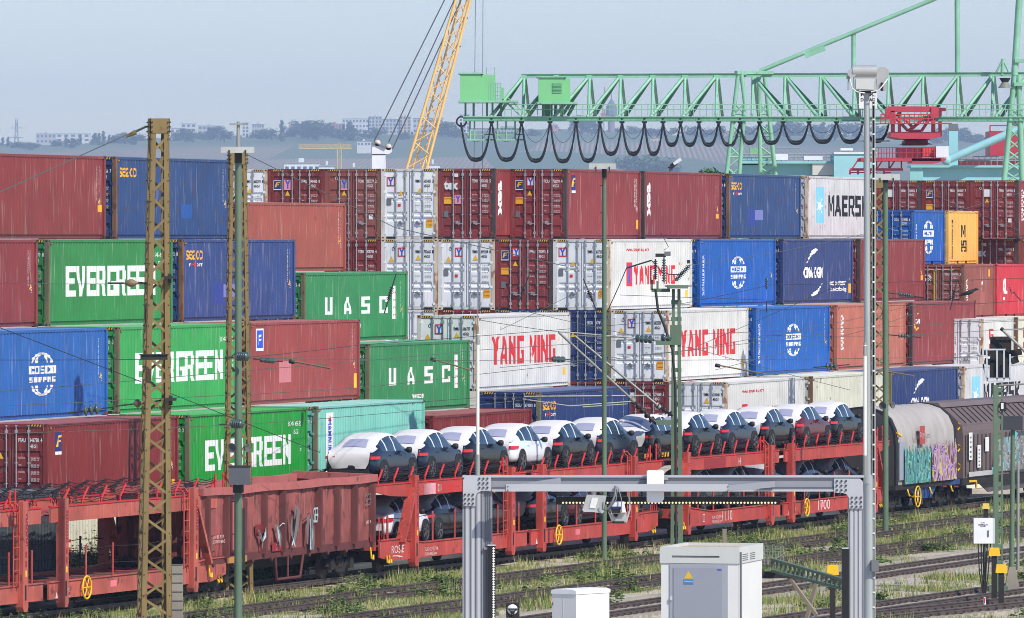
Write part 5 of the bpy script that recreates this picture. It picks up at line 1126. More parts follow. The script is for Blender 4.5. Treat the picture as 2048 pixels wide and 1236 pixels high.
def car(color, s, z, label, n=0.0, cover=M_COVER, rz=0.0):
    key = (color, cover.name if cover else None)
    if key not in CARS:
        t = empty('covered_car', (0, 0, 0), 0, 'x', 'car', 'new cars on the transporter decks')
        cm = CARC[color]; NX = 44; b = MB(); rings = []
        xs = [4.52 * i / NX for i in range(NX + 1)]
        for x in xs:
            r = car_ring(x); rings.append([(x, -y, zz) for y, zz in r] + [(x, y, zz) for y, zz in r[-2:0:-1]])
        m = len(rings[0]); vs = [v for r in rings for v in r]
        for i in range(NX):
            xm = (xs[i] + xs[i + 1]) / 2
            for j in range(m):
                jj = j if j <= 10 else m - j - (0 if m % 2 else 0); k = (j + 1) % m
                half = j if j < 10 else (m - 1 - j)
                mm = cm
                if half in (6, 7) and .82 < xm < 3.05:
                    mm = M_GLASS
                    if abs(xm - 1.3) < .06 or abs(xm - 2.12) < .06: mm = M_CHROME
                    if half == 6 and xm > 3.0: mm = cm
                if half in (8, 9) and (xm > 2.75 and xm < 3.3): mm = M_GLASS
                b.add([vs[i * m + j], vs[i * m + k], vs[(i + 1) * m + k], vs[(i + 1) * m + j]], [(0, 3, 2, 1)], mm, True)
        b.add(rings[0], [tuple(range(m))], cm); b.add(rings[-1], [tuple(range(m))], cm)
        import bmesh
        me = b.mesh('body'); bm = bmesh.new(); bm.from_mesh(me); bmesh.ops.remove_doubles(bm, verts=bm.verts, dist=.0005); bmesh.ops.recalc_face_normals(bm, faces=bm.faces); bm.to_mesh(me); bm.free()
        bo = place('body', me, t)
        a = MB()
        for sgn in (-1, 1):
            for wx in (.86, 3.62): a.lathe((wx, sgn * .90, .37), [(0, 0), (.40, 0), (.42, .02), (.42, .052), (0, .052)], M_TYRE, 22, (0, sgn, 0))
        a.box(.5, -.93, .2, 4.0, .93, .3, M_TYRE); a.build('wheel_arch', t)
        for sgn in (-1, 1):
            for wx in (.86, 3.62):
                b = MB(); b.lathe((wx, sgn * .76, .34), [(0, 0), (.34, 0), (.36, .04), (.36, .18), (.34, .21), (.27, .215)], M_TYRE, 24, (0, sgn, 0)); w = b.build('wheel', t)
                b = MB(); b.lathe((wx, sgn * .93, .34), [(.25, .03), (.265, .045), (.27, .03)], M_RIM, 20, (0, sgn, 0)); b.lathe((wx, sgn * .93, .34), [(0, .04), (.05, .035), (.05, 0)], M_RIM, 10, (0, sgn, 0))
                for k in range(5):
                    an = 2 * math.pi * k / 5
                    for da in (-.13, .13): b.bar((wx, sgn * .962, .34), (wx + math.cos(an + da) * .26, sgn * .962, .34 + math.sin(an + da) * .26), .028, .02, M_RIM, (0, 1, 0))
                b.build('rim', w)
        for sgn in (-1, 1):
            b = MB(); b.prism([(-.02, sgn * .50), (.0, sgn * .78), (.12, sgn * .885), (.42, sgn * .935), (.42, sgn * .955), (.1, sgn * .91), (-.03, sgn * .80), (-.04, sgn * .5)], 'z', .80, .90, M_TAIL); b.build('tail_lamp', t)
            b = MB(); b.lathe((2.84, sgn * .93, 1.06), [(.0, 0), (.035, .0), (.045, .05), (.095, .09), (.105, .17), (.085, .24), (0, .26)], M_HAZ if color != 'white' else M_HAZ, 10, (0, sgn, 0)); b.build('mirror', t)
            b = MB()
            for x in (1.55, 2.6): b.box(x - .1, sgn * .945 - .012, .885, x + .1, sgn * .945 + .012, .91, cm)
            b.build('door_handle', t)
        b = MB(); b.box(-.045, -.22, .5, -.02, .22, .6, M_TYRE); b.prism([(-.05, .34), (.1, .3), (.1, .48), (-.02, .5)], 'y', -.7, .7, M_TYRE); b.build('rear_bumper', t)
        if cover:
            b = MB(); rr = []
            for i in range(31):
                x = .1 + 2.65 * i / 30; r = car_ring(x, .022)[7:] if x < .55 else car_ring(x, .022)[8:]
                if len(r) == 3: r = [(r[0][0] + .012, r[0][1] - .05)] + r
                wv = .003 * math.sin(x * 23)
                r = [(y_ + wv, z_ + wv) for y_, z_ in r]
                rr.append([(x, -y_, z_) for y_, z_ in r] + [(x, y_, z_) for y_, z_ in r[-2::-1]])
            rear = []
            for (x, yy, zc) in ((-.045, .60, .50), (-.06, .70, .66), (-.06, .74, .80), (-.03, .74, .95), (.03, .73, 1.03)):
                ys = [yy, yy * .8, yy * .5, 0]; rear.append([(x + .02 * math.sin(q * 9 + zc * 13), -q, zc + .015 * math.cos(q * 7)) for q in ys] + [(x + .02 * math.sin(-q * 9 + zc * 13), q, zc + .015 * math.cos(q * 7)) for q in ys[-2::-1]])
            rr = rear + rr; mm = len(rr[0]); vs = [v for r in rr for v in r]
            b.add(vs, [(i * mm + j, i * mm + j + 1, (i + 1) * mm + j + 1, (i + 1) * mm + j) for i in range(len(rr) - 1) for j in range(mm - 1)], cover, True); b.build('cover', t)
            b = MB(); vs = []
            for i in range(9):
                x = .44 + .52 * i / 8; zt = lerp_keys(CK, x)[5] + .05; ww = .44 - .1 * i / 8
                vs += [(x, -ww, zt - .015), (x, -ww / 2, zt + .0), (x, 0, zt + .01), (x, ww / 2, zt), (x, ww, zt - .015)]
            b.add(vs, [(5 * i + j, 5 * i + j + 1, 5 * i + j + 6, 5 * i + j + 5) for i in range(8) for j in range(4)], M_CWIN); b.build('cover_window', t)
        CARS[key] = t; o = t
    else: o = copy_tree(CARS[key])
    p = TP(s, n, z); o.location = p; o.rotation_euler = (0, 0, TRZ + rz); o['label'] = label; return o
CARS = {}; UZ = 3.0
CARC = {'black': mat('black car paint', (13, 15, 20), .16, .0, .05, spec=.45), 'navy': mat('navy car paint', (26, 38, 58), .16, .0, .05, spec=.45), 'white': mat('white car paint', (232, 234, 238), .2, 0, .02, coat=1), 'wine': mat('wine car paint', (88, 22, 34), .18, 0, .05, spec=.5)}
ORD = ['first', 'second', 'third', 'fourth', 'fifth', 'sixth', 'seventh', 'eighth', 'ninth', 'tenth', 'eleventh', 'twelfth']
UP = [750, 846, 936, 1028, 1116, 1203, 1300, 1376, 1450, 1530, 1600, 1668]
for i, px in enumerate(UP):
    c = 'white' if i == 3 else 'wine' if i == 10 else ('navy' if i in (0, 1, 5, 8) else 'black')
    nm = {'navy': 'dark blue', 'wine': 'dark red'}.get(c, c)
    if c in ('white', 'wine'): lb = f'{nm} car under a white cover, the only {nm} one on the upper decks'
    else: lb = f'{nm} car under a white cover, {ORD[i]} from the left on the upper decks'
    car(c, SP(px, .92), UZ, lb, rz=rad(.6 * math.sin(i * 2.3)))
LOW = [(776, 'white'), (860, 'black'), (948, 'black'), (1062, 'black'), (1140, 'wine'), (1212, 'black'), (1392, 'black'), (1462, 'black'), (1524, 'navy'), (1600, 'black'), (1664, 'black')]
LN = 0
for i, (px, c) in enumerate(LOW):
    nm = {'navy': 'dark blue', 'wine': 'dark red'}.get(c, c)
    lb = f'{nm} car, {ORD[i]} from the left on the lower decks' if c not in ('white', 'wine') else f'{nm} car, the only {nm} one on the lower decks'
    car(c, SP(px, .92), .88, lb, cover=(M_COVG if i else None) if c != 'white' else None)  # lower deck covers use a greyer tone than the upper ones
# ---------------------------------------------------------------- gantry crane behind the stacks
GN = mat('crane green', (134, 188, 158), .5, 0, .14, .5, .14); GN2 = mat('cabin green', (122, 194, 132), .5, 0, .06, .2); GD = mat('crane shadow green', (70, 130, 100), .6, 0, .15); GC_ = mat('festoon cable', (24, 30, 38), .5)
YG = 450.0
def Pg(px, py, d=0.0): return W(px, py, YG + d)
t = empty('gantry_crane', tuple(Pg(1475, 476)[:2]) + (0,), 0, 'long pale green gantry crane girder on lattice legs above the containers', 'gantry crane')
O = t.location.copy()
def bld(mb, name, par=None, org=None):
    o_ = org or O; mb.v = [tuple(Vector(v) - o_) for v in mb.v]; return mb.build(name, par)
b = MB(); xl, xr = 926, 2110
for d in (0, 4.2):
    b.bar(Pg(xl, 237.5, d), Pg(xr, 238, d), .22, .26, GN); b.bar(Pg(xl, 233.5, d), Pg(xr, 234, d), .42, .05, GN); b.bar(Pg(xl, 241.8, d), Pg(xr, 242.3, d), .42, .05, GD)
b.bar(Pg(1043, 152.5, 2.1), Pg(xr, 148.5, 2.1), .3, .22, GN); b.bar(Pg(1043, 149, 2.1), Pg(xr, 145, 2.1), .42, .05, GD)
bld(b, 'girder', t)
NL = [1047, 1112, 1178, 1240, 1305, 1369, 1433]; NR = [1505, 1569, 1640, 1708, 1776, 1845, 1915, 1985, 2055]
b = MB(); base = lambda x: x
for i, x in enumerate(NL):
    yt = 153 - (x - 1043) * .004
    b.tube(Pg(x + 1, yt, 2.1), Pg(x - 1, 234, 0), .09, GN, 6); b.tube(Pg(x + 3, yt, 2.1), Pg(x + 12, 234, 4.2), .09, GN, 6)
    xb = (NL[i - 1] if i else 985) - 4
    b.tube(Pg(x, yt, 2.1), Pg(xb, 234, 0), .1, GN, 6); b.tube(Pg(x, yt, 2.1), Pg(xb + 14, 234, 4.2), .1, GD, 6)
    b.box(*(Pg(x - 5, 159, 1.9)), *(Pg(x + 6, 150, 2.3)), GN)
for i, x in enumerate(NR):
    yt = 151
    b.tube(Pg(x + 1, yt, 2.1), Pg(x - 1, 234, 0), .09, GN, 6); b.tube(Pg(x + 3, yt, 2.1), Pg(x + 12, 234, 4.2), .09, GN, 6)
    if x < 1750: xb = x + 66
    elif x > 1800: xb = x - 64
    else: xb = None
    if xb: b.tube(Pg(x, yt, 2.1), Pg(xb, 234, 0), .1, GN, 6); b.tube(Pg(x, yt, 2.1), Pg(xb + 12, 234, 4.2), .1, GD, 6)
bld(b, 'lattice', t)
b = MB()
for i in range(int((2100 - 1010) / 13)):
    x = 1010 + i * 13
    if 1440 < x < 1510: continue
    b.tube(Pg(x, 233, -.4), Pg(x, 209, -.4), .02, GN, 4)
for y in (209, 219): b.tube(Pg(1010, y, -.4), Pg(2100, y, -.4), .022, GN, 4)
bld(b, 'walkway_railing', t)
def leg(cols, zb, xh, nm, sp=0.0):
    b = MB()
    for (x0, y0, x1, y1, d0, d1, r) in cols: b.tube(Pg(x0, y0, d0), Pg(x1, y1, d1), r, GN, 8)
    return b
# left leg: front and rear A-frames
for d, (a0, a1, c0, c1_) in ((0, (1477, 1450, 1483, 1492)), (9, (1515, 1512, 1530, 1552))):
    b = MB(); yb = 372
    q = [(a0, 142), (a1, yb), (c0, 142), (c1_, yb)] if d else None
    if d == 0:
        P = lambda f: Pg(1477 - 25 * f, 142 + 215 * f, d); Q = lambda f: (Pg(1482 + 8 * (f / .3), 142 + 215 * f, d) if f < .3 else Pg(1490 - 12 * (f - .3) / .7, 142 + 215 * f, d))
    else:
        P = lambda f: Pg(1518 + 3 * f, 142 + 215 * f, d); Q = lambda f: Pg(1528 + 24 * f, 142 + 215 * f, d)
    for k in range(10):
        b.tube(P(k / 10), P(k / 10 + .1), .125, GN, 8); b.tube(Q(k / 10), Q(k / 10 + .1), .125, GN, 8)
        if k > 2: b.tube(P(k / 10), Q(k / 10 + .1) if k % 2 else Q(k / 10), .06, GN, 5); b.tube(Q(k / 10), P(k / 10 + .1), .06, GN, 5)
    b.tube(P(.45), Q(.45), .1, GN); ft = Pg(1450 if d == 0 else 1521, 357, d); b.tube(P(1), Vector((P(1).x, P(1).y, .2)), .16, GN); b.tube(Q(1), Vector((Q(1).x, Q(1).y, .2)), .16, GN)
    bld(b, 'leg', t)
b = MB(); b.bar(Pg(1472, 145, -.2), Pg(1545, 145, 2), .25, .2, GN); b.bar(Pg(1480, 147, 0), Pg(1524, 147, 9), .25, .2, GN); b.tube(Pg(1520, 142, 2), Pg(1900, -15, 2), .13, GN); b.bar(Pg(1610, 112, 2), Pg(1650, 96, 2), .25, .3, GN)
b.tube(Pg(1707, 152, 2.1), Pg(1707, 66, 2.1), .13, GN); b.tube(Pg(1915, 152, 2.1), Pg(1914, -40, 2.1), .15, GN); bld(b, 'pylon_frame', t)
b = MB()
P = lambda f: Pg(2029 - 21 * f, 150 + 215 * f, 0); Q = lambda f: Pg(2037 + 8 * f, 150 + 215 * f, 0)
for k in range(10):
    b.tube(P(k / 10), P(k / 10 + .1), .17, GN, 8); b.tube(Q(k / 10), Q(k / 10 + .1), .17, GN, 8)
    if k > 2: b.tube(P(k / 10), Q(k / 10 + .1), .06, GN, 5); b.tube(Q(k / 10), P(k / 10 + .1), .06, GN, 5)
b.tube(P(1), Vector((P(1).x, P(1).y, .2)), .17, GN); b.tube(Q(1), Vector((Q(1).x, Q(1).y, .2)), .17, GN)
b.tube(Pg(2029, 150), Pg(2041, -40), .2, GN); b.box(*Pg(2028, 172, -.3), *Pg(2062, 165, .3), GN); b.box(*Pg(2030, 125, -.3), *Pg(2062, 118, .3), GN); b.tube(Pg(2004, 150, 2), Pg(2006, 118, 2), .1, GN); b.tube(Pg(1990, 150, 2), Pg(2006, 118, 2), .06, GN); b.tube(Pg(2020, 150, 2), Pg(2006, 118, 2), .06, GN)
bld(b, 'leg', t)
b = MB(); b.tube(Pg(2010, 156, -.5), Pg(2010, 164, -.5), .35, M_UNDER, 10, .2); b.tube(Pg(2010, 164, -.5), Pg(2010, 176, -.5), .18, mat('lamp khaki', (130, 130, 120), .5), 10, .42); b.build if False else bld(b, 'lamp', t)
for (x0, x1, y0, y1, d0, d1, nm) in ((920, 962, 150, 201, -.3, 2.6, 'machine_house'), (1077, 1127, 157, 204, -.6, 2.4, 'machine_house')):
    b = MB(); p, q = Pg(x0, y1, d0), Pg(x1, y0, d1); b.box(p.x, p.y, p.z, q.x, q.y, q.z, GN2); b.box(p.x - .1, p.y - .1, q.z, q.x + .15, q.y + .1, q.z + .08, GN); b.box(q.x, p.y + .1, p.z, q.x + (.85 if x0 < 1000 else .38), q.y, q.z - .05, GN2)
    b.box(p.x - .1, p.y - .3, p.z - .12, q.x + (2.2 if x0 < 1000 else .8), q.y + .2, p.z, GN)
    if x0 > 1000:
        g = Pg(1104, 187, d0 - .02); b.box(g.x, g.y, g.z, g.x + .55, g.y + .03, g.z + .58, GD)
        for k in range(7): b.box(g.x + .03, g.y - .02, g.z + .04 + k * .08, g.x + .52, g.y, g.z + .07 + k * .08, GN2)
    bld(b, nm, t)
b = MB()
for x in (929, 945, 972, 983, 1000): b.box(*Pg(x, 234, .1), *Pg(x + 4, 205, .5), GD)
for (x0, x1, y0, y1) in ((963, 976, 155, 200), (977, 990, 166, 200), (1001, 1008, 176, 198)): b.box(*Pg(x0, y1, .3), *Pg(x1, y0, 1.6), mat('machinery', (70, 84, 74), .6, 0, .4, scale=4) if x0 == 963 else GN2)
for k in range(8): b.tube(Pg(978 + 3.4 * k, 201, -.2), Pg(978 + 3.4 * k, 166, -.2), .02, GN, 4)
for k in range(5): b.tube(Pg(978, 167 + 8 * k, -.2), Pg(1002, 167 + 8 * k, -.2), .02, GN, 4)
b.tube(Pg(1012, 204), Pg(1040, 230), .05, GN, 5); b.tube(Pg(1016, 196), Pg(1044, 222), .03, GN, 5); b.tube(Pg(973, 150, 1), Pg(973, 135, 1), .03, GN, 4); b.tube(Pg(989, 150, 1), Pg(989, 134, 1), .02, GN, 4)
for x in (940, 949, 995, 1012, 1030): b.tube(Pg(x, 242, .2), Pg(x, 280, .2), .05, GN, 5)
for y in (258, 269): b.tube(Pg(935, y, .2), Pg(1047, y, .2), .03, GN, 4)
b.bar(Pg(934, 279.5, .2), Pg(1048, 279.5, .2), .3, .1, GN)
b.box(*Pg(1084, 232, 0), *Pg(1105, 206, 1.5), GD); b.tube(Pg(1150, 205, .3), Pg(1136, 232, .3), .1, GD)
bld(b, 'service_platform', t)
FX = [921, 983, 1043, 1100, 1152, 1200, 1244, 1289, 1326, 1361, 1398, 1437, 1480, 1519, 1566, 1618, 1673, 1727, 1779]; FYb = [320, 320, 322, 323, 322, 308, 308, 308, 290, 290, 290, 290, 286, 286, 286, 284, 284, 282]
for i, (a, c) in enumerate(zip(FX, FX[1:])):
    b = MB()
    for j, (o1, o2) in enumerate(((0, 0), (2.2, -3), (-1.5, 2.5))):
        pts = []
        for k in range(15):
            u = -1 + 2 * k / 14; xx = (a + c) / 2 + (c - a) / 2 * (math.copysign(abs(u) ** .62, u)) * .97; pts.append(Pg(xx, 245 + (FYb[i] + o2 - 245) * (1 - abs(u) ** 1.9), -.15 + j * .12))
        b.path(pts, .055, GC_, 5)
    pts = [Pg((a + c) / 2 + (c - a) / 2 * (-1 + k / 4), 246 + 38 * (FYb[i] - 245) / 75 * (1 - (-1 + k / 4) ** 2), .3) for k in range(9)]; b.path(pts, .012, GC_, 4)
    b.tube(Pg((a + c) / 2, FYb[i], 0), Pg((a + c) / 2, FYb[i] + 4, 0), .04, GC_, 5)
    if i < 17: b.lathe(Pg(c, 247, 0), [(.0, 0), (.14, .02), (.16, .1), (.1, .2), (.16, .26), (.1, .34), (.0, .36)], GC_, 8)
    bld(b, 'festoon_cable', t)
b = MB(); b.torus(Pg(923, 243), .28, .05, GC_, (0, 1, 0)); bld(b, 'cable_reel', t)
b = MB(); p, q = Pg(1718, 217, -1.2), Pg(1754, 180, -1.15); b.box(p.x, p.y, p.z, q.x, q.y, q.z, C_WHT)
for (tt, z, h, w_) in (('KSR', .66, .26, .8), ('DEMAG', .38, .2, .85)):
    for tr in text_tris(tt, .04): b.add([(p.x + .1 + u[0] * w_, p.y - .01, p.z + (q.z - p.z) * z + u[1] * h) for u in tr], [(0, 1, 2)], C_BLK)
bld(b, 'sign_board', t)
# rope crane: yellow boom
YB = 620.0; Pb = lambda x, y, d=0.0: W(x, y, YB + d); YM_ = mat('boom yellow', (240, 194, 116), .5, 0, .08, .1)
t = empty('crane_boom', tuple(Pb(832, 476)[:2]) + (0,), 0, 'leaning yellow lattice boom of a rope crane cut by the top edge', 'crane boom'); O2 = t.location.copy()
b = MB(); ax = lambda f, s, d: Pb(833 + 93 * f + s * (20 - 5.5 * f), 338 - 338 * f, d * 1.7)
C4 = [(-1, 0), (1, 0), (-.35, 1), (.55, 1)]; f0, f1 = -.45, 1.3
for s, d in C4: b.tube(ax(f0, s, d), ax(f1, s, d), .12 if d == 0 else .08, YM_, 7)
n = 23
for k in range(n):
    f = f0 + (f1 - f0) * k / n; g = f0 + (f1 - f0) * (k + 1) / n
    for (i, j) in ((0, 1), (1, 3), (3, 2), (2, 0)):
        A, B_ = C4[i], C4[j]; 
        if k % 2: A, B_ = B_, A
        b.tube(ax(f, *A), ax(g, *B_), .045, YM_, 5)
bld(b, 'lattice', t, O2)
b = MB()
for (x, y) in ((934, 36), (920, 93)): b.bar(Pb(x - 8, y), Pb(x + 2, y), .12, .12, C_GRY); b.tube(Pb(x - 2, y), Pb(x - 2, y - 6), .08, C_GRY)
bld(b, 'boom_lamp', t, O2)
t = empty('rope_crane', tuple(Pb(763, 476)[:2]) + (0,), 0, 'white steel crane head block with rope sheaves left of the yellow boom', 'crane'); O2 = t.location.copy(); b = MB(); WS = mat('crane white', (222, 224, 228), .5, 0, .06, .15)
xz = lambda x, y: (Pb(x, y).x, Pb(x, y).z)
b.prism([xz(744, 340), xz(744, 287), xz(752, 285), xz(772, 296), xz(783, 295), xz(783, 304), xz(778, 308), xz(771, 308), xz(771, 340)], 'y', YB, YB + 2, WS)
b.prism([xz(743, 287), xz(752, 284.5), xz(772, 295), xz(772, 297), xz(752, 287), xz(743, 289)], 'y', YB - .2, YB + 2.2, C_GRY); b.box(*Pb(744, 309.5, -.04), *Pb(771, 308, -.02), M_UNDER)
b.prism([xz(744, 340), xz(771, 340), xz(771, 430), xz(738, 430)], 'y', YB + .1, YB + 1.9, WS); bld(b, 'housing', t, O2)
b = MB()
for (x, y) in ((755, 286), (777, 294)): b.lathe(Pb(x, y, 0), [(0, 0), (.26, 0), (.22, .1), (.26, .2), (0, .2)], mat('sheave', (214, 196, 186), .5), 14, (0, 1, 0))
bld(b, 'sheave', t, O2)
for (x0, y0, x1, y1, w_, lb) in ((748, 283, 904, -30, .05, 'left rope'), (777, 285, 914, -12, .05, 'middle rope'), (785, 298, 925, -6, .05, 'right rope')):
    b = MB(); b.tube(Pb(x0, y0), Pb(x1, y1), w_, mat('steel rope', (84, 88, 96), .5), 5); bld(b, 'rope', t, O2)
for i, (xa, xb, nm) in enumerate(((951, 948, 'thin hoist rope left of the two above the green cabin'), (966, 965, 'thin hoist rope right of the two above the green cabin'))):
    b = MB(); b.tube(Pb(xa, -20), Pb(xb, 345), .025, MATS['steel rope'], 4); tag(b.build('hoist_rope'), nm, 'rope')
# red slewing trolley hanging under the girder
RT = mat('trolley red', (184, 56, 74), .5, 0, .1, .25, .06); RD = mat('trolley dark red', (120, 28, 44), .6, 0, .15)
YT = 449.0; Pt = lambda x, y, d=0.0: W(x, y, YT + d)
t = empty('crane_trolley', tuple(Pt(1835, 250)), 0, 'red slewing trolley with operator platform hanging from the green girder', 'crane trolley'); O2 = t.location.copy()
def bx(mb, x0, y0, x1, y1, d0, d1, m): mb.box(*Pt(x0, y1, d0), *Pt(x1, y0, d1), m)
b = MB(); bx(b, 1776, 213, 1872, 224, -.6, 0, RT); bx(b, 1776, 213, 1872, 224, 4, 4.6, RT); bx(b, 1771, 217, 1780, 235, -.7, .1, RT); bx(b, 1864, 216, 1890, 222, -.3, .6, RD); bx(b, 1862, 215, 1876, 236, -.7, .0, RT)
for x in (1782, 1863): bx(b, x, 222, x + 7, 273, -.6, -.2, RT); bx(b, x + 14, 222, x + 20, 273, 4, 4.3, RD)
for (x0, y0, x1, y1) in ((1789, 233, 1816, 262), (1816, 262, 1843, 262), (1843, 262, 1862, 233), (1812, 240, 1826, 256), (1826, 256, 1843, 240), (1816, 262, 1838, 246)): b.tube(Pt(x0, y0, -.5), Pt(x1, y1, -.5), .1, RT, 6)
bld(b, 'frame', t, O2)
b = MB(); bx(b, 1760, 246, 1902, 248, -1.1, -.2, RT)
for k in range(12): b.tube(Pt(1762 + k * 9.5, 247, -1.1), Pt(1762 + k * 9.5, 228, -1.1), .03, RT, 4)
for y in (229, 237): b.tube(Pt(1762, y, -1.1), Pt(1867, y, -1.1), .03, RT, 4)
bx(b, 1714, 247, 1757, 249, 0, .4, C_GRY); bx(b, 1714, 281, 1779, 283, 0, .4, C_GRY); bld(b, 'walkway', t, O2)
b = MB(); b.prism([(Pt(x, y).x, Pt(x, y).z) for x, y in ((1780, 264), (1880, 264), (1880, 274), (1858, 278), (1800, 278), (1780, 274))], 'y', YT - .7, YT + 4.5, RT); b.lathe(Pt(1832, 289, 2), [(1.0, 0), (.7, .1), (.7, .25), (.9, .3)], RD, 16); bx(b, 1809, 282, 1850, 290, .5, 3.5, RD); bld(b, 'slewing_ring', t, O2)
b = MB(); bx(b, 1722, 317, 1872, 322, -1, 4, RT); b.prism([(Pt(x, y).x, Pt(x, y).z) for x, y in ((1822, 317), (1890, 317), (1890, 321), (1874, 326), (1822, 326))], 'y', YT - 1, YT + 4, RT)
bx(b, 1797, 296, 1838, 315, -.3, 3, RD); bx(b, 1845, 297, 1868, 313, -.4, 2.5, mat('red tank', (222, 70, 66), .5)); bx(b, 1872, 294, 1890, 315, -.9, 3, WS)
for k in range(24): b.tube(Pt(1740 + k * 5.6, 317, -1), Pt(1740 + k * 5.6, 295, -1), .022, RT if k % 2 else RD, 4)
for y in (295, 306): b.tube(Pt(1740, y, -1), Pt(1869, y, -1), .025, RT, 4)
bld(b, 'platform', t, O2)
b = MB()
for d in (0, 2.4):
    b.bar(Pt(1715, 319, d), Pt(1825, 319, d), .15, .15, RT); b.bar(Pt(1700, 339, d), Pt(1806, 339, d), .15, .15, RT)
    for k in range(8): b.bar(Pt(1716 + k * 12.4, 320, d), Pt(1704 + k * 12.4 + (12 if k % 2 else 0), 338, d), .08, .08, RT if k < 5 else RD)
for x in (1700, 1716, 1740, 1768): b.bar(Pt(x, 339, 0), Pt(x, 349, 0), .12, .12, RT); b.bar(Pt(x, 345, 0), Pt(x + 14, 345, 0), .08, .08, RT)
bld(b, 'spreader', t, O2)
# cyan handling plant behind
CY = mat('plant cyan', (138, 192, 194), .55, 0, .07, .2, .04); CY2 = mat('plant pale cyan', (148, 200, 206), .55, 0, .06, .15); YP = 500.0; Pp = lambda x, y, d=0.0: W(x, y, YP + d)
def pbox(mb, x0, y0, x1, y1, d0, d1, m): mb.box(*Pp(x0, y1, d0), *Pp(x1, y0, d1), m)
RL = mat('railing grey', (150, 160, 160), .6)
def plant(name, label, boxes, tubes=(), cat='building', extra=None):
    x = (boxes[0][0] + boxes[0][2]) / 2; t = empty(name, tuple(Pp(x, 476)[:2]) + (0,), 0, label, cat); o_ = t.location.copy(); b = MB()
    for q in boxes[:1]: pbox(b, *q)
    bld(b, 'body', t, o_); b = MB()
    for q in boxes[1:]: pbox(b, *q)
    for (x0, y0, x1, y1, d, r, m) in tubes: b.tube(Pp(x0, y0, d), Pp(x1, y1, d), r, m, 8 if r > .1 else 4)
    if b.f: bld(b, 'fitting', t, o_)
    return t, o_
rl = [(1480, 308, 1672, 308, -.2, .03, RL), (1480, 314, 1672, 314, -.2, .03, RL), (1530, 296, 1600, 296, .2, .03, RL)] + [(1482 + k * 9, 322, 1482 + k * 9, 308, -.2, .025, RL) for k in range(22)]
plant('bridge_girder', 'pale cyan crane bridge beam with a railed walkway left of the floodlight mast', [(1484, 327, 1690, 420, 0, 5, CY), (1482, 316, 1530, 330, 0, 5, CY2), (1480, 322, 1690, 327, -.6, 0, CY), (1540, 308, 1576, 320, -.3, -.2, WS), (1608, 312, 1645, 320, -.5, -.3, WS), (1625, 326, 1668, 350, -.5, -.1, mat('stacked white bins', (206, 204, 196), .6, 0, .1)), (1500, 296, 1520, 308, .4, 1.5, mat('plant green', (120, 170, 120), .8, 0, .3))], rl, 'crane bridge')
plant('hopper_housing', 'cyan cabin with a white domed vent beside the floodlight mast', [(1668, 307, 1745, 420, -1.5, 4, CY2), (1668, 306, 1746, 308, -1.6, 4.1, WS), (1683, 302, 1702, 307, 0, 1, WS), (1681, 297, 1704, 301, -.2, 1.2, WS)])
plant('crane_column', 'tall cyan column right of the red trolley', [(1898, 262, 1914, 420, 0, 1.2, CY2), (1899, 248, 1914, 262, 0, 1.2, C_GRY)], (), 'column')
plant('crane_beam', 'long pale cyan beam behind the right crane leg', [(1838, 334, 2110, 420, -.5, 4, CY2), (1822, 332, 2110, 335, -1, 4, CY), (1820, 334, 1846, 420, -.8, -.5, CY)], [(1922 + k * 12, 330, 1922 + k * 12, 313, -1, .03, RL) for k in range(16)] + [(1918, 313, 2110, 313, -1, .03, RL), (1918, 321, 2110, 321, -1, .03, RL)], 'crane beam')
t = empty('boom_tube', tuple(Pp(1893, 322)), 0, 'slanting pale cyan tube rising to the right edge', 'boom'); o_ = t.location.copy(); b = MB(); b.tube(Pp(1893, 321, -2), Pp(2080, 240, -2), .26, CY2, 12); b.lathe(Pp(1893, 321, -2.3), [(0, 0), (.3, 0), (.3, .5), (0, .5)], CY, 14, (0, 1, 0)); bld(b, 'tube', t, o_)
plant('red_machine_house', 'crimson machine house behind the right crane leg', [(1980, 264, 2110, 312, 3, 8, RT), (1918, 320, 2110, 333, 2, 6, RD), (1979, 251, 1981, 264, 3, 3.2, RT)], [(1980, 251, 2110, 251, 3, .04, RT)], 'machine house')
t = empty('yard_floodlight', tuple(W(1348, 345, 340)), 0, 'small tilted floodlight standing on the top containers', 'floodlight'); o_ = t.location.copy(); b = MB(); Pf = lambda x, y: W(x, y, 340)
b.tube(Pf(1341, 352), Pf(1342, 333), .08, C_GRY, 6); b.bar(Pf(1336, 335), Pf(1346, 334), .08, .06, M_UNDER); b.bar(Pf(1342, 334), Pf(1352, 325), .3, .2, M_UNDER); b.bar(Pf(1347, 328), Pf(1362, 318), .35, .14, WS); bld(b, 'lamp', t, o_)
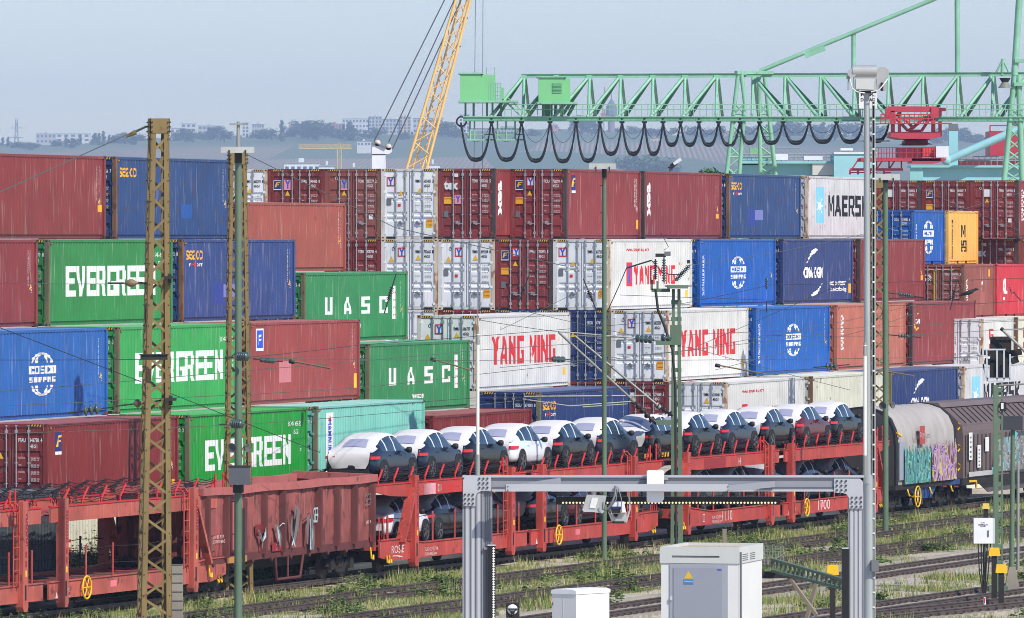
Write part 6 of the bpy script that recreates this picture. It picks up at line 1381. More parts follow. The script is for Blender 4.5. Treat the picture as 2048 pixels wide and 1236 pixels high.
# ---------------------------------------------------------------- masts
BR = mat('mast bronze', (126, 106, 62), .7, 0, .2, .5, .2, (110, 62, 44)); BRD = mat('mast rivet', (60, 48, 34), .8); GP = mat('mast green', (94, 116, 92), .6, 0, .14, .4, .1, (120, 78, 56)); GPD = mat('mast dark', (38, 44, 42), .7)
INS = mat('glazed insulator', (66, 84, 82), .2, 0, .1, spec=.8); INB = mat('brown insulator', (52, 36, 34), .25, 0, .1, spec=.8); ZN = mat('zinc pipe', (150, 152, 146), .55, .3, .12); WIRE = mat('contact wire', (96, 106, 98), .5, .3, .1); WIRED = mat('dark wire', (40, 42, 44), .5)
def lattice_mast(xl0, xr0, ytop, xl1, xr1, ybot, Y, label, rot=.35, hw_extra=1.0, cap=True):
    xc0, xc1 = (xl0 + xr0) / 2, (xl1 + xr1) / 2; top = W(xc0, ytop, Y); bot = W(xc1, ybot, Y); k = F / Y
    s = 1 / (math.cos(rot) + math.sin(rot)); h0 = (xr0 - xl0) / k / 2 * s; h1 = (xr1 - xl1) / k / 2 * s
    zb = .1; fr = (bot.z - zb) / (top.z - bot.z); bx_, hb = bot.x + (bot.x - top.x) * fr, h1 + (h1 - h0) * fr
    t = empty('lattice_mast', (bx_, Y, 0), 0, label, 'catenary mast', 'riveted lattice masts'); 
    def C(f, i):
        a = rot + math.pi / 4 + i * math.pi / 2; h = (hb + (h0 - hb) * f) * math.sqrt(2); return Vector(((bx_ + (top.x - bx_) * f) - bx_ + math.cos(a) * h, math.sin(a) * h, zb + (top.z - zb) * f))
    b = MB()
    for i in range(4):
        ux = (C(0, i + 1) - C(0, i)).normalized(); uy = (C(0, i - 1) - C(0, i)).normalized(); b.lbar(C(0, i), C(1, i), .15 if hw_extra > 1 else .12, .014, BR, ux, uy)
    b.build('corner_angle', t)
    b = MB(); n = int((top.z - zb) / ((h0 + hb) * 2) / .82) * 2
    for i in range(4):
        for q in range(n):
            f, g = q / n * .97, (q + 1) / n * .97; A, B_ = (i, i + 1) if (q + i) % 2 else (i + 1, i); p0, p1 = C(f, A), C(g, B_); nrm = (C(0, i) + C(0, i + 1)); nrm.z = 0; nrm.normalize(); b.bar(p0 + nrm * -.02, p1 + nrm * -.02, .015, .075, BR, nrm.cross(p1 - p0)) if False else b.bar(p0 - nrm * .02, p1 - nrm * .02, .07, .018, BR, nrm)
    b.build('lacing', t)
    b = MB()
    for i in range(4):
        c0, c1_ = C(.972, i), C(.972, i + 1); d0, d1 = C(1, i), C(1, i + 1); nrm = ((c0 + c1_) / 2 - Vector((top.x - bx_, 0, c0.z))); nrm.z = 0; nrm.normalize(); e = nrm * .016
        if cap: b.add([c0 + e, c1_ + e, d1 + e, d0 + e, c0 - e, c1_ - e, d1 - e, d0 - e], [(0, 1, 2, 3), (7, 6, 5, 4), (0, 4, 5, 1), (3, 2, 6, 7)], BR)
        for q in range(3):
            for (u, v) in ((c0, d0), (c1_, d1)): p = u.lerp(v, .15 + q * .35).lerp((c0 + c1_) / 2, .12); b.tube(p + nrm * .01, p + nrm * .05, .022, BRD, 6)
        for q in range(26):
            f = q / 26
            for j in (i, i + 1): p = C(f, j).lerp(C(f, i + 1 if j == i else i), .07); b.tube(p + nrm * .0, p + nrm * .022, .016, BRD, 5)
    b.build('rivet', t); return t, C
t, C1 = lattice_mast(296, 339, 237, 272, 345, 1236, 212, 'tall bronze lattice mast in front of the empty car transporter', .2, 1.5)
b = MB(); p = W(353, 1128, 214); q = W(353, 1290, 214); b.box(p.x - .17 - t.location.x, 1.9, -.2, p.x + .17 - t.location.x, 2.3, p.z, mat('weathered concrete', (150, 142, 130), .9, 0, .2, .4, bump=.5)); 
for k in range(10): b.box(p.x - .18 - t.location.x, 1.88, p.z - .25 * k - .02, p.x + .18 - t.location.x, 2.31, p.z - .25 * k, C_GRY)
b.build('foundation_post', t)
b = MB(); a = W(281, 711, 211.2); c = W(335, 711, 211.2); o_ = t.location
b.box(a.x - o_.x, -.9, a.z - .12, c.x - o_.x, -.75, a.z + .02, GPD); b.box(a.x - o_.x - .03, -.95, a.z + .02, c.x - o_.x + .03, -.7, a.z + .04, GPD)
for (x0, x1, y) in ((328, 352, 556), (330, 352, 800)): a = W(x0, y, 211.3); c = W(x1, y, 211.3); b.box(a.x - o_.x, -.8, a.z - .02, c.x - o_.x, -.3, a.z + .05, GPD); b.box(a.x - o_.x + .1, -.7, a.z - .14, a.x - o_.x + .2, -.5, a.z + .12, GPD)
b.build('cross_plate', t)
lattice_mast(456, 494, 304, 447, 505, 990, 245.5, 'second bronze lattice mast behind the green tube mast', .13)
lattice_mast(1742, 1773, 357, 1738, 1780, 900, 318, 'third bronze lattice mast behind the tarpaulin wagon', .18)
def tube_mast(px, ytop, Y, r, label, plat, pole=None, name='floodlight_mast', extra=None):
    p = W(px, ytop, Y); t = empty(name, (p.x, Y, .1), 0, label, 'mast', 'green tube masts with flat lamp heads'); h = p.z - .1; b = MB(); b.tube((0, 0, 0), (0, 0, h), r * 1.15, GP, 14, r * .9)
    z = 1.0
    while z < h: b.box(-r - .07, -.03, z, -r + .02, .03, z + .03, GPD); z += .95
    b.tube((0, 0, h - .3), (0, 0, h + .05), r * 1.05, GPD, 12); b.build('pole', t)
    if plat:
        x0, x1, y0, y1 = plat; a = W(x0, y1, Y); c = W(x1, y0, Y); b = MB(); b.box(a.x - p.x, -.35, a.z - .1, c.x - p.x, .35, c.z - .1, mat('lamp head grey', (190, 192, 186), .5, .1, .1, .3))
        for k in (.25, .75): b.box(a.x - p.x + (c.x - a.x) * k - .02, -.4, a.z - .2, a.x - p.x + (c.x - a.x) * k + .02, -.3, a.z - .02, GPD)
        b.build('lamp_head', t)
    if pole: b = MB(); a = W(pole[0], pole[1], Y); b.tube((a.x - p.x, .2, h), (a.x - p.x, .2, a.z - .1), .06, ZN, 8, .045); b.box(a.x - p.x - .25, .1, a.z - .2, a.x - p.x + .25, .3, a.z - .15, ZN); b.build('antenna', t)
    return t
t = tube_mast(476.5, 306, 224, .105, 'green tube mast with peeling box in front of the gondola wagon', (443, 508, 294, 306), (476, 243))
o_ = t.location; b = MB(); a = W(458, 969, 223.6); c = W(500, 934, 223.6)
pl = mat('peeling grey box', (88, 92, 100), .6, 0, .2, 0, .35, (190, 184, 150)); b.box(a.x - o_.x, -.6, a.z - .1, c.x - o_.x, -.15, c.z - .1, pl); b.box(a.x - o_.x - .02, -.62, c.z - .1, c.x - o_.x + .02, -.13, c.z - .06, GPD); b.tube((0, 0, a.z - .35), (0, 0, a.z - .1), .16, GPD, 12); b.box(.12, -.05, a.z - 2.6, .2, .05, a.z - .8, GPD); b.build('switch_box', t)
def speaker(par, x, z, y=-.2, s=1.0, sgn=1):
    b = MB(); b.lathe((x, y, z), [(0, 0), (.04 * s, 0), (.05 * s, .04), (.10 * s, .07), (.13 * s, .14), (.12 * s, .14), (.04 * s, .06), (0, .07)], mat('speaker grey', (96, 96, 94), .5), 14, (sgn * -.45, -1, -.2)); b.build('loudspeaker', par)
a = W(468, 894, 223.7); speaker(t, a.x - o_.x, a.z - .1, s=1.1); speaker(t, a.x - o_.x + .28, a.z - .12, y=.0, s=1.0, sgn=-3)
for (x, y) in ((487, 713), (476, 848)):
    a = W(x, y, 223.4); b = MB(); pr = [(0, -.25)]
    for k in range(5): pr += [(.05, -.2 + k * .07), (.13, -.19 + k * .07), (.135, -.165 + k * .07), (.05, -.15 + k * .07)]
    pr += [(.03, .2), (0, .2)]; b.lathe((a.x - o_.x, -.5, a.z - .1), pr, INS, 16, (.9, -.45, 0)); b.tube((a.x - o_.x - .3, -.32, a.z - .12), (a.x - o_.x - .1, -.42, a.z - .1), .045, ZN); b.tube((a.x - o_.x - .55, -.2, a.z - .12), (0, 0, a.z - .12), .02, GPD); b.build('insulator', t)
tube_mast(1208.5, 338, 270, .082, 'green tube mast between the switch mast and the portal lamp', (1178, 1232, 327, 338))
t = tube_mast(1771, 350, 297, .105, 'green tube mast with a rusty foot beside the tarpaulin wagon', (1746, 1799, 348, 360))
a = W(1768, 810, 296.8); speaker(t, a.x - t.location.x, a.z - .1, s=1.2); speaker(t, a.x - t.location.x + .25, a.z - .1, y=0, sgn=-3)
# green switch mast with cantilevers
Ys = 284.0; Ps = lambda x, y, d=0.0: W(x, y, Ys + d); p = Ps(1351, 1090)
t = empty('switch_mast', (p.x, Ys, .1), 0, 'green twin channel mast carrying a disconnector and two slanting cantilevers', 'catenary mast'); o_ = t.location.copy()
b = MB()
for (x0, x1, x2, x3) in ((1344, 1350, 1341, 1348), (1355, 1361, 1356, 1366)):
    A, B_, C_, D_ = Ps(x0, 578), Ps(x1, 578), Ps(x2, 1100), Ps(x3, 1100)
    b.add([C_, D_, D_ + Vector((0, .3, 0)), C_ + Vector((0, .3, 0)), A, B_, B_ + Vector((0, .25, 0)), A + Vector((0, .25, 0))], [(0, 3, 2, 1), (4, 5, 6, 7), (0, 1, 5, 4), (1, 2, 6, 5), (2, 3, 7, 6), (3, 0, 4, 7)], GP)
k = 0
for y in range(600, 1090, 34): b.box(*Ps(1342.5, y + 8, .02), *Ps(1363, y, .04), GP)
b.box(*Ps(1340, 690, -.05), *Ps(1363, 650, .0), GP); bld(b, 'mast', t, o_)
b = MB(); b.box(*Ps(1335, 577, -.6), *Ps(1375, 570, .6), GP); b.box(*Ps(1303, 584, -.1), *Ps(1340, 577, .1), GP); b.box(*Ps(1301, 580, -.1), *Ps(1306, 560, .1), GP); b.box(*Ps(1313, 577, -.1), *Ps(1317, 562, .1), GP)
b.box(*Ps(1330, 574, -.3), *Ps(1384, 570, .3), ZN); b.box(*Ps(1311, 514, -.1), *Ps(1332, 507, .1), GPD); b.box(*Ps(1329, 512, -.12), *Ps(1341, 503, .14), C_GRY); bld(b, 'head_frame', t, o_)
def ins(mb, p, q, r, n, m): 
    p, q = Vector(p), Vector(q); d = q - p; L_ = d.length; pr = [(0, 0)]
    for k in range(n): z = L_ * (.06 + .88 * k / n); s = L_ * .88 / n; pr += [(r * .38, z), (r, z + s * .25), (r, z + s * .45), (r * .38, z + s * .7)]
    pr += [(r * .3, L_), (0, L_)]; mb.lathe(p, pr, m, 10, d.normalized())
b = MB()
for (x0, y0, x1, y1, r, n, m) in ((1328, 566, 1328, 514, .085, 9, INS), (1311, 560, 1311, 518, .08, 10, INB), (1302, 563, 1302, 530, .05, 7, INS), (1350, 562, 1380, 530, .11, 10, INS)): ins(b, Ps(x0, y0, -.2), Ps(x1, y1, -.2), r, n, m)
b.box(*Ps(1374, 527, -.3), *Ps(1380, 520, -.15), GPD); bld(b, 'insulator', t, o_)
b = MB(); b.path([Ps(1311, 578, -.25), Ps(1316, 620, -.25), Ps(1330, 655, -.25), Ps(1345, 700, -.3), Ps(1351, 780, -.3), Ps(1352, 1095, -.3)], .055, GPD, 6); b.path([Ps(1302, 520, -.2), Ps(1312, 530, -.25), Ps(1322, 543, -.25), Ps(1340, 549, -.2), Ps(1358, 549, -.2), Ps(1370, 540, -.2)], .018, GPD, 5)
b.path([Ps(1253, 536, -.2), Ps(1302, 521, -.2)], .03, GPD, 5); b.path([Ps(1253, 536, -.2), Ps(1238, 572, -.2), Ps(1216, 620, -.2), Ps(1196, 658, -.2)], .018, GPD, 5); b.path([Ps(1328, 505, -.2), Ps(1328, 500, -.2), Ps(1337, 494, -.2), Ps(1322, 466, -.2)], .012, GPD, 4); bld(b, 'cable', t, o_)
for (x0, y0, x1, y1, d, xi, yi, xe, ye) in ((1117, 664, 1262, 797, -2.2, 1262, 797, 1312, 848), (1150, 672, 1312, 808, -.2, 1312, 808, 1345, 832)):
    b = MB(); b.tube(Ps(x0, y0, d), Ps(x1, y1, d * .6), .045, ZN, 8); bld(b, 'cantilever_tube', t, o_); b = MB(); ins(b, Ps(xi, yi, d * .6), Ps(xe, ye, d * .2), .13, 5, INB); b.tube(Ps(xi, yi, d * .6), Ps(xi + 8, yi + 8, d * .55), .1, ZN); bld(b, 'insulator', t, o_)
b = MB(); b.tube(Ps(1117, 663, -2.2), Ps(1270, 676, -1), .028, ZN, 6); b.tube(Ps(1150, 671, -.2), Ps(1270, 676, -1), .02, ZN, 6); b.tube(Ps(1048, 793, -2.5), Ps(1292, 791, -.6), .03, ZN, 6); b.tube(Ps(1050, 799, -2.5), Ps(1140, 812, -2.3), .028, ZN, 6); b.tube(Ps(1140, 812, -2.3), Ps(1262, 803, -1.4), .025, ZN, 6); b.tube(Ps(1165, 814, -2.2), Ps(1255, 808, -1.4), .022, ZN, 6); bld(b, 'stay_tube', t, o_)
b = MB(); ins(b, Ps(1270, 676, -1), Ps(1308, 680, -.6), .15, 4, INS); ins(b, Ps(1322, 676, -.4), Ps(1342, 676, -.2), .15, 2, INS); b.box(*Ps(1312, 690, -.6), *Ps(1345, 682, -.3), GP); b.box(*Ps(1312, 850, -.5), *Ps(1344, 840, -.3), GP); bld(b, 'bracket', t, o_)
# ---------------------------------------------------------------- overhead wires
def wire(pts, r, label, m=None, sag=0.0, n=10, name='overhead_wire'):
    P_ = [W(*q) for q in pts]; out = []
    for a, c in zip(P_, P_[1:]):
        for k in range(n): u = k / n; v = a.lerp(c, u); v.z -= sag * 4 * u * (1 - u); out.append(v)
    out.append(P_[-1]); o = out[0].copy(); b = MB(); b.path([v - o for v in out], r, m or WIRE, 4); ob = b.build(name, None, tuple(o)); return tag(ob, label, 'wire', 'overhead line wires')
wire([(-40, 402, 200), (292, 252, 212)], .016, 'wire rising from the left edge to the top of the tall lattice mast')
t = empty('stay_insulator', tuple(W(265, 268, 211)), 0, 'bronze strain clamp just left of the top of the tall lattice mast', 'insulator'); o2 = t.location.copy(); b = MB(); b.tube(W(252, 273, 211), W(272, 264, 211), .04, BR, 8, .07); b.tube(W(270, 265, 211), W(296, 252, 212), .02, GPD); bld(b, 'clamp', t, o2)
wire([(496, 310, 246), (790, 455, 262), (1130, 532, 276)], .014, 'thin wire falling from the second lattice mast across the top white doors')
wire([(-40, 640, 228), (268, 758, 236), (640, 905, 246)], .012, 'dark wire sloping down across the blue and light green containers', WIRED)
for i, (pts, lb) in enumerate(((((-20, 566, 225), (290, 567, 225)), 'level wire crossing the upper green lettering'), (((-20, 720, 225), (480, 716, 240), (720, 690, 262), (1350, 640, 300)), 'wire crossing the globe emblem of the left blue container'), (((-20, 784, 226), (480, 742, 240), (960, 700, 270), (1400, 668, 300), (2070, 640, 330)), 'long wire rising over the rose red container to the right'),
        (((-20, 812, 226), (240, 800, 230), (700, 777, 258), (945, 750, 272), (1650, 668, 310)), 'long wire rising below the rose red patch'), (((-20, 857, 226), (480, 828, 240), (960, 795, 272), (1400, 792, 300)), 'wire skirting the roof of the pale teal container'), (((-20, 868, 226), (500, 848, 240), (900, 815, 268), (1360, 765, 300), (2070, 700, 340)), 'wire over the roof line of the low dark red container'),
        (((500, 716, 240), (1150, 722, 290), (2070, 712, 340)), 'nearly level wire through the red capitals'), (((960, 640, 270), (1120, 664, 280)), 'short wire from the portal rod to the cantilever tip'), (((1000, 735, 270), (1380, 700, 300), (1700, 640, 310), (1905, 590, 330)), 'wire climbing toward the right insulator'),
        (((1430, 740, 300), (1730, 660, 320), (1905, 600, 330)), 'bright wire rising to the insulator by the short brown container'), (((1350, 610, 290), (1540, 570, 300), (2060, 556, 330)), 'wire crossing the white swoosh containers'), (((1380, 530, 284), (1550, 505, 300), (1800, 452, 320), (2060, 380, 340)), 'pale green wire rising to the right across the top tier'),
        (((1800, 360, 318), (2060, 470, 335)), 'wire descending right from the third lattice mast'), (((1240, 590, 280), (1900, 610, 330), (2060, 600, 335)), 'thin level wire over the third tier blue container'), (((1000, 660, 280), (1200, 560, 290)), 'thin crossing wire right of the switch mast base'), (((1040, 620, 276), (1400, 700, 290), (1700, 780, 300)), 'thin wire sloping down behind the switch mast'), (((1400, 690, 290), (1700, 560, 300)), 'thin crossing wire over the blue globe container'), (((1500, 670, 300), (1780, 672, 310), (2070, 655, 330)), 'wire through the salmon container'))):
    wire(pts, .0095, lb, WIRED if i % 3 == 1 else None, .02)
def string_ins(pts, r, n, label, m=INS):
    a, c = W(*pts[0]), W(*pts[1]); t = empty('string_insulator', tuple(a), 0, label, 'insulator', 'insulators hanging in the overhead wires'); b = MB(); ins(b, (0, 0, 0), c - a, r, n, m); b.build('insulator_body', t); d = (c - a).normalized(); b = MB(); b.tube(d * -.45, (0, 0, 0), .02, GPD); b.tube(c - a, c - a + d * .45, .02, GPD); b.build('end_rod', t)
string_ins(((165, 822, 224), (203, 817, 224)), .17, 3, 'three disc insulator at the foot of the left blue container')
string_ins(((520, 719, 242), (552, 722, 243)), .09, 4, 'small insulator on the rose red container')
string_ins(((1105, 718, 276), (1132, 719, 277)), .11, 3, 'small dark insulator at the last red capital')
string_ins(((776, 602, 262), (785, 572, 262)), .085, 8, 'slanting ribbed insulator over the upper dark green container', INB)
string_ins(((1043, 590, 280), (1050, 572, 280)), .09, 6, 'slanting ribbed insulator over the maroon doors', INB)
string_ins(((1176, 580, 280), (1186, 604, 280)), .085, 7, 'slanting ribbed insulator over the white doors left of the tube mast', INB)
string_ins(((1533, 578, 300), (1533, 602, 300)), .08, 5, 'vertical insulator above the blue globe container')
string_ins(((1650, 733, 300), (1676, 731, 300)), .14, 3, 'cream and green disc insulator below the salmon container')
string_ins(((1795, 671, 310), (1820, 673, 310)), .11, 4, 'small disc insulator crossing the salmon container')
string_ins(((1795, 588, 312), (1825, 592, 312)), .12, 6, 'thick ribbed insulator at the foot of the second tier maroon container')
string_ins(((1905, 600, 330), (1910, 578, 330)), .1, 6, 'upright ribbed insulator by the short brown container', INB)
string_ins(((248, 566, 212), (286, 566, 212)), .11, 1, 'rusty drum insulator crossing the upper green lettering', mat('rusty drum', (124, 104, 80), .6, 0, .2))
string_ins(((266, 808, 212), (290, 805, 212)), .12, 1, 'rusty drum insulator beside the tall lattice mast', MATS['rusty drum'])
for (x0, y0, x1, y1, Y, lb) in ((583, 722, 662, 737, 255, 'short slanting steady arm on the rose red container'), (866, 718, 940, 740, 270, 'slanting yellowish steady arm on the lower dark green container'), (1435, 730, 1530, 748, 290, 'slanting steady arm under the white container with red capitals'), (1742, 738, 1828, 752, 300, 'slanting steady arm above the covered wagon')):
    a, c = W(x0, y0, Y), W(x1, y1, Y - 1); t = empty('steady_arm', tuple(a), 0, lb, 'steady arm', 'steady arms of the overhead line'); b = MB(); b.tube((0, 0, 0), c - a, .03, mat('arm bronze', (150, 136, 100), .5, .2), 6); b.lathe((-.1, 0, 0), [(0, 0), (.07, .02), (.07, .2), (0, .22)], GPD, 8, (1, 0, -.2)); b.build('arm', t)
t = empty('perching_bird', tuple(W(1936, 591, 363)), 0, 'black crow perched on the maroon container with the crescent logo', 'bird')
b = MB(); BK = mat('crow black', (20, 20, 24), .6); rings = [(-.28, .015, .0), (-.12, .06, .05), (.02, .085, .09), (.14, .075, .13), (.2, .05, .17), (.25, .055, .2), (.3, .04, .2), (.33, .012, .18), (.38, .002, .17)]
vs = [(x, math.cos(k * 1.047) * r, z + math.sin(k * 1.047) * r) for x, r, z in rings for k in range(6)]; b.add(vs, [(i * 6 + k, i * 6 + (k + 1) % 6, i * 6 + 6 + (k + 1) % 6, i * 6 + 6 + k) for i in range(len(rings) - 1) for k in range(6)], BK, True)
for y in (-.03, .03): b.tube((.03, y, .03), (.04, y, -.08), .008, BK, 4)
o = b.build('body', t); o.scale = (1.5, 1.5, 1.5)
# ---------------------------------------------------------------- scanner portal
AL = mat('anodised aluminium', (150, 152, 160), .42, .25, .04); ALL_ = mat('light aluminium', (190, 192, 196), .4, .2, .04); ALD = mat('aluminium groove', (104, 106, 114), .5, .3, .05); BOLT = mat('bolt head', (92, 94, 100), .35, .7)
YQ = 150.0; Pq = lambda x, y, d=0.0: W(x, y, YQ + d); KQ = F / YQ
p = Pq(954, 476); t = empty('scanner_portal', (p.x, YQ, 0), 0, 'grey aluminium portal with bolted corner plates standing in the foreground', 'portal'); o_ = t.location.copy()
def qb(mb, x0, y0, x1, y1, d0, d1, m): mb.box(*Pq(x0, y1, d0), *Pq(x1, y0, d1), m)
ZG = .1
for (x0, x1, side) in ((925, 967, 1), (1697, 1727, -1)):
    b = MB(); a, c = Pq(x0, 950), Pq(x1, 950); b.box(a.x, YQ, ZG, c.x, YQ + .3, a.z - .02, AL)
    w_ = c.x - a.x
    for f in (.12, .40, .62, .9): b.box(a.x + w_ * f - .012, YQ - .006, ZG, a.x + w_ * f + .012, YQ + .001, a.z - .1, ALD)
    for f in (.22, .5, .78): b.box(a.x + w_ * f - .03, YQ - .012, ZG, a.x + w_ * f + .03, YQ, a.z - .1, ALL_)
    # receding inner side
    if side == 1: b.box(c.x, YQ + .05, ZG, c.x + .17, YQ + .9, a.z - .1, AL); [b.box(c.x + .04 * k, YQ + .03, ZG, c.x + .04 * k + .015, YQ + .05, a.z - .1, ALD) for k in range(1, 4)]
    bld(b, 'post', t, o_)
b = MB(); qb(b, 925, 950, 1727, 955, -.03, .35, ALL_); qb(b, 925, 955, 1727, 983, 0, .32, AL); qb(b, 984, 958, 1700, 960.5, -.012, 0, ALD); qb(b, 984, 974, 1700, 976, -.012, 0, ALD); qb(b, 984, 979, 1700, 983, -.03, 0, ALL_)
bld(b, 'cross_beam', t, o_)
for (xa, xb, m_) in ((926, 983, 0), (1666, 1726, 1)):
    b = MB(); xz_ = lambda x, y: (Pq(x, y).x, Pq(x, y).z)
    if m_ == 0: poly = [xz_(930, 953), xz_(982, 953), xz_(982, 981), xz_(962, 982), xz_(954, 986), xz_(951, 994), xz_(951, 1012), xz_(926, 1012), xz_(926, 960)]
    else: poly = [xz_(1668, 957), xz_(1720, 957), xz_(1726, 964), xz_(1726, 1017), xz_(1698, 1017), xz_(1698, 996), xz_(1694, 989), xz_(1686, 986), xz_(1668, 985)]
    b.prism(poly, 'y', YQ - .05, YQ - .032, ALL_); bld(b, 'corner_plate', t, o_); b = MB()
    G1 = [(959 + 8 * i, 957 + 9 * j) for i in range(3) for j in range(3)] + [(930 + 8 * i, 989 + 9 * j) for i in range(3) for j in range(3)] if m_ == 0 else [(1674 + 9 * i, 962 + 9 * j) for i in range(3) for j in range(3)] + [(1704 + 9 * i, 995 + 9 * j) for i in range(3) for j in range(3)]
    for (x, y) in G1: b = MB(); q = Pq(x, y, -.05); b.tube(q, q + Vector((0, -.03, 0)), .021, BOLT, 10); bld(b, 'bolt', t, o_)
b = MB(); qb(b, 1012, 968, 1456, 982.5, -.75, -.6, ALL_)
for (x0, x1) in ((1012, 1120), (1460, 1548)):
    a, c = (Pq(x0, 977, -.65), Pq(x1, 962, -.05)) if x0 < 1100 else (Pq(x0 - 8, 977, -.65), Pq(x1, 968, -.05)); b.bar(a, c, .07, .12, AL)
for x in (1016, 1456): 
    for y in (973, 980): q = Pq(x, y, -.76); b.tube(q, q + Vector((0, -.01, 0)), .012, BOLT, 8)
bld(b, 'outrigger_beam', t, o_)
b = MB(); qb(b, 1112, 993, 1560, 1009, .3, .55, mat('lamp strip housing', (22, 20, 20), .5)); bld(b, 'lamp_strip', t, o_)
b = MB(); LEDM = mat('lit led', (240, 228, 170), .4, emit=.9)
for k in range(63):
    x = 1126 + k * 6.85; q = Pq(x, 1005.5, .3); b.lathe(q, [(.021, 0), (.018, .015), (0, .02)], LEDM, 8, (0, -1, 0))
bld(b, 'led_row', t, o_)
for (x0, x1, y0, y1, sx) in ((975, 991, 1089, 1290, 987), (1684, 1697, 1095, 1290, 1691)):
    b = MB(); qb(b, x0, y0, x1, y1, -.1, .12, MATS['lamp strip housing']); qb(b, x0, y0, x1, y0 + 3, -.12, -.1, ALL_); bld(b, 'lamp_strip', t, o_)
    if x0 < 1000:
        b = MB()
        for k in range(36): q = Pq(sx, 1097 + k * 5.1, -.1); b.lathe(q, [(.02, 0), (.018, .012), (0, .015)], mat('led white', (245, 245, 240), .4, emit=.9), 8, (0, -1, 0))
        bld(b, 'led_row', t, o_); b = MB(); qb(b, 968, 1094, 976, 1099, -.08, .1, AL); bld(b, 'bracket', t, o_)
for (x, y0, y1, yt) in ((955.5, 668, 950, 525), (1730, 690, 952, 668)):
    b = MB(); a = Pq(x, y1, .15); c = Pq(x, y0, .15); b.tube(a, c, .034, mat('white rod', (226, 224, 214), .5), 10); b.tube(c - Vector((0, 0, .2)), c + Vector((0, 0, .05)), .045, ZN, 10, .03); b.tube(c, Pq(x, yt, .15), .012, ZN, 6, .006); b.tube(a, a + Vector((0, 0, .4)), .045, ZN, 10); bld(b, 'mast_rod', t, o_)
# things hung on the beam
tw = empty('radio_unit', tuple(Pq(1309, 970, -.2)), 0, 'upright white radio unit clamped on the portal beam', 'radio unit'); o2 = tw.location.copy(); b = MB()
b.prism([(Pq(x, y).x, Pq(x, y).z) for x, y in ((1293, 942), (1295, 940), (1325, 940), (1327, 942), (1327, 996), (1322, 1003), (1295, 1003), (1293, 1001))], 'y', YQ - .55, YQ - .05, mat('radio white', (238, 238, 244), .4)); bld(b, 'casing', tw, o2)
b = MB(); qb(b, 1327, 952, 1336, 960, -.3, -.05, ZN); bld(b, 'clamp', tw, o2)
ts = empty('floodlight', tuple(Pq(1190, 1000, -.6)), 0, 'silver reflector floodlight hanging under the outrigger beam', 'floodlight'); o2 = ts.location.copy(); b = MB(); SV = mat('silver housing', (190, 190, 188), .35, .4, .06, scale=5)
xz_ = lambda x, y: (Pq(x, y).x, Pq(x, y).z)
b.prism([xz_(1173, 987), xz_(1212, 989), xz_(1206, 1021), xz_(1164, 1018)], 'y', YQ - .75, YQ - .5, SV); b.prism([xz_(1163, 1016), xz_(1207, 1020), xz_(1204, 1024), xz_(1185, 1021), xz_(1167, 1021)], 'y', YQ - .8, YQ - .45, ALL_); bld(b, 'housing', ts, o2)
b = MB(); b.prism([xz_(1183, 993), xz_(1196, 993), xz_(1190, 1014), xz_(1178, 1013)], 'y', YQ - .77, YQ - .752, C_WHT); bld(b, 'reflector', ts, o2); b = MB(); b.tube(Pq(1188, 983, -.65), Pq(1188, 993, -.65), .05, SV); bld(b, 'bracket', ts, o2)
tc_ = empty('camera_unit', tuple(Pq(1236, 1010, -.6)), 0, 'white camera unit with dark blue visor and looped cables under the beam', 'camera'); o2 = tc_.location.copy()
b = MB(); b.prism([xz_(1220, 1002), xz_(1247, 1001), xz_(1251, 1022), xz_(1217, 1022)], 'y', YQ - .8, YQ - .35, MATS['radio white']); b.prism([xz_(1215, 1022), xz_(1252, 1022), xz_(1253, 1042), xz_(1222, 1040)], 'y', YQ - .7, YQ - .3, SV); bld(b, 'casing', tc_, o2)
b = MB(); qb(b, 1217, 1013, 1243, 1018, -.85, -.8, mat('visor navy', (30, 34, 86), .3)); qb(b, 1219, 1018, 1241, 1026, -.84, -.8, M_UNDER); qb(b, 1225, 1041, 1248, 1047, -.75, -.3, M_UNDER); qb(b, 1227, 1028, 1236, 1034, -.72, -.7, M_UNDER); bld(b, 'lens', tc_, o2)
b = MB(); b.bar(Pq(1258, 984, -.5), Pq(1260, 1018, -.5), .09, .03, SV); b.bar(Pq(1260, 1018, -.5), Pq(1252, 1046, -.5), .09, .03, SV); bld(b, 'bracket', tc_, o2)
b = MB(); b.path([Pq(1231, 972, -.8), Pq(1230, 990, -.85), Pq(1222, 1010, -.9), Pq(1212, 1021, -.9), Pq(1206, 1018, -.9), Pq(1206, 1005, -.85)], .022, C_GRY, 6); b.path([Pq(1236, 974, -.8), Pq(1243, 1000, -.88), Pq(1243, 1022, -.9), Pq(1233, 1036, -.9), Pq(1223, 1030, -.88), Pq(1221, 1018, -.86)], .012, C_GRY, 6); b.path([Pq(1234, 979, -.8), Pq(1232, 1000, -.86), Pq(1216, 1020, -.9), Pq(1209, 1012, -.9)], .012, C_GRY, 6); bld(b, 'cable', tc_, o2)
